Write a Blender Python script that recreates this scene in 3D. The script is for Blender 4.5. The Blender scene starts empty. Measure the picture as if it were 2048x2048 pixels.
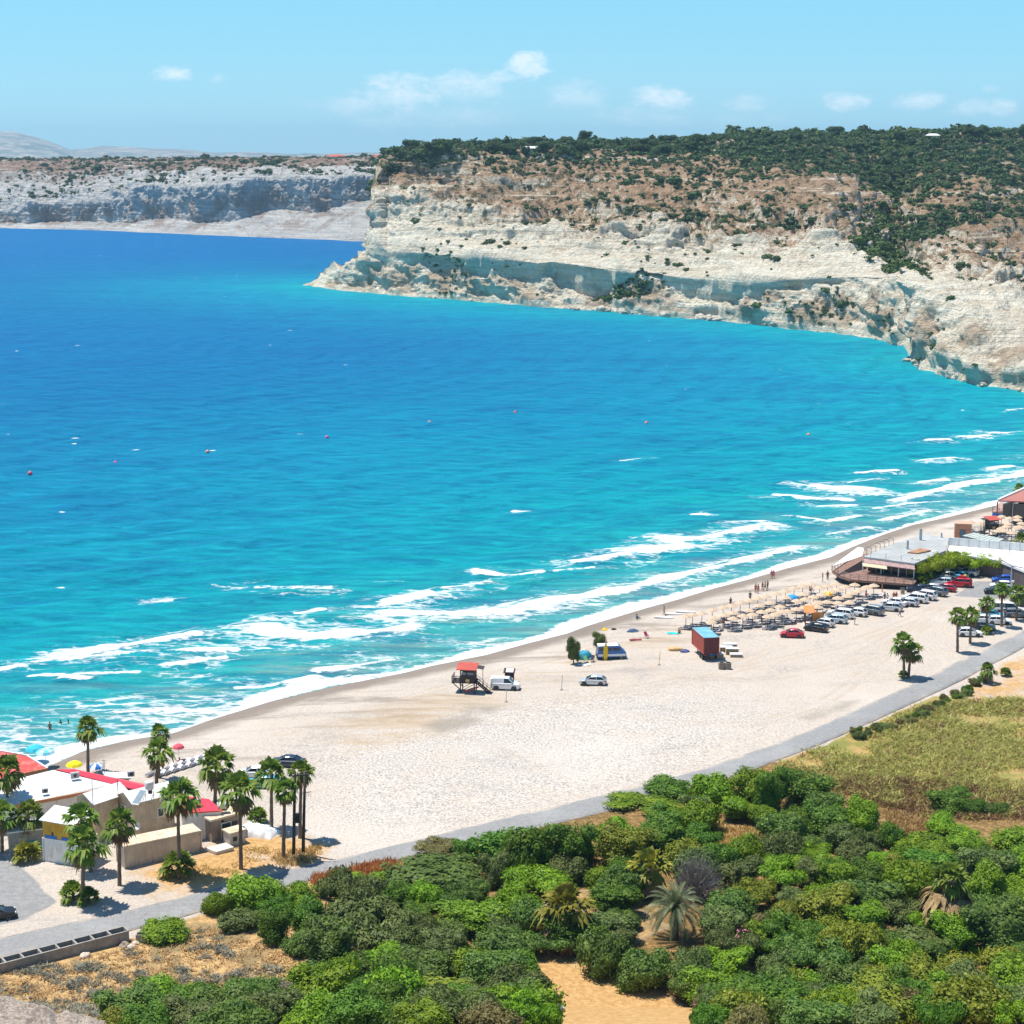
import bpy, bmesh, math, random
import numpy as np
from mathutils import Vector, Matrix
rnd = random.Random(11)
rng = np.random.default_rng(5)
scene = bpy.context.scene
COL = scene.collection
# ------------------------------------------------------------------ camera model
H, F, YH = 78.0, 3600.0, 308.0          # eye height (m), focal length and horizon row of a 2048 px frame
PITCH = math.atan((1024 - YH) / F)
CP, SP = math.cos(PITCH), math.sin(PITCH)

def ray(px, py):
    u, v = (px - 1024) / F, (py - 1024) / F
    return u, CP - v * SP, -SP - v * CP

def at(px, py, z=0.0):
    dx, dy, dz = ray(px, py)
    t = (z - H) / dz
    return Vector((dx * t, dy * t, z))

def at_depth(px, py, Y):
    dx, dy, dz = ray(px, py)
    t = Y / dy
    return Vector((dx * t, Y, H + dz * t))

# ------------------------------------------------------------------ numpy noise
_P = np.random.default_rng(3).permutation(512)
_G = np.random.default_rng(4).uniform(-1, 1, 1024)

def vnoise(p):
    """smooth value noise in -1..1 for an (n,3) array"""
    i = np.floor(p).astype(np.int64)
    f = p - i
    f = f * f * f * (f * (f * 6 - 15) + 10)
    def h(a, b, c):
        return _G[(_P[(_P[(_P[a & 511] + b) & 511] + c) & 511]) & 1023]
    x, y, z = i[:, 0], i[:, 1], i[:, 2]
    fx, fy, fz = f[:, 0], f[:, 1], f[:, 2]
    def lx(yy, zz):
        return h(x, yy, zz) * (1 - fx) + h(x + 1, yy, zz) * fx
    a = lx(y, z) * (1 - fy) + lx(y + 1, z) * fy
    b = lx(y, z + 1) * (1 - fy) + lx(y + 1, z + 1) * fy
    return a * (1 - fz) + b * fz

def fbm(p, octaves=4, gain=0.5, ridged=False):
    s = np.zeros(len(p)); a = 1.0; t = 0.0
    q = np.array(p, float)
    for k in range(octaves):
        n = vnoise(q + 17.3 * k)
        if ridged:
            n = 1 - 2 * np.abs(n)
        s += a * n; t += a; a *= gain; q = q * 2.03
    return s / t

def smooth(a, b, x):
    t = np.clip((x - a) / (b - a), 0, 1)
    return t * t * (3 - 2 * t)

# ------------------------------------------------------------------ objects
def tag(o, label=None, cat=None, group=None, kind=None):
    if label: o['label'] = label
    if cat: o['category'] = cat
    if group: o['group'] = group
    if kind: o['kind'] = kind
    return o

def empty(name, loc=(0, 0, 0), rz=0.0):
    o = bpy.data.objects.new(name, None)
    o.location = loc; o.rotation_euler = (0, 0, rz)
    COL.objects.link(o)
    return o

def mesh_np(name, verts, faces, mat=None, parent=None, smooth_=False, loc=(0, 0, 0)):
    """verts (n,3); faces (m,k) integer array or list of tuples"""
    me = bpy.data.meshes.new(name)
    if isinstance(faces, np.ndarray):
        n, m, k = len(verts), len(faces), faces.shape[1]
        me.vertices.add(n); me.loops.add(m * k); me.polygons.add(m)
        me.vertices.foreach_set('co', np.asarray(verts, np.float32).ravel())
        me.loops.foreach_set('vertex_index', faces.astype(np.int32).ravel())
        me.polygons.foreach_set('loop_start', np.arange(0, m * k, k, dtype=np.int32))
        me.update(calc_edges=True)
    else:
        me.from_pydata([tuple(v) for v in verts], [], faces)
        me.update()
    if smooth_:
        me.shade_smooth()
    return obj_of(name, me, mat, parent, loc)

def obj_of(name, me, mat=None, parent=None, loc=(0, 0, 0)):
    o = bpy.data.objects.new(name, me)
    o.location = loc
    COL.objects.link(o)
    if mat:
        me.materials.clear(); me.materials.append(mat)
    if parent: o.parent = parent
    return o

def attr(o, name, vals):
    a = o.data.attributes.new(name, 'FLOAT', 'POINT')
    a.data.foreach_set('value', np.asarray(vals, np.float32))

def grid_faces(nr, nc):
    i = np.arange((nr - 1) * (nc - 1)); r = i // (nc - 1); c = i % (nc - 1)
    a = r * nc + c
    return np.stack([a, a + 1, a + nc + 1, a + nc], 1)

class MB:
    """collects simple shapes into one mesh"""
    def __init__(s): s.v = []; s.f = []
    def add(s, vs, fs):
        n = len(s.v); s.v += [tuple(v) for v in vs]; s.f += [tuple(i + n for i in f) for f in fs]; return s
    def box(s, c, d, rz=0.0, M=None, taper=1.0):
        x, y, z = d[0] / 2, d[1] / 2, d[2] / 2
        vs = [Vector((sx * x * (taper if sz > 0 else 1), sy * y * (taper if sz > 0 else 1), sz * z)) for sz in (-1, 1) for sx, sy in ((-1, -1), (1, -1), (1, 1), (-1, 1))]
        m = Matrix.Rotation(rz, 3, 'Z') if M is None else M
        vs = [m @ v + Vector(c) for v in vs]
        return s.add(vs, [(3, 2, 1, 0), (4, 5, 6, 7), (0, 1, 5, 4), (1, 2, 6, 5), (2, 3, 7, 6), (3, 0, 4, 7)])
    def bar(s, a, b, w, h=None):
        a, b = Vector(a), Vector(b); h = h or w
        d = b - a
        q = d.to_track_quat('X', 'Z').to_matrix()
        return s.box((a + b) / 2, (d.length, w, h), M=q)
    def tube(s, pts, rad, n=8, cap=True):
        pts = [Vector(p) for p in pts]
        if not hasattr(rad, '__len__'): rad = [rad] * len(pts)
        vs = []; fs = []
        for k, p in enumerate(pts):
            t = (pts[min(k + 1, len(pts) - 1)] - pts[max(k - 1, 0)])
            q = t.to_track_quat('Z', 'X').to_matrix()
            for j in range(n):
                a = 2 * math.pi * j / n
                vs.append(p + q @ Vector((rad[k] * math.cos(a), rad[k] * math.sin(a), 0)))
        for k in range(len(pts) - 1):
            for j in range(n):
                j2 = (j + 1) % n
                fs.append((k * n + j, k * n + j2, (k + 1) * n + j2, (k + 1) * n + j))
        if cap:
            fs.append(tuple(reversed(range(n)))); fs.append(tuple((len(pts) - 1) * n + j for j in range(n)))
        return s.add(vs, fs)
    def lathe(s, prof, n=14, c=(0, 0, 0)):
        """prof list of (r,z)"""
        vs = []; fs = []
        for r, z in prof:
            for j in range(n):
                a = 2 * math.pi * j / n
                vs.append((c[0] + r * math.cos(a), c[1] + r * math.sin(a), c[2] + z))
        for k in range(len(prof) - 1):
            for j in range(n):
                j2 = (j + 1) % n
                fs.append((k * n + j, k * n + j2, (k + 1) * n + j2, (k + 1) * n + j))
        fs.append(tuple(reversed(range(n)))); fs.append(tuple((len(prof) - 1) * n + j for j in range(n)))
        return s.add(vs, fs)
    def slab(s, top, th):
        """a plate: ordered top polygon (Vectors), extruded down by th"""
        n = len(top); top = [Vector(t) for t in top]
        vs = top + [t - Vector((0, 0, th)) for t in top]
        nz = sum((top[i].x * top[(i + 1) % n].y - top[(i + 1) % n].x * top[i].y) for i in range(n))
        idx = list(range(n)) if nz > 0 else list(reversed(range(n)))
        fs = [tuple(idx), tuple(i + n for i in reversed(idx))]
        for k in range(n):
            a, b = idx[k], idx[(k + 1) % n]
            fs.append((a, a + n, b + n, b))
        return s.add(vs, fs)
    def quad(s, *p): return s.add([Vector(q) for q in p], [tuple(range(len(p)))])
    def build(s, name, mat=None, parent=None, smooth_=False, loc=(0, 0, 0), bevel=0):
        o = mesh_np(name, s.v, s.f, mat, parent, smooth_, loc)
        if bevel:
            m = o.modifiers.new('bevel', 'BEVEL'); m.width = bevel; m.segments = 2; m.limit_method = 'ANGLE'
        return o

# ------------------------------------------------------------------ materials
def new_mat(name):
    m = bpy.data.materials.new(name); m.use_nodes = True
    nt = m.node_tree; nt.nodes.clear()
    out = nt.nodes.new('ShaderNodeOutputMaterial')
    b = nt.nodes.new('ShaderNodeBsdfPrincipled')
    nt.links.new(b.outputs[0], out.inputs[0])
    return m, nt, b, out

class NT:
    """terse node helper"""
    def __init__(s, nt): s.nt = nt
    def n(s, t, **kw):
        x = s.nt.nodes.new('ShaderNode' + t)
        for k, v in kw.items():
            setattr(x, k, v)
        return x
    def set(s, sock, v):
        if isinstance(v, bpy.types.NodeSocket): s.nt.links.new(v, sock)
        elif v is not None: sock.default_value = v
    def math(s, op, a, b=None, c=None, clamp=False):
        x = s.n('Math', operation=op, use_clamp=clamp)
        for k, v in enumerate((a, b, c)): s.set(x.inputs[k], v)
        return x.outputs[0]
    def mix(s, f, a, b):
        x = s.n('Mix', data_type='RGBA'); x.clamp_factor = True
        s.set(x.inputs[0], f); s.set(x.inputs[6], a); s.set(x.inputs[7], b)
        return x.outputs[2]
    def noise(s, vec, scale, detail=4, rough=0.55, dist=0.0):
        x = s.n('TexNoise'); s.set(x.inputs['Vector'], vec)
        x.inputs['Scale'].default_value = scale; x.inputs['Detail'].default_value = detail
        x.inputs['Roughness'].default_value = rough; x.inputs['Distortion'].default_value = dist
        return x.outputs[0]
    def ramp(s, f, a, b, clamp=True):
        x = s.n('MapRange', interpolation_type='SMOOTHSTEP'); s.set(x.inputs[0], f)
        s.set(x.inputs[1], a); s.set(x.inputs[2], b)
        return x.outputs[0]
    def attr(s, name): 
        x = s.n('Attribute', attribute_name=name); return x.outputs['Fac']
    def pos(s): return s.n('NewGeometry').outputs['Position']
    def obj(s): return s.n('TexCoord').outputs['Object']
    def scale(s, v, sc, rot=(0, 0, 0)):
        x = s.n('Mapping'); s.set(x.inputs[0], v); x.inputs['Scale'].default_value = sc; x.inputs['Rotation'].default_value = rot
        return x.outputs[0]
    def bump(s, h, strength=0.5, dist=0.1, normal=None):
        x = s.n('Bump'); s.set(x.inputs['Height'], h); x.inputs['Strength'].default_value = strength; x.inputs['Distance'].default_value = dist
        if normal: s.set(x.inputs['Normal'], normal)
        return x.outputs[0]

def C(r, g, b): return (r, g, b, 1.0)

def plain(name, col, rough=0.6, var=0.15, scale=3.0, metal=0.0, spec=0.4, dirt=None, bump=0.0):
    """painted / solid material with grime variation"""
    m, nt, b, out = new_mat(name); N = NT(nt)
    v = N.obj()
    n1 = N.noise(v, scale, 5, 0.6)
    dark = C(*[c * (1 - var) for c in col]); lite = C(*[min(1, c * (1 + var * 0.6)) for c in col])
    c = N.mix(N.ramp(n1, 0.3, 0.7), dark, lite)
    if dirt:
        n2 = N.noise(N.scale(v, (2, 2, 0.35)), scale * 0.6, 5, 0.7)
        c = N.mix(N.ramp(n2, 0.52, 0.72), c, C(*dirt))
    N.set(b.inputs['Base Color'], c)
    b.inputs['Roughness'].default_value = rough; b.inputs['Metallic'].default_value = metal
    b.inputs['Specular IOR Level'].default_value = spec
    if bump:
        N.set(b.inputs['Normal'], N.bump(N.noise(v, scale * 6, 4), bump, 0.03))
    return m
# ------------------------------------------------------------------ camera, light, sky
cam = bpy.data.cameras.new('camera'); camo = bpy.data.objects.new('camera', cam); COL.objects.link(camo)
cam.sensor_width = 36; cam.sensor_fit = 'HORIZONTAL'; cam.lens = 36 * F / 2048
cam.clip_start = 1; cam.clip_end = 60000
camo.location = (0, 0, H); camo.rotation_euler = (math.pi / 2 - PITCH, 0, 0)
scene.camera = camo

SUN = Vector((-1.9, 0.95, 5.6)).normalized()
sun = bpy.data.lights.new('sun', 'SUN'); suno = bpy.data.objects.new('sun', sun); COL.objects.link(suno)
sun.energy = 4.9; sun.angle = math.radians(0.5); sun.color = (1.0, 0.95, 0.86)
suno.rotation_euler = SUN.to_track_quat('Z', 'Y').to_euler()
suno.location = (-50, 100, 300)

w = bpy.data.worlds.new('World'); scene.world = w; w.use_nodes = True
nt = w.node_tree; nt.nodes.clear(); N = NT(nt)
wo = nt.nodes.new('ShaderNodeOutputWorld'); bg = nt.nodes.new('ShaderNodeBackground')
nt.links.new(bg.outputs[0], wo.inputs[0])
sky = N.n('TexSky', sky_type='NISHITA'); sky.sun_disc = False
sky.sun_elevation = math.asin(SUN.z); sky.sun_rotation = math.atan2(SUN.x, SUN.y)
sky.altitude = 80; sky.air_density = 1.0; sky.dust_density = 0.5; sky.ozone_density = 2.0
mul = N.n('Mix', data_type='RGBA', blend_type='MULTIPLY'); mul.inputs[0].default_value = 1
nt.links.new(sky.outputs[0], mul.inputs[6]); mul.inputs[7].default_value = C(0.55, .90, 1.17)
# cumulus clouds: soft lumps at fixed compass directions, broken up by noise
gen = N.n('TexCoord').outputs['Generated']
sep = N.n('SeparateXYZ'); nt.links.new(gen, sep.inputs[0])
yy = N.math('MAXIMUM', sep.outputs[1], 0.05)
az = N.math('DIVIDE', sep.outputs[0], yy); el = N.math('DIVIDE', sep.outputs[2], yy)
cmb = N.n('CombineXYZ'); nt.links.new(az, cmb.inputs[0]); nt.links.new(el, cmb.inputs[1])
cn = N.noise(N.scale(cmb.outputs[0], (1, 2.1, 1)), 75, 7, 0.66, .5)
cn2 = N.noise(N.scale(cmb.outputs[0], (1, 1.6, 1)), 260, 4, 0.6)
cnoise = N.math('ADD', N.math('MULTIPLY', N.math('SUBTRACT', cn, 0.5), 3.3), N.math('MULTIPLY', N.math('SUBTRACT', cn2, 0.5), 0.8))
total = None
for px, py, ww, hh, dens in ((1062, 130, 46, 26, .9), (1000, 156, 40, 14, .6), (805, 185, 85, 36, .75), (700, 212, 80, 22, .5), (935, 172, 90, 32, .6),
        (760, 246, 60, 18, .45), (905, 236, 130, 26, .4), (1150, 192, 60, 32, .5), (1325, 198, 62, 26, .8), (1290, 232, 120, 22, .4), (1495, 206, 50, 16, .5),
        (1500, 245, 120, 20, .28), (1690, 203, 44, 20, .75), (1842, 202, 46, 20, .65), (1945, 215, 40, 16, .6), (2003, 216, 28, 17, .7), (347, 147, 36, 14, .7), (436, 157, 16, 10, .5), (1985, 177, 22, 8, .4)):
    d = at_depth(px, py, 1.0); d.z -= H; dens *= .98
    ax = N.math('DIVIDE', N.math('SUBTRACT', az, d.x), ww / F * 1.25)
    ey = N.math('DIVIDE', N.math('SUBTRACT', el, d.z), hh / F * 1.25)
    r2 = N.math('ADD', N.math('MULTIPLY', ax, ax), N.math('MULTIPLY', ey, ey))
    g = N.math('MULTIPLY', N.math('SUBTRACT', 1.0, N.math('ADD', r2, N.math('MULTIPLY', cnoise, -0.85))), dens)
    g = N.math('MULTIPLY', N.math('MAXIMUM', g, 0.0), N.math('LESS_THAN', r2, 6.0))
    total = g if total is None else N.math('MAXIMUM', total, g)
cf = N.math('MULTIPLY', N.ramp(total, 0.0, 1.15), 0.8)
cf = N.math('MULTIPLY', cf, N.math('GREATER_THAN', sep.outputs[1], 0.1))
low = N.mix(N.ramp(el, 0.0, .085), C(4.7, 8.2, 9.6), C(2.9, 7.1, 9.3))
base_sky = N.mix(N.math('MULTIPLY', N.math('SUBTRACT', 1.0, N.ramp(sep.outputs[2], .10, .40)), .85), mul.outputs[2], low)
cl = N.mix(cf, base_sky, C(9.6, 10.3, 10.8))
nt.links.new(cl, bg.inputs[0]); bg.inputs[1].default_value = 0.085
scene.view_settings.view_transform = 'Standard'; scene.view_settings.look = 'None'
scene.view_settings.exposure = 0.38; scene.view_settings.gamma = 1
scene.cycles.use_denoising = True
scene.cycles.max_bounces = 6; scene.cycles.diffuse_bounces = 3; scene.cycles.glossy_bounces = 2
scene.cycles.transmission_bounces = 3; scene.cycles.volume_bounces = 0; scene.cycles.transparent_max_bounces = 6
scene.cycles.sample_clamp_indirect = 4

# ------------------------------------------------------------------ shoreline and ground shape
SHORE_PX = [(-900, 1900), (-300, 1700), (0, 1572), (60, 1545), (110, 1524), (161, 1502), (250, 1480), (344, 1465), (414, 1440), (538, 1402), (663, 1372), (800, 1346), (860, 1331),
    (969, 1309), (1052, 1286), (1132, 1266), (1168, 1252), (1251, 1227), (1295, 1214), (1350, 1199), (1422, 1177), (1502, 1156), (1567, 1137),
    (1657, 1114), (1697, 1095), (1765, 1068), (1820, 1050), (1892, 1034), (1982, 1012), (2048, 998)]
SH = np.array([at(x, y, 0)[:2] for x, y in SHORE_PX] + [(150, 440), (190, 500), (225, 575), (245, 650)])

def seg_dist(px, py, poly):
    d = np.full(px.shape, 1e9)
    for (x0, y0), (x1, y1) in zip(poly[:-1], poly[1:]):
        dx, dy = x1 - x0, y1 - y0
        t = np.clip(((px - x0) * dx + (py - y0) * dy) / (dx * dx + dy * dy + 1e-9), 0, 1)
        d = np.minimum(d, (px - x0 - t * dx) ** 2 + (py - y0 - t * dy) ** 2)
    return np.sqrt(d)

def shore_sd(x, y):
    """signed distance to the beach waterline, positive inland"""
    x = np.asarray(x, float); y = np.asarray(y, float)
    d = seg_dist(x, y, SH)
    ys = np.interp(x, SH[:, 0], SH[:, 1], left=-1e3, right=1e5)
    return np.where(y < ys, d, -d)

def ground_z(x, y):
    x = np.atleast_1d(np.asarray(x, float)); y = np.atleast_1d(np.asarray(y, float))
    d = shore_sd(x, y)
    z = np.interp(d, [-60, -12, 0, 7, 16, 40, 200], [-5, -1.6, 0.0, 0.75, 1.25, 1.6, 2.2])
    p = np.stack([x, y, np.zeros_like(x)], 1)
    und = fbm(p * 0.06, 3) * 0.22 + fbm(p * 0.3, 2) * 0.05
    z = z + und * smooth(4, 20, d)
    z = z + np.maximum(0, 152 - y) * 0.42 * smooth(-1e3, -900, d)
    return z

def gz(x, y): return float(ground_z(x, y)[0])

def gat(px, py, dz=0.0):
    z = 1.8
    for _ in range(3):
        p = at(px, py, z); z = gz(p.x, p.y)
    p.z = z + dz
    return p

def in_poly(x, y, poly):
    c = np.zeros(np.shape(x), bool)
    n = len(poly)
    for i in range(n):
        x0, y0 = poly[i]; x1, y1 = poly[(i + 1) % n]
        cond = ((y0 > y) != (y1 > y)) & (x < (x1 - x0) * (y - y0) / (y1 - y0 + 1e-12) + x0)
        c ^= cond
    return c

def poly_mask(x, y, pix, soft, z=1.8):
    poly = [tuple(at(a, b, z)[:2]) for a, b in pix]
    ins = in_poly(x, y, poly)
    d = seg_dist(x, y, np.array(poly + [poly[0]]))
    return smooth(-soft, soft, np.where(ins, d, -d))

# rows and columns spread evenly over the view, so near ground is fine and far ground coarse
def fan(ylist, x0, x1, nc):
    cx = np.linspace(x0, x1, nc)
    xs, ys = [], []
    for py in ylist:
        Y = at(1024, py, 1.0).y
        xs.append((cx - 1024) / F * Y * 1.03); ys.append(np.full(nc, Y))
    return np.concatenate(xs), np.concatenate(ys)

ROAD_UP = [(-500, 2010), (0, 1873), (200, 1830), (400, 1786), (520, 1752), (640, 1723), (846, 1676), (951, 1648), (1100, 1616), (1320, 1562), (1430, 1530), (1540, 1490), (1640, 1452), (1755, 1399), (1864, 1348), (1960, 1302), (2048, 1259), (2300, 1130)]
ROAD_LO = [(-500, 2060), (0, 1913), (200, 1873), (400, 1822), (520, 1785), (640, 1752), (846, 1706), (951, 1682), (1100, 1650), (1320, 1600), (1430, 1567), (1540, 1528), (1640, 1490), (1755, 1440), (1864, 1387), (1960, 1342), (2048, 1295), (2300, 1164)]

def build_ground():
    ylist = np.concatenate([np.linspace(323, 700, 60), np.linspace(705, 960, 60), np.linspace(962, 2090, 520), np.linspace(2110, 4200, 40)])
    nc = 560
    x, y = fan(ylist, -420, 2470, nc)
    z = ground_z(x, y)
    P = np.stack([x, y, z], 1)
    o = mesh_np('ground', P, grid_faces(len(ylist), nc)[:, ::-1], None, None, True)
    sd = shore_sd(x, y)
    attr(o, 'inland', sd)
    road = poly_mask(x, y, ROAD_UP + ROAD_LO[::-1], 0.6)
    dry = poly_mask(x, y, [(-600, 2030), (0, 1925), (270, 1868), (400, 1826), (520, 1788), (640, 1755), (760, 1728), (760, 1790), (640, 1960), (640, 2300), (-600, 2300)], 2.0)
    dry = np.maximum(dry, poly_mask(x, y, [(1420, 1650), (1520, 1650), (1520, 1700), (1420, 1720)], 1.5))
    dry = np.maximum(dry, poly_mask(x, y, [(1000, 1500 + 270), (1200, 1780), (1340, 1850), (1200, 1950), (960, 1900)], 3.0) * 0.8)
    field = poly_mask(x, y, [(1530, 1535), (1640, 1492), (1755, 1443), (1870, 1390), (1960, 1400), (2048, 1395), (2400, 1300), (2400, 1900), (2048, 1700), (1850, 1640), (1750, 1600), (1600, 1560)], 2.0)
    bush = poly_mask(x, y, [(395, 1790), (520, 1755), (780, 1700), (1000, 1650), (1340, 1570), (1540, 1520), (1660, 1545), (1790, 1592), (2048, 1600), (2600, 1600), (2600, 2700), (200, 2700), (620, 1960), (560, 1880)], 2.5)
    dirt = poly_mask(x, y, [(1070, 1898), (1200, 1935), (1330, 1990), (1410, 2030), (1420, 2300), (1080, 2300)], 1.2)
    earth = poly_mask(x, y, [(395, 1700), (540, 1650), (660, 1690), (610, 1730), (480, 1765), (300, 1790), (240, 1740)], 5.0)
    verge = poly_mask(x, y, [(620, 1757), (780, 1722), (800, 1735), (640, 1790)], 0.8)
    earth2 = poly_mask(x, y, [(1880, 1395), (2048, 1300), (2400, 1180), (2400, 1330), (2048, 1400), (1960, 1405)], 1.5)
    park = poly_mask(x, y, [(-700, 1830), (0, 1700), (60, 1740), (110, 1800), (50, 1835), (-700, 2020)], 1.6) 
    lot = poly_mask(x, y, [(1905, 1190), (1950, 1160), (2048, 1160), (2300, 1150), (2300, 1190), (2048, 1200)], 1.0)
    park = np.maximum(park, lot * 0.85)
    track = poly_mask(x, y, [(845, 1445), (930, 1405), (1000, 1405), (960, 1440), (880, 1462)], 1.5)
    track = np.maximum(track, 0.8 * poly_mask(x, y, [(1595, 1433), (1680, 1402), (1722, 1398), (1690, 1420), (1620, 1440)], 1.0))
    mud = poly_mask(x, y, [(640, 1445), (860, 1380), (1060, 1330), (1250, 1275), (1390, 1240), (1430, 1260), (1240, 1300), (1050, 1370), (860, 1460), (700, 1500)], 4.0)
    gravel = poly_mask(x, y, [(600, 1500), (860, 1440), (1100, 1390), (1400, 1370), (1560, 1420), (1480, 1500), (1200, 1590), (900, 1660), (700, 1700), (610, 1640)], 9.0)
    tyre = np.zeros_like(x)
    for pts in ([(560, 1462), (700, 1425), (860, 1372), (1000, 1335), (1130, 1300), (1300, 1245)], [(620, 1475), (800, 1425), (960, 1412), (1100, 1400), (1300, 1380), (1500, 1330), (1700, 1285), (1880, 1215)], [(860, 1400), (1000, 1398), (1180, 1385), (1420, 1345), (1560, 1290)],
                [(1130, 1385), (1300, 1440), (1500, 1450), (1660, 1400), (1780, 1300), (1870, 1215)], [(1480, 1330), (1620, 1340), (1760, 1310), (1860, 1240)], [(700, 1470), (900, 1460), (1000, 1500), (1120, 1560)], [(1250, 1310), (1340, 1345), (1500, 1360), (1680, 1330), (1800, 1260)]):
        poly = np.array([at(a, b_, 1.8)[:2] for a, b_ in pts]); t_ = np.linspace(0, 1, 60); tk = np.linspace(0, 1, len(poly))
        poly = np.column_stack([np.interp(t_, tk, poly[:, 0]), np.interp(t_, tk, poly[:, 1])])
        for _ in range(6): poly[1:-1] = (poly[:-2] + poly[1:-1] + poly[2:]) / 3
        d = seg_dist(x, y, poly); tyre = np.maximum(tyre, np.exp(-((np.abs(d - .85)) / .38) ** 2))
    for nm, v in (('tyre', tyre), ('gravel', gravel), ('dry', dry), ('field', field), ('bush', bush), ('dirt', np.maximum(dirt, np.maximum(earth * 0.8, earth2 * .55))), ('park', park), ('track', track), ('mud', mud), ('verge', verge)):
        attr(o, nm, v)
    m, nt, b, out = new_mat('ground'); N = NT(nt)
    p = N.pos()
    big = N.noise(p, 0.035, 5, 0.6); mid = N.noise(p, 0.22, 6, 0.62); fine = N.noise(p, 1.6, 5, 0.75); grit = N.noise(p, 3.2, 5, 0.85)
    strk = N.noise(N.scale(p, (0.03, 0.22, 1), (0, 0, -0.72)), 1.0, 6, 0.65, 0.6)
    # pale shingle beach
    smoothsand = N.mix(N.ramp(grit, 0.36, 0.62), C(.425, .36, .30), C(.565, .49, .415))
    sand = N.mix(N.math('ADD', .12, N.math('MULTIPLY', N.attr('gravel'), .88)), smoothsand, N.mix(N.ramp(grit, 0.40, 0.56), C(.25, .225, .20), C(.65, .585, .52)))
    sand = N.mix(N.math('MULTIPLY', N.ramp(fine, 0.55, 0.8), 0.35), sand, C(.30, .27, .24))
    sand = N.mix(N.math('MULTIPLY', N.ramp(mid, 0.45, 0.75), 0.45), sand, C(.57, .465, .365))
    sand = N.mix(N.math('MULTIPLY', N.ramp(big, 0.5, 0.7), 0.4), sand, C(.62, .56, .50))
    pb = N.math('MULTIPLY', N.ramp(N.noise(N.scale(p, (.05, .11, 1), (0, 0, -.6)), 1.0, 6, .68, .5), .52, .64), N.ramp(N.noise(p, 1.1, 4, .8), .42, .56))
    sand = N.mix(N.math('MULTIPLY', pb, .5), sand, C(.29, .275, .265))
    muddy = N.math('MULTIPLY', N.attr('mud'), N.ramp(strk, 0.42, 0.62))
    sand = N.mix(N.math('MULTIPLY', muddy, 0.85), sand, C(.46, .34, .215))
    inl = N.math('ADD', N.attr('inland'), N.math('MULTIPLY', N.math('SUBTRACT', mid, 0.5), 5.0))
    # bands of shingle left by the waves
    wrack = N.math('MULTIPLY', N.ramp(strk, 0.5, 0.66), N.math('SUBTRACT', 1.0, N.ramp(inl, 12, 34)))
    sand = N.mix(N.math('MULTIPLY', wrack, 0.75), sand, C(.25, .205, .17))
    wet = N.math('SUBTRACT', 1.0, N.ramp(inl, 3.0, 7.5))
    sand = N.mix(N.math('MULTIPLY', wet, 0.85), sand, C(.205, .165, .135))
    sand = N.mix(N.math('MULTIPLY', N.math('MULTIPLY', N.attr('tyre'), N.ramp(mid, .35, .6)), .42), sand, C(.40, .31, .22))
    trk = N.math('MULTIPLY', N.attr('track'), N.ramp(mid, 0.3, 0.6))
    sand = N.mix(N.math('MULTIPLY', trk, 0.75), sand, C(.27, .235, .195))
    asp = N.mix(N.ramp(fine, 0.3, 0.7), C(.23, .225, .22), C(.33, .325, .32))
    sand = N.mix(N.ramp(N.math('ADD', N.attr('park'), N.math('MULTIPLY', N.math('SUBTRACT', mid, .5), .8)), .4, .6), sand, asp)
    # yellow orange earth
    earth_c = N.mix(N.ramp(fine, 0.35, 0.68), C(.42, .235, .085), C(.60, .385, .17))
    dmask = N.ramp(N.math('ADD', N.attr('dirt'), N.math('MULTIPLY', N.math('SUBTRACT', mid, .5), 1.3)), .25, .75)
    col = N.mix(dmask, sand, earth_c)
    dryc = N.mix(N.ramp(fine, 0.4, 0.62), C(.36, .22, .10), C(.58, .39, .17))
    dryc = N.mix(N.ramp(mid, 0.5, 0.62), dryc, C(.27, .20, .10))
    dm = N.ramp(N.math('ADD', N.attr('dry'), N.math('MULTIPLY', N.math('SUBTRACT', mid, .5), .9)), .4, .6)
    col = N.mix(dm, col, dryc)
    fc = N.mix(N.ramp(mid, 0.38, 0.6), C(.23, .225, .06), C(.44, .29, .11))
    fc = N.mix(N.ramp(big, 0.45, 0.62), fc, C(.30, .27, .10))
    fc = N.mix(N.math('MULTIPLY', N.ramp(fine, 0.5, 0.75), .5), fc, C(.12, .13, .03))
    fm = N.ramp(N.math('ADD', N.attr('field'), N.math('MULTIPLY', N.math('SUBTRACT', mid, .5), .8)), .4, .6)
    col = N.mix(fm, col, fc)
    bc = N.mix(N.ramp(fine, 0.4, 0.7), C(.16, .10, .04), C(.40, .25, .09))
    bm = N.math('MULTIPLY', N.ramp(N.math('ADD', N.attr('bush'), N.math('MULTIPLY', N.math('SUBTRACT', mid, .5), .8)), .45, .65), N.math('SUBTRACT', 1.0, dmask))
    bm = N.math('MULTIPLY', bm, N.math('SUBTRACT', 1.0, N.math('MULTIPLY', dm, .8)))
    col = N.mix(bm, col, bc)
    col = N.mix(N.ramp(N.attr('verge'), .4, .6), col, N.mix(fine, C(.24, .085, .03), C(.42, .17, .06)))
    N.set(b.inputs['Base Color'], col); b.inputs['Roughness'].default_value = 0.95
    b.inputs['Specular IOR Level'].default_value = 0.15
    N.set(b.inputs['Normal'], N.bump(N.math('ADD', N.math('MULTIPLY', grit, .3), fine), 0.6, 0.22))
    o.data.materials.append(m)
    tag(o, 'pale shingle beach, dry fields and earth as one ground sheet', None, None, 'structure')
    return o
build_ground()

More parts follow.
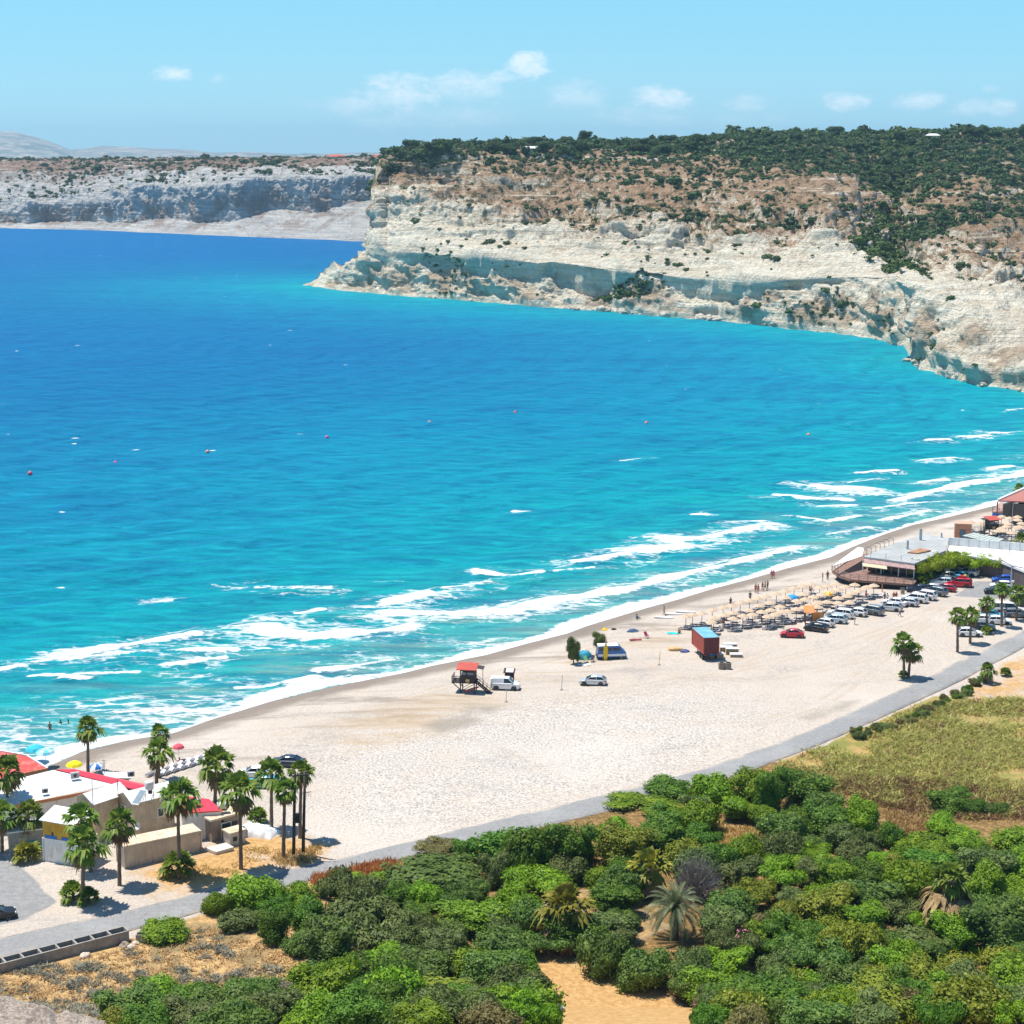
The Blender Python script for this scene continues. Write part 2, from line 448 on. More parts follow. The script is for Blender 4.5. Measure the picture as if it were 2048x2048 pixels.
def strip(name, up, lo, lift, mat, z=1.8, n=120):
    """a paved strip lying on the ground between two edges"""
    def resample(pts):
        w_ = np.array([at(a, b, z)[:2] for a, b in pts])
        t = np.concatenate([[0], np.cumsum(np.hypot(*np.diff(w_, axis=0).T))]); t /= t[-1]
        q = np.linspace(0, 1, n)
        a = np.stack([np.interp(q, t, w_[:, 0]), np.interp(q, t, w_[:, 1])], 1)
        k = np.array([1, 2, 3, 2, 1.]) / 9
        b_ = a.copy()
        for _ in range(3):
            for c in (0, 1):
                b_[2:-2, c] = np.convolve(b_[:, c], k, 'same')[2:-2]
        return b_
    U, L = resample(up), resample(lo)
    rows = []
    nn = 7
    for j in range(nn):
        t = j / (nn - 1)
        q = U * (1 - t) + L * t
        zz = ground_z(q[:, 0], q[:, 1]) + lift + 0.05 * (1 - (2 * t - 1) ** 2)
        rows.append(np.column_stack([q, zz]))
    # skirts down to the ground
    top = rows[0].copy(); top[:, 2] -= 0.4; bot = rows[-1].copy(); bot[:, 2] -= 0.4
    P = np.concatenate([top] + rows + [bot])
    f = grid_faces(nn + 2, n)[:, ::-1]
    o = mesh_np(name, P, f, mat, None, False)
    attr(o, 'edge', np.repeat([1, 1, .67, .33, 0, .33, .67, 1, 1], n))
    return o

def build_road():
    m, nt, b, out = new_mat('road_asphalt'); N = NT(nt); p = N.pos()
    n1 = N.noise(p, 0.12, 5, .6); n2 = N.noise(p, 2.5, 4, .7); n3 = N.noise(N.scale(p, (.05, .6, 1), (0, 0, -.75)), 1.0, 4, .6)
    c = N.mix(N.ramp(n2, .3, .7), C(.235, .23, .225), C(.30, .295, .288))
    c = N.mix(N.math('MULTIPLY', N.ramp(n1, .45, .7), .6), c, C(.36, .355, .345))
    c = N.mix(N.math('MULTIPLY', N.ramp(n3, .5, .72), .5), c, C(.25, .255, .27))
    em = N.math('ADD', N.attr('edge'), N.math('ADD', N.math('MULTIPLY', N.math('SUBTRACT', N.noise(p, .5, 5, .7), .5), .9), N.math('MULTIPLY', N.math('SUBTRACT', n1, .5), .9)))
    c = N.mix(N.math('MULTIPLY', N.ramp(em, .74, 1.05), .85), c, C(.48, .40, .325))
    ck = N.n('TexVoronoi', feature='DISTANCE_TO_EDGE'); N.set(ck.inputs['Vector'], N.scale(p, (.25, .25, .25))); c = N.mix(N.math('MULTIPLY', N.math('LESS_THAN', ck.outputs[0], .018), .45), c, C(.12, .12, .12))
    N.set(b.inputs['Base Color'], c); b.inputs['Roughness'].default_value = .85; b.inputs['Specular IOR Level'].default_value = .25
    N.set(b.inputs['Normal'], N.bump(n2, .3, .02))
    o = strip('road', ROAD_UP, ROAD_LO, 0.07, m)
    tag(o, 'grey asphalt beach road curving past the shingle', None, None, 'structure')
build_road()
# ------------------------------------------------------------------ sea
HEAD_W = [(622, 572), (650, 577), (720, 584), (800, 591), (900, 598), (1000, 607), (1100, 615), (1200, 622), (1300, 630), (1400, 638), (1480, 645), (1560, 654), (1650, 663), (1750, 677), (1806, 692), (1812, 722), (1870, 747), (1950, 769), (2048, 781), (2200, 800)]
HW = np.array([at(x, y, 0)[:2] for x, y in HEAD_W])
K = 2048 / 1932
BREAKERS = [  # polyline (1932 px frame), half width m, strength
    ([(-60, 1268), (0, 1263), (36, 1257)], 1.6, 1.0), ([(45, 1249), (110, 1240), (160, 1234)], 0.8, .9), ([(150, 1233), (240, 1220), (320, 1207), (366, 1200)], 2.3, 1.1),
    ([(150, 1242), (300, 1232), (440, 1226)], 1.3, .85), ([(120, 1284), (170, 1284)], 1.2, .9), ([(320, 1256), (375, 1248)], 1.6, 1), ([(390, 1243), (420, 1238)], .9, .9),
    ([(60, 1275), (150, 1275), (255, 1268)], 1.0, .8), ([(495, 1192), (560, 1198), (640, 1200), (700, 1196), (770, 1188)], 3.4, 1.1), ([(500, 1172), (520, 1169)], .8, .9), ([(560, 1160), (605, 1152)], 1.0, .9), ([(690, 1148), (730, 1146)], .8, .9),
    ([(730, 1143), (770, 1133), (806, 1124)], 2.2, 1.1), ([(740, 1158), (800, 1160), (880, 1162), (965, 1154)], 3.0, 1.0), ([(840, 1112), (880, 1108), (922, 1103)], 1.7, 1.1),
    ([(900, 1083), (960, 1085), (1015, 1082)], 1.5, 1.0), ([(1098, 1062), (1140, 1056), (1182, 1050)], 2.4, 1.1), ([(1185, 1045), (1250, 1036), (1290, 1030)], 2.6, 1.1), ([(1250, 1020), (1330, 1016), (1416, 999)], 3.0, 1.1),
    ([(980, 1148), (1060, 1134), (1130, 1125), (1200, 1108), (1260, 1092)], 2.6, 1.1), ([(1260, 1090), (1330, 1076), (1400, 1062)], 1.9, 1.05), ([(1400, 1060), (1450, 1048), (1505, 1035)], 1.7, 1.0),
    ([(450, 1298), (520, 1293)], 1.0, .9), ([(540, 1292), (590, 1282)], 1.2, .95), ([(220, 1345), (300, 1338)], 1.0, .9), ([(600, 1268), (660, 1262), (740, 1248)], 1.2, .9),
    ([(1050, 1078), (1120, 1072)], 1.0, .7), ([(1470, 938), (1540, 943), (1600, 944)], 2.0, 1.0), ([(1536, 918), (1560, 924), (1640, 926)], 2.4, 1.1), ([(1620, 893), (1690, 892)], 1.2, 1), ([(1550, 957), (1610, 956)], 1.6, .9),
    ([(1690, 946), (1740, 934), (1790, 922), (1850, 912), (1932, 896), (2050, 872)], 2.5, 1.0), ([(1480, 975), (1560, 985), (1620, 975)], 1.4, .8), ([(1370, 985), (1440, 985)], 1.2, .8), ([(1310, 970), (1336, 971)], 1.0, 1),
    ([(1745, 870), (1800, 868)], 1.4, 1), ([(1750, 834), (1790, 832)], 1.3, 1), ([(1815, 826), (1866, 823)], 1.5, 1), ([(1870, 886), (1906, 880)], 1.6, 1), ([(1840, 818), (1932, 816), (2020, 815)], 1.2, .9), ([(1740, 910), (1780, 908)], 1.4, .95), ([(1650, 960), (1720, 950), (1800, 944)], 1.0, .8),
    ([(1900, 775), (1932, 772)], 1.2, .8), ([(1170, 867), (1225, 866)], .7, 1.0), ([(970, 963), (1002, 962)], .9, 1.0), ([(490, 1110), (560, 1114), (620, 1113)], 1.6, .62), ([(400, 1105), (430, 1106)], .8, .6), ([(292, 1134), (318, 1131)], 1.0, 1),
    ([(1560, 1011), (1640, 998)], 1.4, .9), ([(1660, 985), (1750, 967)], 1.4, .95), ([(1600, 912), (1660, 905)], .8, .7), ([(700, 1100), (760, 1098)], .5, .5)]

def build_sea():
    ylist = np.concatenate([np.linspace(318, 330, 12), np.linspace(332, 700, 190), np.linspace(701.5, 960, 175), np.linspace(961, 1620, 470), np.linspace(1625, 1900, 30)])
    nc = 720
    x, y = fan(ylist, -260, 2330, nc)
    sd = -shore_sd(x, y)
    dh = seg_dist(x, y, HW)
    off = np.minimum(np.maximum(sd, -1), dh * 1.5 + 50)
    core = np.zeros_like(x); lace = np.zeros_like(x); crest = np.zeros_like(x)
    near = sd < 190
    xi, yi = x[near], y[near]
    jit = vnoise(np.stack([xi * .18, yi * .18, np.zeros_like(xi)], 1)) * 1.1
    c_ = np.zeros_like(xi); l_ = np.zeros_like(xi); z_ = np.zeros_like(xi)
    sdn = sd[near]
    for pts, hw, st in BREAKERS:
        poly = np.array([at(a * K, b * K, 0)[:2] for a, b in pts])
        lo, hi = poly.min(0) - 40, poly.max(0) + 40
        s = (xi > lo[0]) & (xi < hi[0]) & (yi > lo[1]) & (yi < hi[1])
        if not s.any(): continue
        d = seg_dist(xi[s], yi[s], poly) + jit[s] * hw * .45
        c_[s] = np.maximum(c_[s], st * (1 - smooth(hw * .1, hw * 1.5, d)))
        l_[s] = np.maximum(l_[s], st * .62 * (1 - smooth(hw * .8, hw * 5 + 2, d)))
        if hw > 1: z_[s] = np.maximum(z_[s], .5 * st * np.exp(-(d / (hw * 1.1 + .5)) ** 2))
    # the swash running up the beach
    sj = sdn + vnoise(np.stack([xi * .07, yi * .07, np.ones_like(xi)], 1)) * 2.6
    band0 = vnoise(np.stack([xi * .05, yi * .05, np.full_like(xi, 9.)], 1))
    c_ = np.maximum(c_, (.98 + .3 * band0) * smooth(-3, -.5, sj) * (1 - smooth(1.2, 4.9, sj)))
    band = vnoise(np.stack([xi * .018, yi * .018, np.full_like(xi, 4.)], 1))
    l_ = np.maximum(l_, np.clip((.46 + .55 * band) * (1 - smooth(9, 44, sj)), 0, 1))
    core[near] = c_; lace[near] = l_; crest[near] = z_
    p = np.stack([x, y, np.zeros_like(x)], 1)
    # swell running in parallel to the beach, dying at the edge
    ph = sd / 15.0 * 6.283 + fbm(p * .02, 2) * 5
    amp = .24 * smooth(2, 30, sd) * (1 - smooth(500, 1500, y) * .6)
    z = amp * np.sin(ph) + .3 * amp * np.sin(sd / 6.1 * 6.283 + fbm(p * .05, 2) * 6) + crest
    chop = fbm(p * np.array([.12, .28, 1]), 3) * .35 * smooth(10, 60, sd) * (1 - smooth(350, 1300, y))
    z = z + chop + .05 * smooth(6, 0, sd)
    o = mesh_np('sea_water', np.stack([x, y, z], 1), grid_faces(len(ylist), nc)[:, ::-1], None, None, True)
    attr(o, 'off', off); attr(o, 'core', core); attr(o, 'lace', lace)
    m, nt, b, out = new_mat('sea_water'); N = NT(nt); ps = N.pos()
    offn = N.math('ADD', N.attr('off'), N.math('MULTIPLY', N.math('SUBTRACT', N.noise(N.scale(ps, (.5, 1, 1)), .018, 4, .6), .5), 70.0))
    r = N.n('ValToRGB'); e = r.color_ramp.elements
    stops = [(0.0, (.11, .41, .37)), (.035, (.014, .375, .385)), (.10, (.0, .345, .40)), (.25, (.0, .26, .40)), (.5, (.0, .172, .352)), (1.0, (.0, .142, .365))]
    e[0].position, e[0].color = stops[0][0], C(*stops[0][1]); e[1].position, e[1].color = stops[-1][0], C(*stops[-1][1])
    for q, c in stops[1:-1]:
        k = e.new(q); k.color = C(*c)
    nt.links.new(N.math('DIVIDE', offn, 600.0), r.inputs[0])
    col = r.outputs[0]
    sandy = N.math('MULTIPLY', N.ramp(N.noise(N.scale(ps, (.04, .14, 1), (0, 0, -.7)), 1.0, 4, .6), .5, .68), N.math('SUBTRACT', 1.0, N.ramp(N.attr('off'), 8, 46)))
    col = N.mix(N.math('MULTIPLY', sandy, .55), col, C(.27, .36, .31))
    # dark streaks painted into the water colour in place of shading on wave slopes
    st1 = N.noise(N.scale(ps, (.012, .05, 1), (0, 0, .12)), 1.0, 6, .65, .3)
    col = N.mix(N.math('MULTIPLY', N.ramp(st1, .42, .7), .35), col, C(.001, .09, .27))
    ch0 = N.noise(N.scale(ps, (.07, .33, 1), (0, 0, .10)), 1.0, 7, .74, .3)
    col = N.mix(N.math('MULTIPLY', N.ramp(ch0, .40, .62), .42), col, C(.0, .075, .24))
    # foam
    fn = N.noise(N.scale(ps, (.55, 1.1, 1)), 1.0, 6, .7, .4)
    fcore = N.ramp(N.math('ADD', N.attr('core'), N.math('MULTIPLY', N.math('SUBTRACT', fn, .5), 1.9)), .42, .72)
    v = N.n('TexVoronoi', feature='DISTANCE_TO_EDGE')
    wv = N.n('VectorMath', operation='ADD'); N.set(wv.inputs[0], N.scale(ps, (.16, .42, 1), (0, 0, -.5)))
    dn = N.n('TexNoise'); N.set(dn.inputs['Vector'], N.scale(ps, (.5, .9, 1))); dn.inputs['Scale'].default_value = .8; dn.inputs['Detail'].default_value = 4
    dv = N.n('VectorMath', operation='SCALE'); nt.links.new(dn.outputs['Color'], dv.inputs[0]); dv.inputs['Scale'].default_value = 1.3
    nt.links.new(dv.outputs[0], wv.inputs[1]); nt.links.new(wv.outputs[0], v.inputs['Vector']); v.inputs['Scale'].default_value = 1.0
    cell = N.math('SUBTRACT', 1.0, N.math('MULTIPLY', v.outputs[0], 4.2))
    patch = N.noise(N.scale(ps, (.03, .09, 1), (0, 0, -.6)), 1.0, 5, .65)
    lv = N.math('ADD', N.math('MULTIPLY', cell, .42), N.math('MULTIPLY', N.math('SUBTRACT', patch, .5), 2.0))
    lv = N.math('ADD', lv, N.math('MULTIPLY', N.math('SUBTRACT', fn, .5), .9))
    flace = N.math('MULTIPLY', N.ramp(N.math('ADD', lv, N.math('MULTIPLY', N.attr('lace'), .9)), .70, 1.15), N.ramp(N.attr('lace'), .02, .25))
    # small whitecaps out at sea
    wc = N.n('TexVoronoi'); N.set(wc.inputs['Vector'], N.scale(ps, (.05, .085, 1))); wc.inputs['Scale'].default_value = 1.0
    wcd = N.math('ADD', wc.outputs[0], N.math('MULTIPLY', N.math('SUBTRACT', N.noise(N.scale(ps, (.35, 1.2, 1)), 1.0, 4, .7), .5), .22))
    sepc = N.n('SeparateColor'); nt.links.new(wc.outputs['Color'], sepc.inputs[0])
    wcap = N.math('MULTIPLY', N.math('LESS_THAN', wcd, .055), N.math('GREATER_THAN', sepc.outputs[0], .86))
    foam = N.math('MAXIMUM', N.math('MAXIMUM', fcore, N.math('MULTIPLY', flace, .85)), N.math('MULTIPLY', wcap, .9))
    col = N.mix(foam, col, C(.86, .88, .88))
    ch = N.noise(N.scale(ps, (.055, .26, 1), (0, 0, .10)), 1.0, 7, .72, .3)
    h1 = N.noise(N.scale(ps, (.10, .26, 1), (0, 0, .12)), 1.0, 8, .68, .5); h2 = N.noise(N.scale(ps, (.6, 1.3, 1), (0, 0, .1)), 1.0, 4, .7)
    hh = N.math('ADD', N.math('MULTIPLY', h1, 1.0), N.math('MULTIPLY', h2, .16))
    nb = N.bump(hh, 1.0, 1.9)
    df = N.n('BsdfDiffuse'); N.set(df.inputs['Color'], col); N.set(df.inputs['Normal'], nb)
    gl = N.n('BsdfGlossy'); gl.inputs['Roughness'].default_value = .28; N.set(gl.inputs['Normal'], nb)
    fr = N.n('Fresnel'); fr.inputs['IOR'].default_value = 1.33; N.set(fr.inputs['Normal'], nb)
    mx = N.n('MixShader'); N.set(mx.inputs[0], N.math('MULTIPLY', N.math('MULTIPLY', fr.outputs[0], .22), N.math('SUBTRACT', 1.0, foam)))
    nt.links.new(df.outputs[0], mx.inputs[1]); nt.links.new(gl.outputs[0], mx.inputs[2]); nt.links.new(mx.outputs[0], out.inputs[0]); nt.nodes.remove(b)
    o.data.materials.append(m)
    tag(o, 'turquoise sea with breaking surf along the beach', None, None, 'structure')
build_sea()

# ------------------------------------------------------------------ cliffs: profiles swept along the shore
def loft(name, cols, nu, segs, amp, terr, mat, seed=0., strata=1.0):
    """cols: (px, [(py or height row, depth)...]); every column has the same profile points"""
    px = np.array([c[0] for c in cols], float)
    prof = np.array([c[1] for c in cols], float)            # (ncol, npts, 2)
    u = np.linspace(px[0], px[-1], nu)
    npt = prof.shape[1]
    pp = np.stack([[np.interp(u, px, prof[:, k, j]) for k in range(npt)] for j in (0, 1)], -1)   # npt,nu,2
    t = np.concatenate([np.linspace(k, k + 1, s, endpoint=False) for k, s in enumerate(segs)] + [[npt - 1]])
    nr = len(t)
    py = np.empty((nr, nu)); Y = np.empty((nr, nu)); tt = np.repeat(t[:, None], nu, 1)
    for i in range(nu):
        py[:, i] = np.interp(t, np.arange(npt), pp[:, i, 0]); Y[:, i] = np.interp(t, np.arange(npt), pp[:, i, 1])
    U = np.repeat(u[None], nr, 0)
    a, b_ = (U - 1024) / F, (py - 1024) / F
    dy = CP - b_ * SP; dz = -SP - b_ * CP
    k = Y / dy
    P = np.stack([a * k, Y, H + dz * k], -1)
    # outward normal
    du = np.gradient(P, axis=1); dv = np.gradient(P, axis=0)
    nrm = np.cross(du, dv); nrm /= np.linalg.norm(nrm, axis=-1, keepdims=True) + 1e-9
    s = np.sign((nrm * np.array([0, -1, .6])).sum(-1, keepdims=True)); s[s == 0] = 1
    nrm *= s
    for _ in range(3):
        nrm[1:-1] = (nrm[:-2] + nrm[1:-1] + nrm[2:]) / 3; nrm[:, 1:-1] = (nrm[:, :-2] + nrm[:, 1:-1] + nrm[:, 2:]) / 3
    nrm /= np.linalg.norm(nrm, axis=-1, keepdims=True) + 1e-9
    q = P.reshape(-1, 3) + seed
    A = np.interp(tt, np.arange(npt), amp).reshape(-1); T = np.interp(tt, np.arange(npt), terr).reshape(-1)
    rough = fbm(q * np.array([.035, .035, .05]), 5, .55) * 5 + fbm(q * .16, 4, .65, True) * 3.0
    crag = np.tanh(vnoise(q * np.array([.075, .05, .10])) * 3.5) * 2.3 + np.tanh(vnoise(q * np.array([.17, .13, .24]) + 5) * 4) * 1.25 + np.tanh(vnoise(q * np.array([.36, .3, .5]) + 8) * 4) * .5
    qd = q @ np.array([[.8, 0, .6], [0, 1, 0], [-.6, 0, .8]]); fold = vnoise(qd * np.array([.02, .03, .16]) + 31) * 3.0 + vnoise(qd * np.array([.05, .05, .42]) + 11) * 1.2
    rough = rough * .8 + (crag + fold) * (1 if seed == 0 else .35)
    A = A * smooth(600, 790, U.reshape(-1)) if seed == 0 else A
    but = fbm(q * np.array([.05, .02, .006]), 3, .5, True) * 4.0
    lay = fbm(q * np.array([.012, .012, .42]), 3, .6) ; lay2 = np.tanh(fbm(q * np.array([.02, .02, .2]), 2) * 5)
    buts = fbm(q * np.array([.028, .015, .004]) + 3, 3, .5, True) * 11.0 * np.exp(-((tt.reshape(-1) - 3.6) / 1.1) ** 2) * smooth(560, 800, U.reshape(-1)) * (seed == 0)
    disp = A * (rough + but * .8) + buts * .55 + T * (lay * 3.2 + lay2 * 1.8) * strata
    Pn = P.reshape(-1, 3) + nrm.reshape(-1, 3) * disp[:, None]
    o = mesh_np(name, Pn, grid_faces(nr, nu), mat, None, False)
    attr(o, 'zone', tt.reshape(-1))
    return o, Pn.reshape(nr, nu, 3), tt, U

def cliff_mat(name, z_brown, rockc, rockd, earthc, scrub):
    m, nt, b, out = new_mat(name); N = NT(nt); p = N.pos()
    n1 = N.noise(p, .03, 6, .62); n2 = N.noise(p, .16, 5, .65); n3 = N.noise(p, .9, 4, .7)
    st = N.noise(N.scale(p, (.02, .02, .55)), 1.0, 5, .7, .4)
    rub = N.math('MULTIPLY', N.ramp(N.noise(p, .045, 5, .65), .46, .56), N.math('MULTIPLY', N.ramp(N.attr('zone'), 1.1, 1.6), N.math('SUBTRACT', 1.0, N.ramp(N.attr('zone'), 2.6, 3.0))))
    rock = N.mix(N.ramp(st, .32, .66), C(*rockd), C(*rockc))
    rock = N.mix(N.math('MULTIPLY', N.ramp(n2, .56, .70), .5), rock, C(.36, .275, .19))
    n4 = N.noise(p, .34, 5, .7, .6)
    rock = N.mix(N.math('MULTIPLY', N.ramp(n4, .58, .68), .38), rock, C(.33, .29, .24))
    rock = N.mix(N.math('MULTIPLY', N.ramp(n3, .5, .8), .35), rock, C(.40, .35, .27))
    earth = N.mix(N.ramp(n2, .35, .65), C(*earthc), C(earthc[0] * .62, earthc[1] * .55, earthc[2] * .5))
    gn = N.n('NewGeometry'); sp = N.n('SeparateXYZ'); nt.links.new(gn.outputs['True Normal'], sp.inputs[0])
    flat = N.ramp(sp.outputs[2], .30, .62)
    bed = N.noise(N.scale(p, (.010, .010, .36)), 1.0, 4, .62, .25)
    ledge = N.math('MULTIPLY', N.ramp(bed, .545, .60), N.ramp(N.noise(p, .05, 4, .6), .40, .58))
    z = N.math('ADD', N.attr('zone'), N.math('ADD', N.math('MULTIPLY', N.math('SUBTRACT', n1, .5), 1.9), N.math('MULTIPLY', N.math('SUBTRACT', n2, .5), 1.1)))
    z = N.math('ADD', z, N.math('MULTIPLY', N.math('SUBTRACT', n4, .5), 1.6))
    up = N.ramp(z, z_brown - .25, z_brown + .3)
    em = N.math('MULTIPLY', up, N.math('ADD', N.math('MULTIPLY', flat, .75), .25))
    em = N.math('MULTIPLY', em, N.math('SUBTRACT', 1.0, N.math('MULTIPLY', ledge, .85)))
    rock = N.mix(N.math('MULTIPLY', rub, .75), rock, C(earthc[0] * .9, earthc[1] * .95, earthc[2]))
    col = N.mix(em, rock, earth)
    sc = N.math('MULTIPLY', N.ramp(n2, .50, .62), N.math('MULTIPLY', up, N.ramp(N.noise(p, .011, 4, .6), .40, .58)))
    col = N.mix(N.math('MULTIPLY', sc, .8), col, C(*scrub))
    col = N.mix(N.math('MULTIPLY', N.attr('wood'), N.ramp(n2, .36, .52)), col, C(*scrub))
    N.set(b.inputs['Base Color'], col); b.inputs['Roughness'].default_value = .95; b.inputs['Specular IOR Level'].default_value = .1
    N.set(b.inputs['Normal'], N.bump(N.math('ADD', N.math('ADD', n3, N.math('MULTIPLY', n4, 2.2)), st), 1.0, 1.6))
    return m

def head_cols():
    # px: waterline, ledge, talus top, overhang top, white top, mid slope, plateau edge, skyline ground
    rows = [(606, 571, 570, 570, 569, 569, 568.5, 568, 567.5), (622, 572, 569, 566, 565, 564, 563, 562, 561.5), (680, 581, 572, 545, 543, 541, 540, 539, 538), (735, 586, 576, 512, 510, 507, 505, 503, 502), (742, 586, 578, 505, 498, 494, 492, 490, 489),
        (751, 587, 580, 512, 478, 440, 415, 398, 390), (758, 588, 580, 518, 486, 402, 362, 338, 328), (775, 589, 581, 538, 503, 395, 355, 315, 304), (805, 592, 582, 538, 504, 392, 352, 308, 299), (850, 595, 584, 515, 507, 402, 362, 306, 297), (905, 598, 588, 522, 514, 417, 375, 306, 296), (960, 604, 590, 532, 512, 428, 380, 306, 295),
        (1000, 607, 592, 548, 518, 442, 386, 304, 294), (1040, 610, 594, 562, 522, 446, 390, 303, 293), (1075, 613, 597, 556, 526, 460, 393, 302, 292), (1100, 615, 600, 537, 523, 468, 395, 302, 292), (1135, 617, 606, 560, 525, 470, 396, 302, 291), (1160, 619, 607, 592, 530, 468, 396, 301, 290), (1205, 622, 608, 600, 537, 462, 392, 300, 290), (1232, 624, 606, 575, 541, 458, 390, 300, 289),
        (1270, 628, 606, 557, 546, 458, 388, 298, 287), (1320, 632, 608, 557, 550, 462, 390, 296, 285), (1345, 634, 612, 575, 553, 478, 392, 296, 284), (1380, 637, 616, 592, 556, 498, 395, 294, 282), (1430, 641, 618, 611, 559, 494, 395, 291, 279), (1470, 645, 620, 600, 562, 488, 395, 289, 277), (1500, 648, 622, 588, 563, 486, 394, 287, 275),
        (1560, 655, 627, 578, 561, 488, 393, 284, 272), (1650, 664, 634, 568, 556, 456, 385, 281, 272), (1700, 670, 640, 565, 554, 474, 390, 281, 272), (1756, 679, 648, 557, 550, 508, 410, 283, 272), (1800, 692, 655, 560, 553, 538, 430, 284, 272), (1812, 716, 668, 568, 558, 545, 430, 284, 271), (1840, 738, 690, 590, 578, 548, 420, 283, 271), (1880, 750, 712, 610, 597, 540, 410, 280, 270), (1950, 770, 735, 640, 622, 545, 410, 277, 269), (2048, 782, 755, 680, 655, 590, 430, 276, 267), (2150, 795, 770, 700, 680, 600, 440, 275, 265), (2330, 815, 790, 720, 700, 610, 450, 274, 263)]
    cols = []
    for r in rows:
        x = r[0]; Yw = at(x, r[1], 0).y
        s = smooth(742, 775, np.array([x]))[0]
        g = smooth(1480, 2080, np.array([x]))[0]
        y1, y2 = Yw + 4, Yw + 13 + 22 * g
        y3 = y2 + 8 * g - 4.5 * s * (1 - g)
        y4 = y3 + 10 + 34 * s + 60 * g
        y5 = y4 + 4 + 85 * s + 120 * g
        ed = np.interp(x, [742, 752, 900, 1500, 1800, 2330], [Yw + 40, Yw + 70, 1150, 1190, 1230, 1300])
        y6 = max(y5 + 6, ed); y7 = y6 + 8 + 190 * s
        pr = [(r[1] + 9, Yw - 2), (r[1], Yw)] + list(zip(r[2:], (y1, y2, y3, y4, y5, y6, y7)))
        last = pr[-1]; pr.append((last[0] + .5 + 14 * s, last[1] + 500))
        cols.append((x, pr))
    return cols
head_m = cliff_mat('limestone_hill', 5.0, (.93, .86, .70), (.72, .62, .47), (.50, .345, .22), (.055, .075, .03))
#                 foot w  ledge tal  shade white mid  edge sky  back
head, HP, HT, HU = loft('headland', head_cols(), 1250, [2, 6, 44, 20, 78, 60, 54, 22, 4], [.1, .3, .62, .4, .05, .80, .55, .45, .3, .3], [0, .1, .4, 0, 0, 1.25, 1.0, .9, .2, 0], head_m)
def wood_mask(t, u, n):
    edge = np.interp(u, [760, 1050, 1350, 1650, 1800, 2048], [7.15, 7.0, 6.8, 6.45, 6.3, 6.5])
    strip = np.exp(-((t - np.interp(u, [1750, 1900, 2048], [5.2, 5.75, 6.0])) / .22) ** 2) * smooth(1700, 1850, u)
    return np.clip(smooth(edge - .12, edge + .12, t + .38 * n) + strip * .8, 0, 1)
attr(head, 'wood', wood_mask(HT.reshape(-1), HU.reshape(-1), fbm(HP.reshape(-1, 3) * .014 + 3, 3)))
tag(head, 'white limestone headland with brown scrub slopes above the sea', None, None, 'structure')

def far_cols():
    rows = [(-200, 452, 446, 428, 400, 345, 322, 321), (0, 456, 447, 425, 394, 345, 322, 320.5), (40, 457, 449, 426, 392, 345, 322, 320.5), (60, 458, 448, 405, 388, 345, 322, 320.5), (100, 458, 443, 410, 390, 345, 322, 320.5), (180, 460, 444, 408, 388, 345, 321, 320), (250, 463, 446, 400, 376, 342, 321, 319.5), (262, 464, 447, 378, 366, 340, 321, 319.5), (290, 465, 442, 372, 364, 340, 321, 319.5),
        (345, 467, 437, 376, 362, 338, 320.5, 319), (400, 470, 447, 378, 361, 338, 320.5, 319), (440, 471, 444, 374, 358, 337, 320, 319), (480, 473, 441, 366, 356, 336, 320, 318.5), (510, 474, 432, 360, 352, 335, 320, 318.5), (560, 476, 418, 358, 350, 334, 319.5, 318), (620, 478, 426, 357, 348, 333, 319, 317.5), (650, 479, 424, 356, 347, 332, 319, 317.5), (700, 482, 406, 355, 346, 331, 318, 316.5), (760, 484, 397, 352, 344, 330, 317.5, 316), (900, 490, 395, 350, 342, 330, 317, 315)]
    cols = []
    for r in rows:
        Yw = at(r[0], r[1], 0).y
        tal = 30 + (450 - r[2]) * .9
        ys = [Yw, Yw + tal, Yw + tal + 4, Yw + tal + 24, Yw + tal + 110, Yw + tal + 380, Yw + tal + 800]
        pr = [(r[1] + 5, Yw - 3)] + list(zip(r[1:], ys)); pr.append((pr[-1][0] + 4, pr[-1][1] + 1500))
        cols.append((r[0], pr))
    return cols
far_m = cliff_mat('far_limestone', 4.6, (.68, .66, .62), (.42, .42, .42), (.37, .26, .20), (.06, .08, .04))
far, FP, FT, FU = loft('far_cliffs', far_cols(), 900, [2, 30, 48, 28, 34, 28, 10, 4], [.1, .25, .45, .9, 1.0, .8, .5, .3, .2], [0, .2, .1, .1, .8, .9, .6, 0, 0], far_m, 300.)
tag(far, 'distant pale cliffs with scrub on top across the bay', None, None, 'structure')

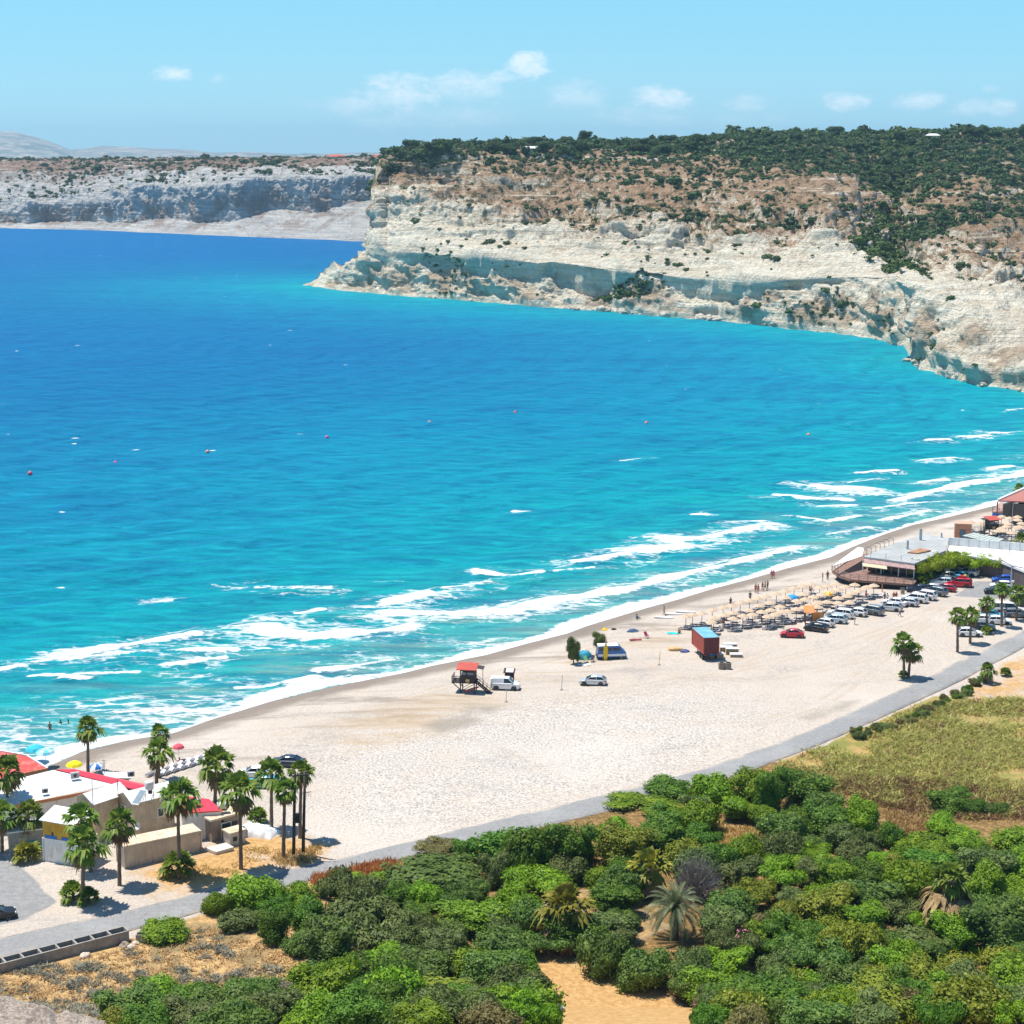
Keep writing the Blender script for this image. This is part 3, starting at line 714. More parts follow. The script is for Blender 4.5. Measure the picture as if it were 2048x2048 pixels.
def build_mountains():
    ridge = [(-300, 262), (0, 265), (50, 266), (85, 273), (115, 281), (140, 291), (160, 300), (230, 294), (300, 297), (380, 300), (440, 306), (520, 305), (600, 309), (700, 307), (900, 304), (1200, 300)]
    u = np.linspace(-300, 1200, 420); ry = np.interp(u, [r[0] for r in ridge], [r[1] for r in ridge])
    rows = []
    for t in np.linspace(0, 1, 26):
        Y = 12800 + 3000 * t
        a = (u - 1024) / F * Y
        top = H + (308 - ry) / F * 15800 * 1.0
        z = -5 + (top + 5) * (t ** .8)
        p = np.stack([a, np.full_like(u, Y), z], 1)
        z = z + (fbm(p * .0018, 5) * 45 + fbm(p * .006, 3, .5, True) * 16) * np.sin(math.pi * min(t, .93)) ** .7
        rows.append(np.stack([a, np.full_like(u, Y), z], 1))
    b = rows[-1].copy(); b[:, 1] += 900; b[:, 2] = -20; rows.append(b)
    m, nt, bs, out = new_mat('mountain_rock'); N = NT(nt); p = N.pos()
    N.set(bs.inputs['Base Color'], N.mix(N.ramp(N.noise(p, .006, 7, .7), .4, .62), C(.12, .12, .08), C(.45, .36, .28))); bs.inputs['Roughness'].default_value = 1
    o = mesh_np('mountains', np.concatenate(rows), grid_faces(len(rows), len(u)), m, None, True)
    tag(o, 'hazy blue mountain ridge on the horizon', None, None, 'structure')
build_mountains()

def build_haze():
    o = MB().box((0, 8300, 150), (16000, 18400, 330)).build('haze')
    m = bpy.data.materials.new('haze_air'); m.use_nodes = True; nt = m.node_tree; nt.nodes.clear()
    out = nt.nodes.new('ShaderNodeOutputMaterial'); v = nt.nodes.new('ShaderNodeVolumePrincipled')
    v.inputs['Color'].default_value = C(.48, .78, 1.0); v.inputs['Density'].default_value = HAZE; v.inputs['Anisotropy'].default_value = .2
    nt.links.new(v.outputs[0], out.inputs['Volume'])
    o.data.materials.append(m)
    tag(o, 'thin blue sea haze', None, None, 'stuff')
HAZE = 6e-5
build_haze()
# ------------------------------------------------------------------ foliage
def leaf_mat(name, a, b_, c, rough=.55, trans=.25, var=.35):
    """a dark, b mid, c light leaf colours"""
    m, nt, b, out = new_mat(name); N = NT(nt); p = N.pos()
    oi = N.n('ObjectInfo')
    n1 = N.noise(p, .9, 4, .6); n2 = N.noise(p, 4.5, 3, .7)
    f = N.math('ADD', N.math('MULTIPLY', n1, .6), N.math('MULTIPLY', n2, .4))
    col = N.mix(N.ramp(f, .36, .54), C(*a), C(*b_)); col = N.mix(N.ramp(f, .5, .66), col, C(*c))
    hs = N.n('HueSaturation'); nt.links.new(col, hs.inputs['Color'])
    N.set(hs.inputs['Hue'], N.math('ADD', .5, N.math('MULTIPLY', N.math('SUBTRACT', oi.outputs['Random'], .68), .026)))
    N.set(hs.inputs['Value'], N.math('ADD', 1 - var / 2, N.math('MULTIPLY', oi.outputs['Random'], var)))
    N.set(b.inputs['Base Color'], hs.outputs[0]); b.inputs['Roughness'].default_value = rough; b.inputs['Specular IOR Level'].default_value = .25
    tr = N.n('BsdfTranslucent'); nt.links.new(hs.outputs[0], tr.inputs[0])
    mx = N.n('MixShader'); mx.inputs[0].default_value = trans
    nt.links.new(b.outputs[0], mx.inputs[1]); nt.links.new(tr.outputs[0], mx.inputs[2]); nt.links.new(mx.outputs[0], out.inputs[0])
    return m
LEAF = {
 'bright': leaf_mat('leaf_bright', (.085, .18, .008), (.165, .30, .010), (.30, .43, .02)),
 'deep': leaf_mat('leaf_deep', (.046, .115, .010), (.095, .20, .014), (.18, .30, .022)),
 'blue': leaf_mat('leaf_blue', (.058, .120, .020), (.115, .20, .032), (.21, .30, .050)),
 'olive': leaf_mat('leaf_olive', (.075, .115, .030), (.135, .185, .045), (.23, .27, .075)),
 'yellow': leaf_mat('leaf_yellow', (.11, .15, .012), (.21, .25, .02), (.33, .34, .03)),
 'grey': leaf_mat('leaf_grey', (.11, .10, .085), (.19, .175, .155), (.28, .26, .24)),
 'hedge': leaf_mat('leaf_hedge', (.14, .22, .01), (.27, .38, .014), (.40, .50, .025)),
 'rusty': leaf_mat('leaf_rusty', (.12, .12, .035), (.20, .18, .055), (.30, .25, .09)),
}
bark = plain('bark', (.16, .11, .075), .9, .4, 4, bump=.6)
twig = plain('twig', (.30, .26, .23), .9, .3, 4)

def leaves(points, outs, lmin, lmax, asp=.5, droop=0., jitter=.75, r=rng):
    n = len(points)
    nn = outs + r.normal(0, jitter, (n, 3)); nn /= np.linalg.norm(nn, axis=1, keepdims=True) + 1e-9
    t = r.normal(0, 1, (n, 3)); t[:, 2] -= droop * 2.5
    t -= (t * nn).sum(1, keepdims=True) * nn; t /= np.linalg.norm(t, axis=1, keepdims=True) + 1e-9
    b_ = np.cross(nn, t)
    L = r.uniform(lmin, lmax, (n, 1)); W = L * asp
    v = np.stack([points - t * L * .5, points + b_ * W * .5 + nn * L * .08, points + t * L * .5, points - b_ * W * .5 + nn * L * .08], 1).reshape(-1, 3)
    return v, np.arange(4 * n).reshape(n, 4)

def lobe_points(lobes, n, r, lo=-.55, depth=(.74, 1.14)):
    area = np.array([l[1][0] * l[1][1] + l[1][0] * l[1][2] + l[1][1] * l[1][2] for l in lobes]); area /= area.sum()
    P, O = [], []
    for i, (c, rad) in enumerate(lobes):
        k = int(n * area[i])
        d = r.normal(0, 1, (k * 2, 3)); d /= np.linalg.norm(d, axis=1, keepdims=True)
        d = d[d[:, 2] > lo][:k]
        rr = r.uniform(*depth, (len(d), 1)) + (fbm(d * 2.2 + c + i, 2) * .32 + fbm(d * 5.5 + i * 3, 2) * .20)[:, None]
        p = np.array(c) + d * np.array(rad) * rr
        keep = np.ones(len(p), bool)
        for j, (c2, r2) in enumerate(lobes):
            if j != i: keep &= (((p - np.array(c2)) / np.array(r2)) ** 2).sum(1) > .62
        P.append(p[keep]); O.append(d[keep])
    return np.concatenate(P), np.concatenate(O)

def lobe_core(lobes, sc, r, nu=9, nv=6):
    V, Fc, n = [], [], 0
    for i, (c, rad) in enumerate(lobes):
        th = np.linspace(0, 2 * math.pi, nu, endpoint=False); ph = np.linspace(.05, math.pi - .05, nv)
        d = np.array([[math.sin(b) * math.cos(a), math.sin(b) * math.sin(a), math.cos(b)] for b in ph for a in th])
        rr = sc - .06 + (fbm(d * 2.2 + c + i, 2) * .36)[:, None]
        V.append(np.array(c) + d * np.array(rad) * rr)
        for k in range(nv - 1):
            for j in range(nu):
                Fc.append((n + k * nu + j, n + (k + 1) * nu + j, n + (k + 1) * nu + (j + 1) % nu, n + k * nu + (j + 1) % nu))
        n += len(d)
    return np.concatenate(V), np.array(Fc)

def join(*parts):
    V, Fc, n = [], [], 0
    for v, f in parts:
        V.append(v); Fc.append(f + n); n += len(v)
    return np.concatenate(V), np.concatenate(Fc)

def crown_mesh(kind, seed):
    """unit crown: about 2 wide (radius 1) and 1..1.6 tall from z=0; returns (mesh, trunk mesh)"""
    r = np.random.default_rng(seed); L = []
    tb = MB()
    if kind == 'dome':
        L.append(((0, 0, .42), (.80, .80, .55)))
        for k in range(12):
            a = k * 2 * math.pi / 12 + r.uniform(-.3, .3); q = r.uniform(.40, .80)
            L.append(((q * math.cos(a), q * math.sin(a), r.uniform(.2, .8)), tuple(r.uniform(.18, .46) * np.array([1, 1, .9]))))
        for k in range(4):
            L.append(((r.uniform(-.4, .4), r.uniform(-.4, .4), r.uniform(.75, .95)), tuple(r.uniform(.22, .36) * np.array([1, 1, .8]))))
        n, size, asp, dr = 5200, (.07, .15), .55, 0
        tb.tube([(0, 0, -.15), (.02, 0, .5)], [.07, .04], 6)
    elif kind == 'tall':
        L.append(((0, 0, .85), (.66, .66, .72)))
        for k in range(17):
            a = r.uniform(0, 6.28); q = r.uniform(.30, .78); z = r.uniform(.3, 1.6)
            L.append(((q * math.cos(a), q * math.sin(a), z), tuple(r.uniform(.17, .42) * np.array([1, 1, .95]))))
        n, size, asp, dr = 6500, (.07, .15), .5, .15
        tb.tube([(0, 0, -.15), (.03, .02, .6), (0, 0, 1.1)], [.09, .06, .03], 6)
        for k in range(4): tb.tube([(0, 0, .35), (.5 * math.cos(k * 1.6), .5 * math.sin(k * 1.6), .9)], [.04, .015], 5)
    elif kind == 'shaggy':
        for k in range(13):
            a = r.uniform(0, 6.28); q = math.sqrt(r.uniform(0, .55)); 
            L.append(((q * math.cos(a), q * math.sin(a), .85 - .55 * q + r.uniform(-.1, .1)), tuple(r.uniform(.26, .4) * np.array([1, 1, 1.15]))))
        n, size, asp, dr = 6500, (.10, .24), .22, 1.0
        tb.tube([(0, 0, -.15), (.05, 0, .4), (0, .05, .8)], [.08, .06, .03], 6)
        for k in range(5): tb.tube([(0, 0, .2), (.55 * math.cos(k * 1.25), .55 * math.sin(k * 1.25), .6)], [.04, .015], 5)
    elif kind == 'flat':
        for k in range(14):
            a = r.uniform(0, 6.28); q = math.sqrt(r.uniform(0, .7))
            L.append(((q * math.cos(a), q * math.sin(a), .62 + r.uniform(-.07, .10)), tuple(r.uniform(.26, .40) * np.array([1, 1, .5]))))
        n, size, asp, dr = 5200, (.06, .13), .5, 0
        tb.tube([(0, 0, -.1), (.04, 0, .35), (0, 0, .62)], [.07, .05, .03], 6)
        for k in range(5): tb.tube([(0, 0, .15), (.6 * math.cos(k * 1.25), .6 * math.sin(k * 1.25), .6)], [.035, .015], 5)
    if kind == 'bare':
        V = MB()
        for k in range(260):
            a = r.uniform(0, 6.28); e = r.uniform(.15, 1.5); l = r.uniform(.55, 1.0)
            d = np.array([math.cos(a) * math.cos(e), math.sin(a) * math.cos(e), math.sin(e) * 1.05])
            m1 = d * l * .5 + r.normal(0, .05, 3); m2 = d * l + r.normal(0, .07, 3)
            V.tube([(0, 0, 0), m1, m2], [.012, .009, .004], 3, False)
            for q in range(4):
                V.tube([m1 + (m2 - m1) * r.uniform(0, 1), m2 + r.normal(0, .17, 3)], [.007, .003], 3, False)
        me = bpy.data.meshes.new('crown'); me.from_pydata(V.v, [], V.f); me.update()
        tb.tube([(0, 0, -.1), (0, 0, .2)], [.05, .04], 6)
    else:
        P, O = lobe_points(L, n, r)
        O[:, 2] += .35
        fa = leaves(P, O, size[0], size[1], asp, dr, .6, r)
        fb = lobe_core(L, .80, r)
        V, Fc = join(fa, fb)
        V[:, 2] = np.maximum(V[:, 2], -.02)
        o = mesh_np('crown', V, Fc); me = o.data; bpy.data.objects.remove(o)
    tm = bpy.data.meshes.new('trunk'); tm.from_pydata(tb.v, [], tb.f); tm.update(); tm.materials.append(bark if kind != 'bare' else twig); tm.shade_smooth()
    return me, tm
PROTO = {k: [crown_mesh(k, 40 + 7 * i + s) for s in range(n)] for i, (k, n) in enumerate((('dome', 3), ('tall', 3), ('shaggy', 2), ('flat', 2), ('bare', 1)))}
for k in PROTO:
    for me, tm in PROTO[k]: me.materials.append(None)

def plant(name, kind, tint, loc, rad, height, label, cat, group=None, rz=None):
    me, tm = rnd.choice(PROTO[kind])
    h0 = {'dome': 1.12, 'tall': 1.7, 'shaggy': 1.15, 'flat': .85, 'bare': .95}[kind]
    root = empty(name, loc, rnd.uniform(0, 6.28) if rz is None else rz)
    q = rnd.uniform(.86, 1.16); root.scale = (rad * q, rad / q, height / h0)
    c = bpy.data.objects.new('crown', me); COL.objects.link(c); c.parent = root
    c.material_slots[0].link = 'OBJECT'; c.material_slots[0].material = twig if kind == 'bare' else LEAF[tint]
    t = bpy.data.objects.new('trunk', tm); COL.objects.link(t); t.parent = root
    tag(root, label, cat, group)
    return root

# hand placed shrubs and trees of the thicket: left x, right x, top y, foot y (2048 px frame), kind, tint, label
THICKET = [
 (449, 565, 1736, 1832, 'dome', 'bright', 'big rounded bright green shrub at the roadside, first of the thicket past the palms'),
 (409, 462, 1776, 1835, 'dome', 'bright', 'small bright green shrub at the thicket corner nearest the road bend'),
 (560, 634, 1751, 1822, 'dome', 'bright', 'low bright green shrub just left of the rusty grass verge'),
 (634, 694, 1761, 1800, 'flat', 'bright', 'flat topped bright green shrub below the rusty grass verge'),
 (440, 524, 1806, 1868, 'dome', 'olive', 'dull olive shrub in front of the big roadside shrub, beside dry reeds'),
 (516, 584, 1806, 1895, 'tall', 'deep', 'dark green upright tree at the edge of the dry field'),
 (578, 650, 1790, 1870, 'tall', 'deep', 'mid green tree right of the dark upright tree by the dry field'),
 (566, 652, 1850, 1916, 'dome', 'blue', 'low blue green shrub reaching out on the dry field corner'),
 (642, 832, 1776, 1908, 'shaggy', 'olive', 'largest shaggy olive tree with drooping sprays in the middle of the thicket'),
 (755, 970, 1700, 1800, 'dome', 'blue', 'broad blue green domed shrub under the road, widest of the thicket'),
 (776, 852, 1752, 1800, 'dome', 'bright', 'bright green shrub in front of the broad blue green dome'),
 (832, 908, 1676, 1716, 'flat', 'rusty', 'flat brownish green bush touching the road edge'),
 (904, 960, 1670, 1724, 'tall', 'deep', 'small dark round tree standing against the road'),
 (956, 1104, 1642, 1745, 'dome', 'deep', 'large green shrub along the road left of the long hedge dome'),
 (962, 1020, 1700, 1782, 'tall', 'olive', 'narrow olive tree above the small yellow clearing'),
 (945, 980, 1756, 1804, 'tall', 'blue', 'little blue green tree at the right end of the broad dome'),
 (1006, 1104, 1728, 1792, 'dome', 'bright', 'light green shrub right of the yellow clearing'),
 (868, 1004, 1786, 1884, 'tall', 'bright', 'bright broad tree left of the yellow clearing'),
 (796, 874, 1798, 1858, 'tall', 'deep', 'green tree between the shaggy olive tree and the bright broad tree'),
 (956, 1072, 1838, 1930, 'dome', 'blue', 'grey green domed shrub at the head of the orange earth track'),
 (630, 712, 1892, 2020, 'tall', 'bright', 'tall bright green tree on the right border of the dry field'),
 (716, 814, 1888, 1965, 'tall', 'bright', 'bright tree top behind the pair on the dry field border'),
 (695, 794, 1924, 2024, 'tall', 'deep', 'darker tree right of the tall bright tree by the dry field'),
 (794, 910, 1892, 1990, 'tall', 'blue', 'bluish tree between the shaggy olive tree and the frame foot'),
 (888, 1000, 1878, 1965, 'dome', 'bright', 'bright shrub left of the grey green dome by the earth track'),
 (966, 1098, 1920, 2050, 'shaggy', 'olive', 'olive tree with a visible trunk at the left side of the orange earth track'),
 (832, 896, 1950, 2010, 'dome', 'deep', 'dark shrub left of the olive trunk tree'),
 (780, 985, 1980, 2075, 'dome', 'yellow', 'yellow green shrub at the bottom edge below the olive trunk tree'),
 (570, 730, 2004, 2080, 'dome', 'bright', 'bright shrub cut by the bottom edge under the tall bright tree'),
 (398, 476, 1988, 2075, 'tall', 'deep', 'dark green bush at the bottom edge of the dry field'),
 (470, 520, 1970, 2040, 'tall', 'bright', 'small bright bush below the pale crowned bush of the dry field'),
 (482, 562, 1938, 2015, 'tall', 'blue', 'highest pale green bush of the clump in the dry field'),
 (530, 584, 1990, 2060, 'dome', 'olive', 'dull bush at the right end of the dry field clump'),
 (228, 344, 1984, 2070, 'dome', 'bright', 'leftmost bright bush of the clump at the foot of the dry field'),
 (322, 412, 1984, 2070, 'tall', 'bright', 'bright bush second from the left in the dry field clump'),
 (276, 381, 1828, 1892, 'dome', 'bright', 'lone round bright green bush between road and dry field'),
 (1288, 1384, 1550, 1600, 'dome', 'deep', 'green bush bulging over the road edge in the middle of the bend'),
 (1380, 1470, 1535, 1620, 'dome', 'bright', 'bright hedge dome along the road right of the bulging bush'),
 (1460, 1552, 1525, 1628, 'tall', 'bright', 'tall bright shrub along the road before the open field'),
 (1220, 1358, 1596, 1640, 'flat', 'bright', 'low flat bright shrub by the pebbly patch at the road'),
 (998, 1110, 1632, 1760, 'dome', 'deep', 'dark green dome facing the road left of the long hedge'),
 (1090, 1195, 1626, 1750, 'tall', 'deep', 'dark leafy tree in the long hedge by the road'),
 (1180, 1280, 1628, 1712, 'dome', 'bright', 'bright topped shrub in the long hedge'),
 (1270, 1370, 1630, 1715, 'tall', 'deep', 'dark shrub at the right end of the long hedge'),
 (1360, 1420, 1580, 1650, 'tall', 'olive', 'olive shrub above the square yellow clearing'),
 (1006, 1142, 1728, 1818, 'flat', 'bright', 'spreading light green shrub behind the ragged fan palm'),
 (1016, 1098, 1784, 1880, 'dome', 'blue', 'blue green shrub left of the ragged fan palm'),
 (1166, 1274, 1752, 1842, 'tall', 'deep', 'green tree between the two fan palms'),
 (1156, 1254, 1846, 1962, 'dome', 'blue', 'round dark shrub on the right bank of the earth track'),
 (1238, 1344, 1880, 1990, 'dome', 'blue', 'leafy shrub below the feathery date palm'),
 (1346, 1426, 1880, 1976, 'dome', 'olive', 'olive shrub right of the feathery date palm foot'),
 (1345, 1440, 1696, 1815, 'bare', 'grey', 'bare grey twiggy bush behind the feathery date palm'),
 (1434, 1522, 1706, 1790, 'tall', 'olive', 'olive tree right of the bare grey bush'),
 (1498, 1574, 1526, 1645, 'tall', 'deep', 'dark tall tree at the corner of the open field'),
 (1552, 1668, 1524, 1625, 'tall', 'deep', 'darkest tree jutting into the open field'),
 (1516, 1616, 1608, 1702, 'dome', 'blue', 'blue grey domed tree right of the square yellow clearing'),
 (1608, 1690, 1574, 1660, 'tall', 'blue', 'blue green tree on the border of the open field'),
 (1600, 1704, 1600, 1690, 'tall', 'deep', 'green tree in front of the blue green border tree'),
 (1682, 1768, 1592, 1690, 'tall', 'bright', 'yellow tinged green tree before the dry yellow strip'),
 (1750, 1810, 1630, 1702, 'dome', 'deep', 'dark round shrub left of the dry yellow strip'),
 (1860, 1950, 1574, 1632, 'tall', 'deep', 'dark bush standing alone in the brown field'),
 (1930, 1978, 1590, 1632, 'dome', 'deep', 'middle bush of the dark clump in the brown field'),
 (1968, 2014, 1600, 1632, 'dome', 'blue', 'small bush at the right end of the dark field clump'),
 (1850, 1916, 1622, 1672, 'dome', 'bright', 'bright round shrub under the dark field clump'),
 (1795, 1900, 1658, 1724, 'dome', 'bright', 'low bright shrub right of the dry yellow strip'),
 (1890, 1990, 1655, 1724, 'tall', 'bright', 'bright tree below the brown field'),
 (1980, 2090, 1640, 1720, 'dome', 'bright', 'bright shrub at the right edge under the brown field'),
 (2000, 2100, 1700, 1800, 'tall', 'bright', 'tall bright tree at the right edge beside the skirted palm'),
 (1560, 1650, 1695, 1760, 'flat', 'bright', 'flat crowned bright shrub in the middle of the right thicket'),
 (1635, 1712, 1712, 1800, 'tall', 'bright', 'bright upright shrub right of the flat crowned one'),
 (1700, 1775, 1716, 1785, 'tall', 'deep', 'dark hollow tree right of the bright upright shrub'),
 (1755, 1862, 1780, 1862, 'shaggy', 'olive', 'shaggy olive shrub left of the skirted palm'),
 (1775, 1895, 1845, 1912, 'dome', 'olive', 'grey green dome below the skirted palm'),
 (1925, 2010, 1720, 1830, 'tall', 'bright', 'green tree right of the skirted palm'),
 (1640, 1740, 1950, 2030, 'dome', 'yellow', 'yellowish shrub low in the right thicket'),
 (1850, 1960, 1905, 1985, 'dome', 'yellow', 'yellow green shrub among spiky leaves at lower right'),
 (1960, 2060, 1880, 1960, 'dome', 'yellow', 'yellow green shrub at the right edge, lower corner'),
 (1880, 1990, 1970, 2050, 'dome', 'yellow', 'yellow shrub at the bottom right corner'),
 (1504, 1590, 1815, 1880, 'dome', 'rusty', 'brownish shrub beside the pink oleander'),
 (1505, 1570, 1865, 1935, 'tall', 'deep', 'dark shrub below the brownish one'),
 (1395, 1500, 1890, 1975, 'tall', 'bright', 'green shrub by the lower end of the earth track'),
]
taken = []
def put_shrub(x0, x1, yt, yf, kind, tint, label, group=None):
    s0 = (yf - YH) / H
    rad = (x1 - x0) / 2 / s0
    dep = math.sin(math.atan((yf - YH) / F))
    hgt = max(1.0, ((yf - yt) / s0 - rad * dep * 1.3) * .86)
    p = gat((x0 + x1) / 2, yf - rad * .9 * s0 * dep)
    taken.append((p.x, p.y, rad))
    nm = {'bare': 'bare_bush', 'tall': 'leafy_tree', 'shaggy': 'olive_tree'}.get(kind, 'green_shrub')
    cat = {'bare': 'bush', 'tall': 'tree', 'shaggy': 'tree'}.get(kind, 'shrub')
    p.z -= .1
    return plant(nm, kind, tint, p, rad * 1.08, hgt * 1.05, label, cat, group)
for t in THICKET: put_shrub(*t)

def fill_thicket():
    zone = [tuple(gat(a, b)[:2]) for a, b in [(420, 1840), (520, 1815), (700, 1800), (850, 1770), (1000, 1750), (1200, 1715), (1380, 1650), (1540, 1600), (1640, 1640), (1720, 1640), (1790, 1690), (2060, 1700), (2070, 1710), (2070, 2150), (1420, 2150), (1400, 2030), (1330, 1985), (1180, 1930), (1110, 1900), (1075, 1925), (1085, 2150), (240, 2150), (240, 2055), (560, 2060), (620, 2000), (640, 1920), (530, 1890)]]
    holes = [[tuple(gat(a, b)[:2]) for a, b in h] for h in ([(1405, 1640), (1525, 1640), (1530, 1722), (1430, 1730)], [(975, 1770), (1010, 1770), (1010, 1830), (990, 1835)], [(1770, 1620), (1850, 1620), (1850, 1670), (1800, 1675)],
             [(1060, 1780), (1200, 1770), (1190, 1890), (1060, 1900)], [(1260, 1765), (1440, 1765), (1440, 1945), (1260, 1945)], [(1860, 1770), (1935, 1770), (1935, 1850), (1860, 1850)], [(1255, 1690), (1340, 1690), (1340, 1770), (1255, 1770)])]
    X = np.array(zone); lo, hi = X.min(0), X.max(0)
    kinds = ['dome', 'tall', 'tall', 'dome', 'shaggy', 'flat']
    made = 0
    for _ in range(9000):
        x, y = rnd.uniform(lo[0], hi[0]), rnd.uniform(lo[1], hi[1])
        if not in_poly(np.array([x]), np.array([y]), zone)[0]: continue
        if any(in_poly(np.array([x]), np.array([y]), h)[0] for h in holes): continue
        r = rnd.uniform(1.7, 3.1)
        if any((x - a) ** 2 + (y - b_) ** 2 < (.70 * (r + q)) ** 2 for a, b_, q in taken): continue
        taken.append((x, y, r))
        right = x > 12
        tint = rnd.choices(['bright', 'deep', 'blue', 'olive', 'yellow', 'rusty'], [4, 3, 3, 3, 2.6 if y < 190 and right else .6, .45 if right else .1])[0]
        kind = rnd.choice(kinds)
        word = {'bright': 'bright green', 'deep': 'dark green', 'blue': 'blue green', 'olive': 'olive green', 'yellow': 'yellow green', 'rusty': 'brownish green'}[tint]
        shp = {'dome': 'domed shrub', 'tall': 'upright leafy shrub', 'shaggy': 'shaggy shrub', 'flat': 'flat topped shrub'}[kind]
        plant('green_shrub', kind, tint, (x, y, gz(x, y) - .1), r * 1.1, r * rnd.uniform(.95, 1.5), '%s %s of middling size, crowded among similar ones in the roadside thicket' % (word, shp), 'shrub', '%s %ss filling the thicket' % (word, shp))
        made += 1
fill_thicket()

# ------------------------------------------------------------------ dry tufts and grass (nobody could count them)
def tufts(name, zone_px, n, hmin, hmax, spread, blades, mat, label, seed, keep=None, lean=.5, wid=.05):
    r = np.random.default_rng(seed)
    poly = [tuple(gat(a, b)[:2]) for a, b in zone_px]
    X = np.array(poly); lo, hi = X.min(0), X.max(0)
    pts = r.uniform(lo, hi, (n * 3, 2)); pts = pts[in_poly(pts[:, 0], pts[:, 1], poly)][:n]
    q = np.column_stack([pts, np.zeros(len(pts))])
    dens = fbm(q * .16, 3) + r.normal(0, .25, len(pts))
    pts = pts[dens > (keep if keep is not None else -9)]
    z = ground_z(pts[:, 0], pts[:, 1])
    m = len(pts); sz = r.uniform(.6, 1.3, m)
    base = np.repeat(np.column_stack([pts, z]), blades, 0); s = np.repeat(sz, blades)[:, None]
    k = len(base)
    off = r.normal(0, 1, (k, 3)) * np.array([spread, spread, 0]) * s
    b0 = base + off; h = r.uniform(hmin, hmax, (k, 1)) * s
    tip = b0 + np.column_stack([r.normal(0, lean, (k, 2)) * h, h[:, 0]])
    sd = np.column_stack([r.normal(0, 1, (k, 2)), np.zeros(k)]); sd /= np.linalg.norm(sd, axis=1, keepdims=True)
    wv = sd * wid * s * 2
    mid = (b0 + tip) / 2 + np.column_stack([off[:, :2] * .4, np.zeros(k)])
    V = np.stack([b0 - wv * .6 - [0, 0, .05], mid - wv, tip, mid + wv], 1).reshape(-1, 3)
    o = mesh_np(name, V, np.arange(4 * k).reshape(k, 4), mat)
    tag(o, label, None, None, 'stuff')
    return o
scrub_m = leaf_mat('dry_scrub', (.24, .235, .165), (.34, .33, .245), (.44, .43, .32), .9, .3)
straw_m = leaf_mat('straw', (.46, .30, .11), (.60, .42, .17), (.72, .53, .24), .9, .25)
reed_m = leaf_mat('field_grass', (.28, .27, .06), (.43, .40, .12), (.60, .54, .24), .8, .4)
russet_m = leaf_mat('russet_grass', (.40, .15, .05), (.55, .23, .08), (.64, .32, .12), .9, .25)
brown_m = leaf_mat('brown_grass', (.28, .165, .075), (.38, .24, .11), (.48, .33, .16), .9, .2)
DRY = [(-20, 1945), (150, 1925), (270, 1880), (400, 1850), (470, 1870), (560, 1895), (620, 1930), (630, 2040), (480, 2060), (200, 2075), (-20, 2000)]
tufts('dry_scrub', DRY, 620, .12, .34, .26, 60, scrub_m, 'grey green dry scrub tufts dotted over the dry field', 21, -.05, 1.3, .04)
tufts('straw_grass', DRY, 1500, .08, .2, .2, 10, straw_m, 'straw coloured grass of the dry field', 22, None, 1.2, .03)
FIELD = [(1545, 1535), (1640, 1500), (1755, 1450), (1870, 1405), (2060, 1395), (2060, 1630), (1850, 1640), (1750, 1600), (1690, 1590)]
tufts('field_grass', FIELD, 3000, .2, .6, .4, 18, reed_m, 'rough green and tan grass of the open field', 23, .0, 1.1, .04)
tufts('brown_grass', [(1640, 1560), (1860, 1560), (2060, 1590), (2060, 1640), (1850, 1640), (1720, 1600)], 900, .25, .6, .35, 14, brown_m, 'brown dry grass low in the open field', 24, -.3, .5, .035)
tufts('brown_field_grass', FIELD, 900, .2, .5, .4, 16, brown_m, 'patches of brown grass through the open field', 28, .05, 1.1, .04)
tufts('russet_grass', [(620, 1758), (700, 1742), (780, 1724), (800, 1732), (740, 1768), (650, 1785)], 420, .35, .8, .2, 14, russet_m, 'rusty red grass verge beside the road', 25, None, .35, .03)
tufts('golden_grass', [(1420, 1655), (1515, 1655), (1520, 1712), (1440, 1715)], 240, .2, .5, .25, 14, straw_m, 'golden grass in the square clearing of the thicket', 26, None, .5, .03)
tufts('yellow_grass', [(1770, 1625), (1850, 1630), (1840, 1668), (1800, 1670)], 200, .25, .55, .25, 14, straw_m, 'dry yellow strip of grass between thicket and brown field', 27, None, .5, .03)

# ------------------------------------------------------------------ cliff top scrub: thousands of bushes, one mass each
def blob_scatter(name, pts, rad, mat, label, seed, flat=.75):
    r = np.random.default_rng(seed)
    V, Fc = [], []
    protos = []
    for i in range(6):
        lob = [((0, 0, .35), (.75, .75, .55))] + [((r.uniform(-.5, .5), r.uniform(-.5, .5), r.uniform(.2, .6)), (.45, .45, .4)) for _ in range(3)]
        P, O = lobe_points(lob, 70, r, -.3)
        protos.append(join(leaves(P, O, .35, .7, .7, 0, .5, r), lobe_core(lob[:2], .85, r, 6, 4)))
    n = 0
    for k in range(len(pts)):
        v, f = protos[k % 6]
        a = r.uniform(0, 6.28); c, s = math.cos(a), math.sin(a)
        w_ = v @ np.array([[c, s, 0], [-s, c, 0], [0, 0, flat * r.uniform(.8, 1.3)]]) * rad[k] + pts[k]
        V.append(w_); Fc.append(f + n); n += len(v)
    o = mesh_np(name, np.concatenate(V), np.concatenate(Fc), mat)
    tag(o, label, None, None, 'stuff')
    return o
hill_m = leaf_mat('hill_scrub', (.042, .080, .030), (.070, .120, .042), (.115, .165, .06), .8, .15)
hill2_m = leaf_mat('hill_green', (.045, .085, .022), (.075, .13, .03), (.11, .17, .045), .8, .1)
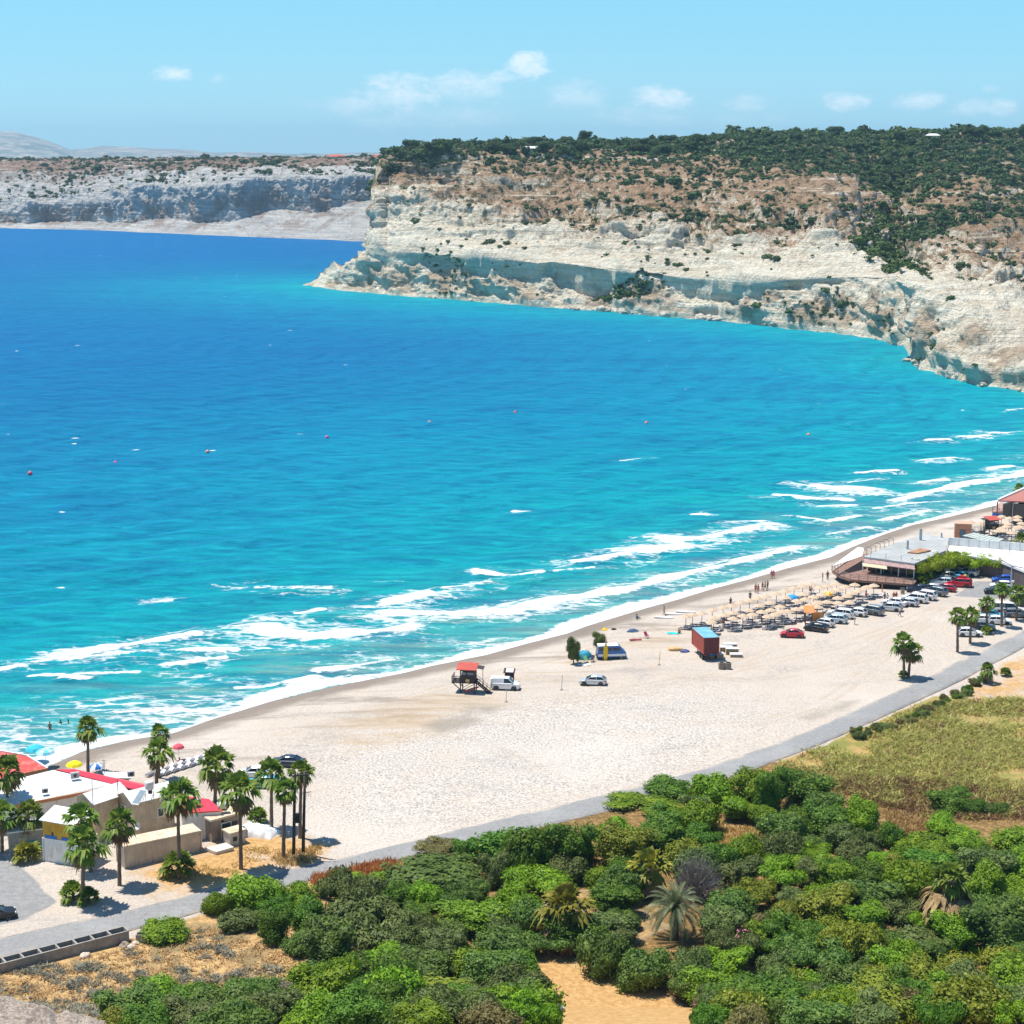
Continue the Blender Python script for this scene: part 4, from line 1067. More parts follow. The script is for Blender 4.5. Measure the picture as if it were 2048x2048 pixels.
def hill_scatter():
    r = np.random.default_rng(77)
    flatP = HP.reshape(-1, 3); T = HT.reshape(-1); U = HU.reshape(-1)
    idx = np.where((T > 4.3) & (T < 8.3) & (U > 748))[0]
    P = flatP[idx]; t = T[idx]; u = U[idx]
    n1 = fbm(P * .012, 4); n2 = fbm(P * .035 + 9, 3)
    gully = np.exp(-((u - np.interp(t, [4.3, 5, 6, 7, 8], [1800, 1760, 1790, 1830, 1850])) / 55.) ** 2)
    band = np.exp(-((t - (5.35 + .35 * n2)) / .28) ** 2) * smooth(900, 1150, u)
    top = smooth(6.05, 6.8, t + .5 * n1 + .25 * smooth(1200, 1900, u)) * (.45 + 1.1 * smooth(900, 1500, u)) + smooth(7.0, 7.3, t) * .8
    d = .06 + .16 * np.clip(n1 + .1, 0, 1) + 1.5 * gully + .62 * band + 1.5 * top
    d *= np.where(t < 5, .25 + .9 * gully * 1.2, 1)
    # weight by real area so the far, coarse rows are not starved
    d = d * (.5 + P[:, 1] / 1600)
    p = d / d.sum()
    ch = r.choice(len(idx), 14000, replace=False, p=p)
    pts = P[ch] + r.normal(0, 1.0, (len(ch), 3)) * [1, 1, 0]
    pts[:, 2] -= .3
    rad = r.lognormal(.22, .45, len(ch)) * (1 + .35 * smooth(6.6, 7.2, t[ch])) * (1 + .3 * gully[ch])
    sel = (gully[ch] > .25) | (r.uniform(0, 1, len(ch)) < .16)
    blob_scatter('hillside_scrub', pts[~sel], rad[~sel], hill_m, 'dark green scrub dotted over the headland slope', 5)
    blob_scatter('gully_scrub', pts[sel], rad[sel], hill2_m, 'greener bushes crowding the headland gully', 6)
    wd = wood_mask(T, U, fbm(flatP * .014 + 3, 3)); ix = np.where((wd > .3) & (U > 770) & (T < 8.4))[0]
    q = wd[ix] * (.4 + flatP[ix, 1] / 1300) * np.where(T[ix] > 7, 1.5, 1)
    ch = r.choice(ix, 5200, replace=False, p=q / q.sum())
    blob_scatter('ridge_woodland', flatP[ch] + r.normal(0, .8, (len(ch), 3)) * [1, 1, 0] - [0, 0, .3], r.lognormal(.80, .35, len(ch)), hill_m, 'continuous dark green woodland along the headland ridge', 9)
    # scrub on the foot slopes of the promontory at the right
    low = np.where((T > 1.3) & (T < 4.3) & (U > 770))[0]
    w = np.clip(fbm(flatP[low] * .03 + 40, 3) - .1, 0, 1) * np.where(U[low] > 1480, 1, .35)
    w = w + .9 * np.exp(-((U[low] - 1245) / 45) ** 2) * (T[low] > 1.9) * (T[low] < 3)
    ch = r.choice(low, 300, replace=False, p=w / w.sum())
    blob_scatter('cliff_foot_scrub', flatP[ch], r.lognormal(.15, .4, len(ch)), hill_m, 'bushes on the rubble at the cliff foot', 7)
    # far plateau
    FT_ = FT.reshape(-1); Pf = FP.reshape(-1, 3)
    idx = np.where((FT_ > 3.6) & (FT_ < 7))[0]
    w = .15 + np.clip(fbm(Pf[idx] * .01, 3) + .1, 0, 1) + 1.3 * smooth(5.6, 6, FT_[idx])
    ch = r.choice(idx, 3600, replace=False, p=w / w.sum())
    blob_scatter('far_scrub', Pf[ch] - [0, 0, .4], r.lognormal(.62, .45, len(ch)), hill_m, 'dark scrub dotted on the far cliff tops', 8)
    # single trees that stand up on the skyline
    sky = np.where((T > 6.9) & (T < 7.4) & (U > 790))[0]
    ch = r.choice(sky, 64, replace=False)
    for i in ch:
        x, y, z = flatP[i]
        plant('skyline_tree', rnd.choice(['flat', 'dome', 'tall']), 'hill', (x, y, z - .4), rnd.uniform(3.2, 6.5), rnd.uniform(4, 7.5), 'dark tree crown on the headland skyline, one of many alike', 'tree', 'trees along the headland skyline')
LEAF['hill'] = hill_m
hill_scatter()

def verge_shrubs():
    for k in range(34):
        t = k / 33; x = 1708 + 262 * t + rnd.uniform(-5, 5); y = 1466 - 112 * t + rnd.uniform(2, 16) + 14 * math.sin(t * 3.1)
        p = gat(x, y); p.z -= .1
        plant('verge_shrub', rnd.choice(['dome', 'tall', 'shaggy']), rnd.choice(['olive', 'olive', 'deep', 'rusty']), p, rnd.uniform(.5, 1.05), rnd.uniform(.6, 1.2), 'small dusty shrub in the straggling line along the road above the open field', 'shrub', 'low shrubs lining the road verge')
verge_shrubs()
tufts('roadside_straw', [(545, 1712), (640, 1688), (625, 1722), (560, 1738)], 120, .15, .4, .25, 14, straw_m, 'straw coloured grass round the utility poles', 31, None, .6, .03)
tufts('earth_straw', [(320, 1765), (470, 1745), (560, 1700), (480, 1690), (380, 1730)], 260, .1, .25, .22, 10, straw_m, 'dry grass on the orange earth by the palms', 32, -.1, .9, .03)

# boulders fallen along the foot of the headland
def boulders():
    r = np.random.default_rng(91)
    m = plain('boulder_rock', (.52, .46, .38), .95, .35, .6, dirt=(.30, .26, .22), bump=.8)
    protos = []
    for i in range(5):
        bm = bmesh.new(); bmesh.ops.create_icosphere(bm, subdivisions=3, radius=1)
        P = np.array([v.co[:] for v in bm.verts]); n = fbm(P * 1.1 + 20 * i, 3) * .55 + fbm(P * 3 + i, 2) * .15
        for v, k in zip(bm.verts, n): v.co *= 1 + k; v.co.z *= .72
        me = bpy.data.meshes.new('boulder'); bm.to_mesh(me); bm.free(); me.materials.append(m); protos.append(me)
    us = [(x, rnd.uniform(-4, 6)) for x in np.concatenate([r.uniform(640, 1190, 26), r.uniform(1170, 1560, 62), r.uniform(1560, 2040, 30)])]
    for k, (x, dy) in enumerate(us):
        yw = np.interp(x, [h[0] for h in HEAD_W], [h[1] for h in HEAD_W])
        p = at(x, yw, 0); p.y += dy * .7
        o = bpy.data.objects.new('shore_boulder', protos[k % 5]); COL.objects.link(o)
        s = rnd.uniform(1.0, 2.4) * (1.5 if 1190 < x < 1560 else .8)
        o.location = (p.x, p.y, s * .15 + max(0, dy) * .18); o.scale = (s, s * .8, s * .8); o.rotation_euler = (0, 0, rnd.uniform(0, 6.28))
        tag(o, 'pale boulder fallen at the waterline under the headland cliff', 'boulder', 'boulders along the headland shore')
boulders()
# ------------------------------------------------------------------ palms
palm_leaf = leaf_mat('palm_leaf', (.075, .155, .018), (.16, .25, .028), (.32, .37, .07), .5, .35, .25)
dead_leaf = leaf_mat('dead_palm_leaf', (.20, .125, .06), (.32, .215, .105), (.47, .34, .175), .9, .15)
date_leaf = leaf_mat('date_palm_leaf', (.085, .11, .05), (.15, .18, .08), (.27, .29, .15), .45, .15)
golden_leaf = leaf_mat('golden_palm_leaf', (.10, .13, .012), (.24, .24, .025), (.42, .38, .06), .5, .25)
palm_bark = plain('palm_bark', (.22, .155, .115), .95, .4, 6, bump=.9)

def fan_leaf(V, base, d, length, spread, nb, droop, r, wid=.13):
    """one fan frond: petiole then pleated blades"""
    d = d / np.linalg.norm(d)
    side = np.cross(d, [0, 0, 1.0]); side /= np.linalg.norm(side) + 1e-9
    upv = np.cross(side, d)
    hub = base + d * length * .42
    V.append([base - side * .02, base + side * .02, hub + side * .02, hub - side * .02])
    for k in range(nb):
        a = (k / (nb - 1) - .5) * 2 * spread
        b = d * math.cos(a) + side * math.sin(a) + upv * r.uniform(-.07, .07) + upv * .12 * (1 if k % 2 else -1)
        L = length * .62 * (1 - .22 * abs(a) / spread) * r.uniform(.85, 1.1)
        w = np.cross(b, upv); w /= np.linalg.norm(w) + 1e-9
        mid = hub + b * L * .6; tip = hub + b * L + np.array([0, 0, -droop * L * r.uniform(.4, 1.2)])
        V.append([hub, mid - w * L * wid, tip, mid + w * L * wid])

def fan_crown(seed, n=19, skirt=20, lo=-.5):
    r = np.random.default_rng(seed); G, D = [], []
    for k in range(n):
        a = k * 2.39996 + r.uniform(-.3, .3); e = lo + (1.45 - lo) * ((k + .5) / n) ** .85
        d = np.array([math.cos(a) * math.cos(e), math.sin(a) * math.cos(e), math.sin(e)])
        fan_leaf(G, np.array([0, 0, -.05]), d, r.uniform(.8, 1.18), 1.15, 11, .4 + .35 * (e < .3), r, .16)
    for k in range(skirt):
        a = r.uniform(0, 6.28); e = r.uniform(-1.25, -.35)
        d = np.array([math.cos(a) * math.cos(e), math.sin(a) * math.cos(e), math.sin(e)])
        fan_leaf(D, np.array([0, 0, -.08]), d, r.uniform(.75, 1.1), .9, 8, .5, r, .16)
    out = []
    for q, nm, mt in ((G, 'fronds', palm_leaf), (D, 'dead_fronds', dead_leaf)):
        v = np.array(q).reshape(-1, 3)
        o = mesh_np(nm, v, np.arange(len(v)).reshape(-1, 4), mt); out.append(o.data); bpy.data.objects.remove(o)
    return out
FANS = [fan_crown(300 + i) for i in range(4)]
LOWFAN = [fan_crown(340 + i, 26, 5, .12) for i in range(2)]
def add_mesh(name, me, parent, loc=(0, 0, 0), sc=1.0, rz=0.0, mat=None):
    o = bpy.data.objects.new(name, me); COL.objects.link(o); o.parent = parent; o.location = loc
    o.scale = (sc, sc, sc) if not hasattr(sc, '__len__') else sc; o.rotation_euler = (0, 0, rz)
    if mat: o.material_slots[0].link = 'OBJECT'; o.material_slots[0].material = mat
    return o

def fan_palm(bx, by, cx, cy, crown_r, label, group='fan palms', trunk_r=.19, skirt=1.0, tint=None):
    p = gat(bx, by); c = at_depth(cx, cy, p.y - .01)
    h = c.z - p.z
    root = empty('fan_palm', p)
    pts, rad = [], []
    for k in range(13):
        t = k / 12
        pts.append(((c.x - p.x) * t ** 1.5, .12 * math.sin(t * 3.1), -.2 + (h + .2) * t))
        rad.append(trunk_r * (1.25 - .45 * t if t < .8 else .95 + .8 * (t - .8)) * (1 + .07 * (-1) ** k))
    MB().tube(pts, rad, 9).build('trunk', palm_bark, root, True)
    f, d = rnd.choice(FANS)
    rz = rnd.uniform(0, 6.28)
    crown_r *= 1.16
    add_mesh('fronds', f, root, (c.x - p.x, 0, h), crown_r, rz, tint)
    if skirt: add_mesh('dead_fronds', d, root, (c.x - p.x, 0, h - .1 * crown_r), crown_r * .8 * skirt, rz + 1)
    tag(root, label, 'palm tree', group)
    return root
def low_palm(bx, by, r_, label, tint=None):
    p = gat(bx, by); root = empty('low_palm', p)
    f, d = rnd.choice(LOWFAN)
    MB().tube([(0, 0, -.2), (0, 0, r_ * .3)], [.2, .16], 8).build('trunk', palm_bark, root, True)
    add_mesh('fronds', f, root, (0, 0, r_ * .28), r_, rnd.uniform(0, 6), tint)
    tag(root, label, 'palm', 'low fan palms')
for a in [
 (14, 1660, 15, 1545, 2.1, 'tall fan palm cut by the left frame edge, before the white roof'),
 (4, 1705, 3, 1632, 1.8, 'lower fan palm cut by the left edge beneath the taller one'),
 (58, 1700, 56, 1632, 1.9, 'fan palm in front of the grey wall beside the turquoise car'),
 (176, 1546, 176, 1458, 1.75, 'fan palm standing alone against the sea behind the red roof strip'),
 (317, 1556, 319, 1468, 1.35, 'taller of two overlapping fan palms behind the solar heater'),
 (313, 1572, 315, 1503, 1.9, 'shorter and bushier of the two overlapping fan palms behind the solar heater'),
 (430, 1606, 434, 1533, 2.45, 'thick fan palm with the widest crown, above the white building'),
 (359, 1757, 355, 1592, 2.2, 'very tall slim fan palm before the long tan container'),
 (482, 1738, 480, 1582, 2.1, 'slim fan palm beside the small white block hut'),
 (543, 1655, 543, 1548, 1.9, 'fan palm behind the white tarpaulin heap'),
 (567, 1716, 570, 1582, 1.45, 'slim fan palm left of the utility poles'),
 (600, 1676, 603, 1546, 1.5, 'fan palm hidden behind the utility poles'),
 (239, 1771, 239, 1650, 1.85, 'fan palm at the near end of the long tan container'),
 (166, 1808, 166, 1692, 2.2, 'fan palm nearest the road with low fans round its foot'),
 (182, 1744, 163, 1640, 1.9, 'fan palm before the yellow hut wall'),
 (1808, 1357, 1807, 1287, 1.75, 'taller trunk of the pair of fan palms alone on the gravel'),
 (1817, 1355, 1823, 1304, 1.6, 'shorter leaning trunk of the pair of fan palms alone on the gravel'),
 (1915, 1304, 1915, 1232, 1.45, 'fan palm at the roadside, first in front of the right parking row'),
 (1940, 1287, 1944, 1229, 1.5, 'fan palm in front of the white hatchback in the right parking row'),
 (1974, 1262, 1973, 1206, 1.4, 'fan palm behind the low palm bush at the right parking row'),
 (2003, 1253, 2004, 1179, 1.3, 'slim fan palm between parked white cars on the right'),
 (2033, 1240, 2035, 1187, 1.55, 'fan palm before the white minivan at the right edge'),
 (2043, 1116, 2044, 1082, 1.8, 'fan palm at the right edge beside the white parapet'),
 (2038, 996, 2038, 977, 1.3, 'small fan palm above the far beach restaurant'),
 (1975, 1366, 1975, 1341, 1.3, 'young fan palm on the sandy verge beyond the road'),
]: fan_palm(*a)
for a in [(56, 1722, 2.0, 'sprawling yellow green low palm below the turquoise car', golden_leaf), (516, 1646, 1.7, 'low fan palm behind the white tarpaulins'), (147, 1800, 1.9, 'low fan palm left of the roadside palm foot'), (178, 1806, 1.6, 'low fan palm right of the roadside palm foot'),
          (358, 1750, 2.5, 'large low fan palm round the very tall palm foot'), (1806, 1355, 1.0, 'small low fan at the foot of the palm pair'), (1973, 1268, 1.3, 'low palm bush beside the right parking row'), (2011, 1352, 1.2, 'low young palm on the sandy verge, right of the taller one'), (1842, 1172, 1.9, 'greyish low palm at the corner of the restaurant deck')]:
    low_palm(*a)
# ragged fan palms in the thicket
fan_palm(1128, 1893, 1130, 1818, 2.5, 'ragged golden fan palm with a full dry skirt at the head of the earth track', 'thicket palms', .3, 1.5, golden_leaf)
low_palm(1110, 1880, 2.2, 'golden low fan at the foot of the ragged palm', golden_leaf)
fan_palm(1300, 1790, 1300, 1738, 2.2, 'golden fan palm behind the feathery date palm', 'thicket palms', .26, 1.1, golden_leaf)
fan_palm(1900, 1860, 1900, 1762, 1.9, 'dark fan palm with a long brown skirt in the right thicket', 'thicket palms', .5, 2.1)

def feather(V, base, az, el, L, r, nleaf=26):
    p = np.array(base, float); d = np.array([math.cos(az) * math.cos(el), math.sin(az) * math.cos(el), math.sin(el)])
    pts = []; step = L / nleaf
    for k in range(nleaf + 1):
        pts.append(p.copy()); p = p + d * step
        d = d + np.array([0, 0, -.072]); d /= np.linalg.norm(d)
    pts = np.array(pts)
    for k in range(1, nleaf):
        t = pts[k + 1] - pts[k - 1]; t /= np.linalg.norm(t)
        s = np.cross(t, [0, 0, 1.]); s /= np.linalg.norm(s) + 1e-9; u = np.cross(s, t)
        f = math.sin(math.pi * min(1, (k / nleaf) * .85 + .12)) ** .6
        for sg in (-1, 1):
            q = s * sg * .62 + t * .75 + u * .35; q /= np.linalg.norm(q)
            l = .55 * f; tip = pts[k] + q * l + np.array([0, 0, -.10 * l])
            w = t * .045
            V.append([pts[k] - w, pts[k] + w, tip + w * .3, tip - w * .3])
    for k in range(nleaf):
        s = np.array([-math.sin(az), math.cos(az), 0]) * .035
        V.append([pts[k] - s, pts[k] + s, pts[k + 1] + s, pts[k + 1] - s])
def date_palm():
    p = gat(1350, 1878); root = empty('date_palm', p); r = np.random.default_rng(9)
    MB().tube([(0, 0, -.3), (0, 0, 1.5), (0, 0, 3.1)], [.42, .36, .42], 10).build('trunk', palm_bark, root, True)
    V = []
    for k in range(64):
        el = -.25 + 1.7 * ((k + .5) / 64) ** .9
        feather(V, (0, 0, 3.1), k * 2.39996 + r.uniform(-.2, .2), el, r.uniform(3.1, 3.9) * (1 - .2 * (el > 1.2)), r)
    v = np.array(V).reshape(-1, 3)
    mesh_np('fronds', v, np.arange(len(v)).reshape(-1, 4), date_leaf, root)
    tag(root, 'big silvery green date palm with arching feather fronds in the thicket', 'palm tree')
date_palm()
def spiky(px, py, s, label, name='agave_plant', tint=None):
    p = gat(px, py); root = empty(name, p); r = np.random.default_rng(int(px)); V = []
    for k in range(26):
        a = k * 2.4; e = r.uniform(.35, 1.35); d = np.array([math.cos(a) * math.cos(e), math.sin(a) * math.cos(e), math.sin(e)]); sd = np.array([-math.sin(a), math.cos(a), 0]) * .07 * s
        b_ = d * .05; m_ = d * s * .55; t_ = d * s + np.array([0, 0, -.1 * s])
        V.append([b_ - sd * .7, m_ - sd, t_, m_ + sd]); V.append([b_ - sd * .7, m_ + sd, t_ + sd * .1, b_ + sd * .7])
    v = np.array(V).reshape(-1, 3)
    mesh_np('spiky_leaves', v, np.arange(len(v)).reshape(-1, 4), tint or LEAF['blue'], root)
    MB().tube([(0, 0, -.2), (0, 0, .25 * s)], [.12 * s, .05 * s], 7).build('stem', bark, root)
    tag(root, label, 'agave')
spiky(706, 1792, 1.9, 'grey blue agave with pale spikes below the rusty verge')
for px, py in ((1932, 1945), (1885, 1975), (1900, 2030), (1960, 1935)):
    spiky(px, py - 14, 1.5, {1932: 'spiky yellow green agave, uppermost among the yellow shrubs', 1885: 'spiky agave left of centre among the yellow shrubs', 1900: 'spiky agave lowest among the yellow shrubs', 1960: 'spiky agave rightmost among the yellow shrubs'}[px], 'agave_plant', LEAF['yellow'])
pink = leaf_mat('oleander_flower', (.55, .14, .24), (.75, .28, .36), (.85, .50, .52), .6, .2)
def oleander(px, py, s, label):
    p = gat(px, py); root = empty('oleander_bush', p); r = np.random.default_rng(int(px + py))
    lob = [((0, 0, .7 * s), (.8 * s, .8 * s, .8 * s)), ((.5 * s, .1, .5 * s), (.5 * s,) * 3)]
    P, O = lobe_points(lob, 1500, r); v, f = leaves(P, O, .15, .3, .3, 0, .7, r); mesh_np('crown', v, f, LEAF['olive'], root)
    P, O = lobe_points(lob, 420, r, -.1, (1.0, 1.12)); v, f = leaves(P, O, .12, .26, .9, 0, .7, r); mesh_np('flowers', v, f, pink, root)
    MB().tube([(0, 0, -.1), (0, 0, .5 * s)], .05, 5).build('trunk', bark, root)
    tag(root, label, 'oleander')
oleander(1480, 1905, 1.5, 'pink flowering oleander under the brownish shrub'); oleander(1405, 2040, .9, 'small pink oleander at the corner of the earth track'); oleander(1600, 1880, .8, 'reddish oleander tips in the right thicket'); oleander(1560, 2005, .9, 'faded pink oleander low in the right thicket')

# ------------------------------------------------------------------ utility poles
pole_wood = plain('pole_wood', (.075, .055, .045), .9, .3, 2)
steel = plain('galvanised_steel', (.42, .44, .45), .45, .1, 3, .6)
dark_steel = plain('dark_steel', (.06, .062, .065), .6, .2, 4, .3)
ceramic = plain('insulator_ceramic', (.25, .2, .18), .3, .1)
def utility():
    a = gat(587, 1711); b_ = gat(606, 1708)
    for i, (q, top, lab) in enumerate(((a, (590, 1545), 'dark wooden utility pole, left one of the transformer pair'), (b_, (610, 1543), 'dark wooden utility pole, right one of the transformer pair'))):
        t = at_depth(*top, q.y); r_ = empty('utility_pole', q)
        MB().tube([(0, 0, -.3), ((t.x - q.x) * .5, 0, (t.z - q.z) * .5), (t.x - q.x, 0, t.z - q.z)], [.20, .17, .14], 10).build('pole', pole_wood, r_, True)
        if i == 0:
            d = b_ - a; h = t.z - q.z
            MB().bar((-.5 + .2, -.16, h - .35), (d.x + .95, -.16, h - .2), .1, .12).build('cross_arm', dark_steel, r_)
            m = MB()
            for k in range(3): m.lathe([(.05, 0), (.08, .08), (.05, .16), (.08, .22), (.03, .3)], 8, (-.2 + k * .85, -.16, h - .28))
            m.build('insulators', ceramic, r_, True)
            zt = h * .46
            MB().bar((0, -.1, zt - .55), (d.x, -.1, zt - .55), .12, .1).build('transformer_bracket', dark_steel, r_)
            tr = MB().box((d.x / 2 + .05, -.15, zt), (.62, .5, .95)).build('transformer', dark_steel, r_, bevel=.03)
            m = MB()
            for k in range(5): m.box((d.x / 2 - .2 + .12 * k, -.43, zt - .05), (.04, .1, .7))
            m.build('cooling_fin', dark_steel, tr)
            m = MB()
            for k in range(3): m.lathe([(.03, 0), (.05, .1), (.03, .25)], 7, (d.x / 2 - .15 + .18 * k, -.15, zt + .47))
            m.build('bushing', ceramic, tr)
        else:
            h = t.z - q.z
            m = MB()
            for k in range(2):
                c = Vector((.45 + .45 * k, -.1, h * .72)); m.tube([c + Vector((.17 * math.cos(u), 0, .17 * math.sin(u))) for u in np.linspace(0, 6.0, 10)], .02, 5)
            m.bar((0, 0, h * .74), (1.1, -.1, h * .76), .06).build('cable_loop', dark_steel, r_)
        tag(r_, lab, 'utility pole', 'pair of utility poles carrying a transformer')
utility()
# ------------------------------------------------------------------ materials of the beach buildings
white_p = plain('white_paint', (.80, .79, .76), .5, .10, 1.2, dirt=(.62, .56, .48))
cream_p = plain('cream_planks', (.63, .50, .34), .7, .2, 1.0, dirt=(.40, .29, .19))
tan_p = plain('tan_container_paint', (.60, .50, .40), .6, .18, .7, dirt=(.36, .22, .12))
tan_top = plain('rust_stained_roof', (.70, .58, .42), .7, .2, .8, dirt=(.50, .27, .09))
red_roof = plain('red_roof_sheet', (.58, .055, .045), .55, .15, .6, dirt=(.62, .2, .17))
rose_roof = plain('rose_roof_sheet', (.62, .035, .065), .55, .12, .6)
orange_p = plain('orange_fascia', (.62, .26, .11), .6, .2)
yellow_p = plain('yellow_wall_paint', (.62, .34, .02), .6, .14, 1.3, dirt=(.45, .24, .03))
blue_p = plain('blue_paint', (.02, .16, .55), .5, .15, 2)
grey_p = plain('grey_render', (.42, .42, .41), .8, .15, 1.2, dirt=(.3, .28, .26))
conc = plain('concrete', (.36, .33, .29), .9, .22, 1.4, dirt=(.22, .19, .16), bump=.3)
conc_w = plain('whitewashed_concrete', (.60, .57, .52), .9, .15, 1.4, dirt=(.42, .36, .28))
brown_c = plain('kiosk_render', (.33, .26, .20), .85, .2, 1.2, dirt=(.2, .15, .11))
dark_g = plain('dark_glass', (.018, .026, .035), .12, .2, 2, spec=.7)
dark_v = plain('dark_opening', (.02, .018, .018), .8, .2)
brown_w = plain('brown_wall', (.135, .105, .10), .8, .15, .6, dirt=(.09, .07, .07))
roof_g = plain('grey_flat_roof', (.42, .43, .42), .85, .16, .35, dirt=(.33, .35, .34))
deck_w = plain('deck_wood', (.26, .15, .115), .85, .25, 2)
awn_p = plain('cream_awning', (.78, .66, .42), .8, .1, 1)
canvas_w = plain('white_canvas', (.86, .85, .83), .7, .06, 1)
tin_g = plain('greenish_tin_roof', (.42, .47, .44), .6, .12, .6)
terracotta = plain('terracotta_render', (.52, .25, .15), .85, .15, 1)
dark_wood = plain('dark_wood', (.055, .042, .042), .8, .3, 3)
red_tin = plain('red_tin_roof', (.50, .085, .055), .55, .15, 1)

def corr(name, col, ax=0, n=7.0, dirt=None):
    """corrugated sheet: real ribs come from the mesh, colour only here"""
    return plain(name, col, .6, .15, 1.0, dirt=dirt)

def prism(mb, poly, z0, z1):
    return mb.slab([Vector((p[0], p[1], z1)) for p in poly], z1 - z0)
def shrink(poly, d):
    c = sum((Vector(p[:2]) for p in poly), Vector((0, 0))) / len(poly)
    return [tuple(c + (Vector(p[:2]) - c) * max(.2, 1 - d / max(.1, (Vector(p[:2]) - c).length))) for p in poly]
def roofpts(pts): return [at(x, y, z) for x, y, z in pts]
def local(root, v): return Vector(v) - root.location

def ribbed_wall(mb, a, b_, z0, z1, nrm, pitch=.28, dep=.05):
    """corrugated sheet between two ground points"""
    a, b_ = Vector(a), Vector(b_); L = (b_ - a).length; d = (b_ - a) / L; n = int(L / pitch)
    vs = []
    for k in range(n * 2 + 1):
        t = k / (n * 2) * L; o = dep if (k // 1) % 2 else 0
        q = a + d * t + nrm * o
        vs += [(q.x, q.y, z0), (q.x, q.y, z1)]
    fs = [(2 * k, 2 * k + 2, 2 * k + 3, 2 * k + 1) for k in range(n * 2)]
    mb.add(vs, fs)

def container(name, pl, pr, depth, h, mat, topmat, label, z=0.0):
    a, b_ = gat(*pl), gat(*pr); g = min(a.z, b_.z) - .1 + z
    d = (b_ - a); d.z = 0; L = d.length; d.normalize(); n = Vector((-d.y, d.x, 0))
    if n.y < 0: n = -n
    root = empty(name, (a.x, a.y, g)); A = Vector((0, 0, 0)); B = d * L
    m = MB(); prism(m, [(A + n * .05)[:2], (B + n * .05)[:2], (B + n * depth)[:2], (A + n * depth)[:2]], 0, h - .06)
    ribbed_wall(m, A + d * .1, B - d * .1, .12, h - .14, -n)
    ribbed_wall(m, A + n * depth - n * .1 - d * .0, A + n * .1, .12, h - .14, -d)
    m.build('body', mat, root)
    f = MB()
    for q in (A, B, A + n * depth, B + n * depth): f.box(q + Vector((0, 0, h / 2)), (.14, .14, h), math.atan2(d.y, d.x))
    for q0, q1 in ((A, B), (A, A + n * depth), (B, B + n * depth)):
        for zz in (.07, h - .07): f.bar(q0 + Vector((0, 0, zz)), q1 + Vector((0, 0, zz)), .13)
    f.build('corner_frame', mat, root)
    m = MB(); prism(m, [(A - n * .03)[:2], (B - n * .03)[:2], (B + n * (depth + .03))[:2], (A + n * (depth + .03))[:2]], h - .055, h + .02)
    for k in range(int(L / .6)):
        q = A + d * (.3 + k * .6); m.bar(q + n * .1 + Vector((0, 0, h + .02)), q + n * (depth - .1) + Vector((0, 0, h + .02)), .18, .05)
    m.build('roof', topmat, root)
    tag(root, label, 'container')
    return root, A, B, d, n, h
container('shipping_container', (250, 1738), (403, 1702), 2.5, 2.72, tan_p, tan_top, 'long tan shipping container with rust streaks and pale roof')
# the white corrugated store carrying the yellow hut
def yellow_hut():
    root, A, B, d, n, h = container('white_store', (88, 1722), (166, 1734), 3.0, 2.85, white_p, conc_w, 'white corrugated store under the yellow hut')
    g = root.location.z; r = empty('yellow_hut', root.location + Vector((0, 0, h + .03)))
    L = (B - A).length
    A2, B2 = A + d * .05, B - d * .2
    m = MB(); prism(m, [A2[:2], B2[:2], (B2 + n * 2.6)[:2], (A2 + n * 2.6)[:2]], 0, 2.0); m.build('wall', yellow_p, r)
    m = MB()
    for s0, s1 in ((.05, .38), (.48, .98)): m.bar(A2 + d * L * s0 - n * .03 + Vector((0, 0, .17)), A2 + d * L * s1 * .93 - n * .03 + Vector((0, 0, .17)), .05, .34)
    m.build('blue_stripe', blue_p, r)
    e = .25
    q = [A2 - n * e - d * e + Vector((0, 0, 2.0)), B2 - n * e + d * e + Vector((0, 0, 1.85)), B2 + n * 2.8 + d * e + Vector((0, 0, 2.5)), A2 + n * 2.8 - d * e + Vector((0, 0, 2.65))]
    m = MB().slab([v + Vector((0, 0, .1)) for v in q], .08)
    m.build('roof', tan_top if False else white_p, r)
    MB().bar(A2 + d * L * .55 - n * .25 + Vector((0, 0, 2.1)), A2 + d * L * .55 + n * 2.6 + Vector((0, 0, 2.72)), .04, .04).build('roof_seam', dark_steel, r)
    w = MB(); w.box(A2 + d * L * .25 - n * .02 + Vector((0, 0, .55)), (.18, .1, .4), math.atan2(d.y, d.x)); w.build('wall_lamp', dark_steel, r)
    tag(r, 'yellow painted hut with blue stripe and pale sloping roof on the white store', 'hut')
yellow_hut()

def building(name, roof, th, wallmat, roofmat, label, cat, inset=.35, z0=1.2, fascia=None, edge=None):
    P = roofpts(roof); c = sum(P, Vector()) / len(P)
    root = empty(name, (c.x, c.y, gz(c.x, c.y)))
    Q = [local(root, p) for p in P]
    MB().slab(Q, th).build('roof', roofmat, root)
    zt = min(q.z for q in Q) - th - .01
    m = MB(); prism(m, shrink([q[:2] for q in Q], inset), -.4, zt); m.build('wall', wallmat, root)
    # sheet ribs on the roof
    if fascia:
        m = MB()
        for i, j in fascia[1]: m.bar(Q[i] - Vector((0, 0, th / 2 + .05)), Q[j] - Vector((0, 0, th / 2 + .05)), .12, th + .25)
        m.build('fascia', fascia[0], root)
    if edge:
        m = MB()
        for i, j in edge[1]: m.bar(Q[i] + Vector((0, 0, .05)), Q[j] + Vector((0, 0, .05)), .22, .12)
        m.build('edge_trim', edge[0], root)
    tag(root, label, cat)
    return root, Q
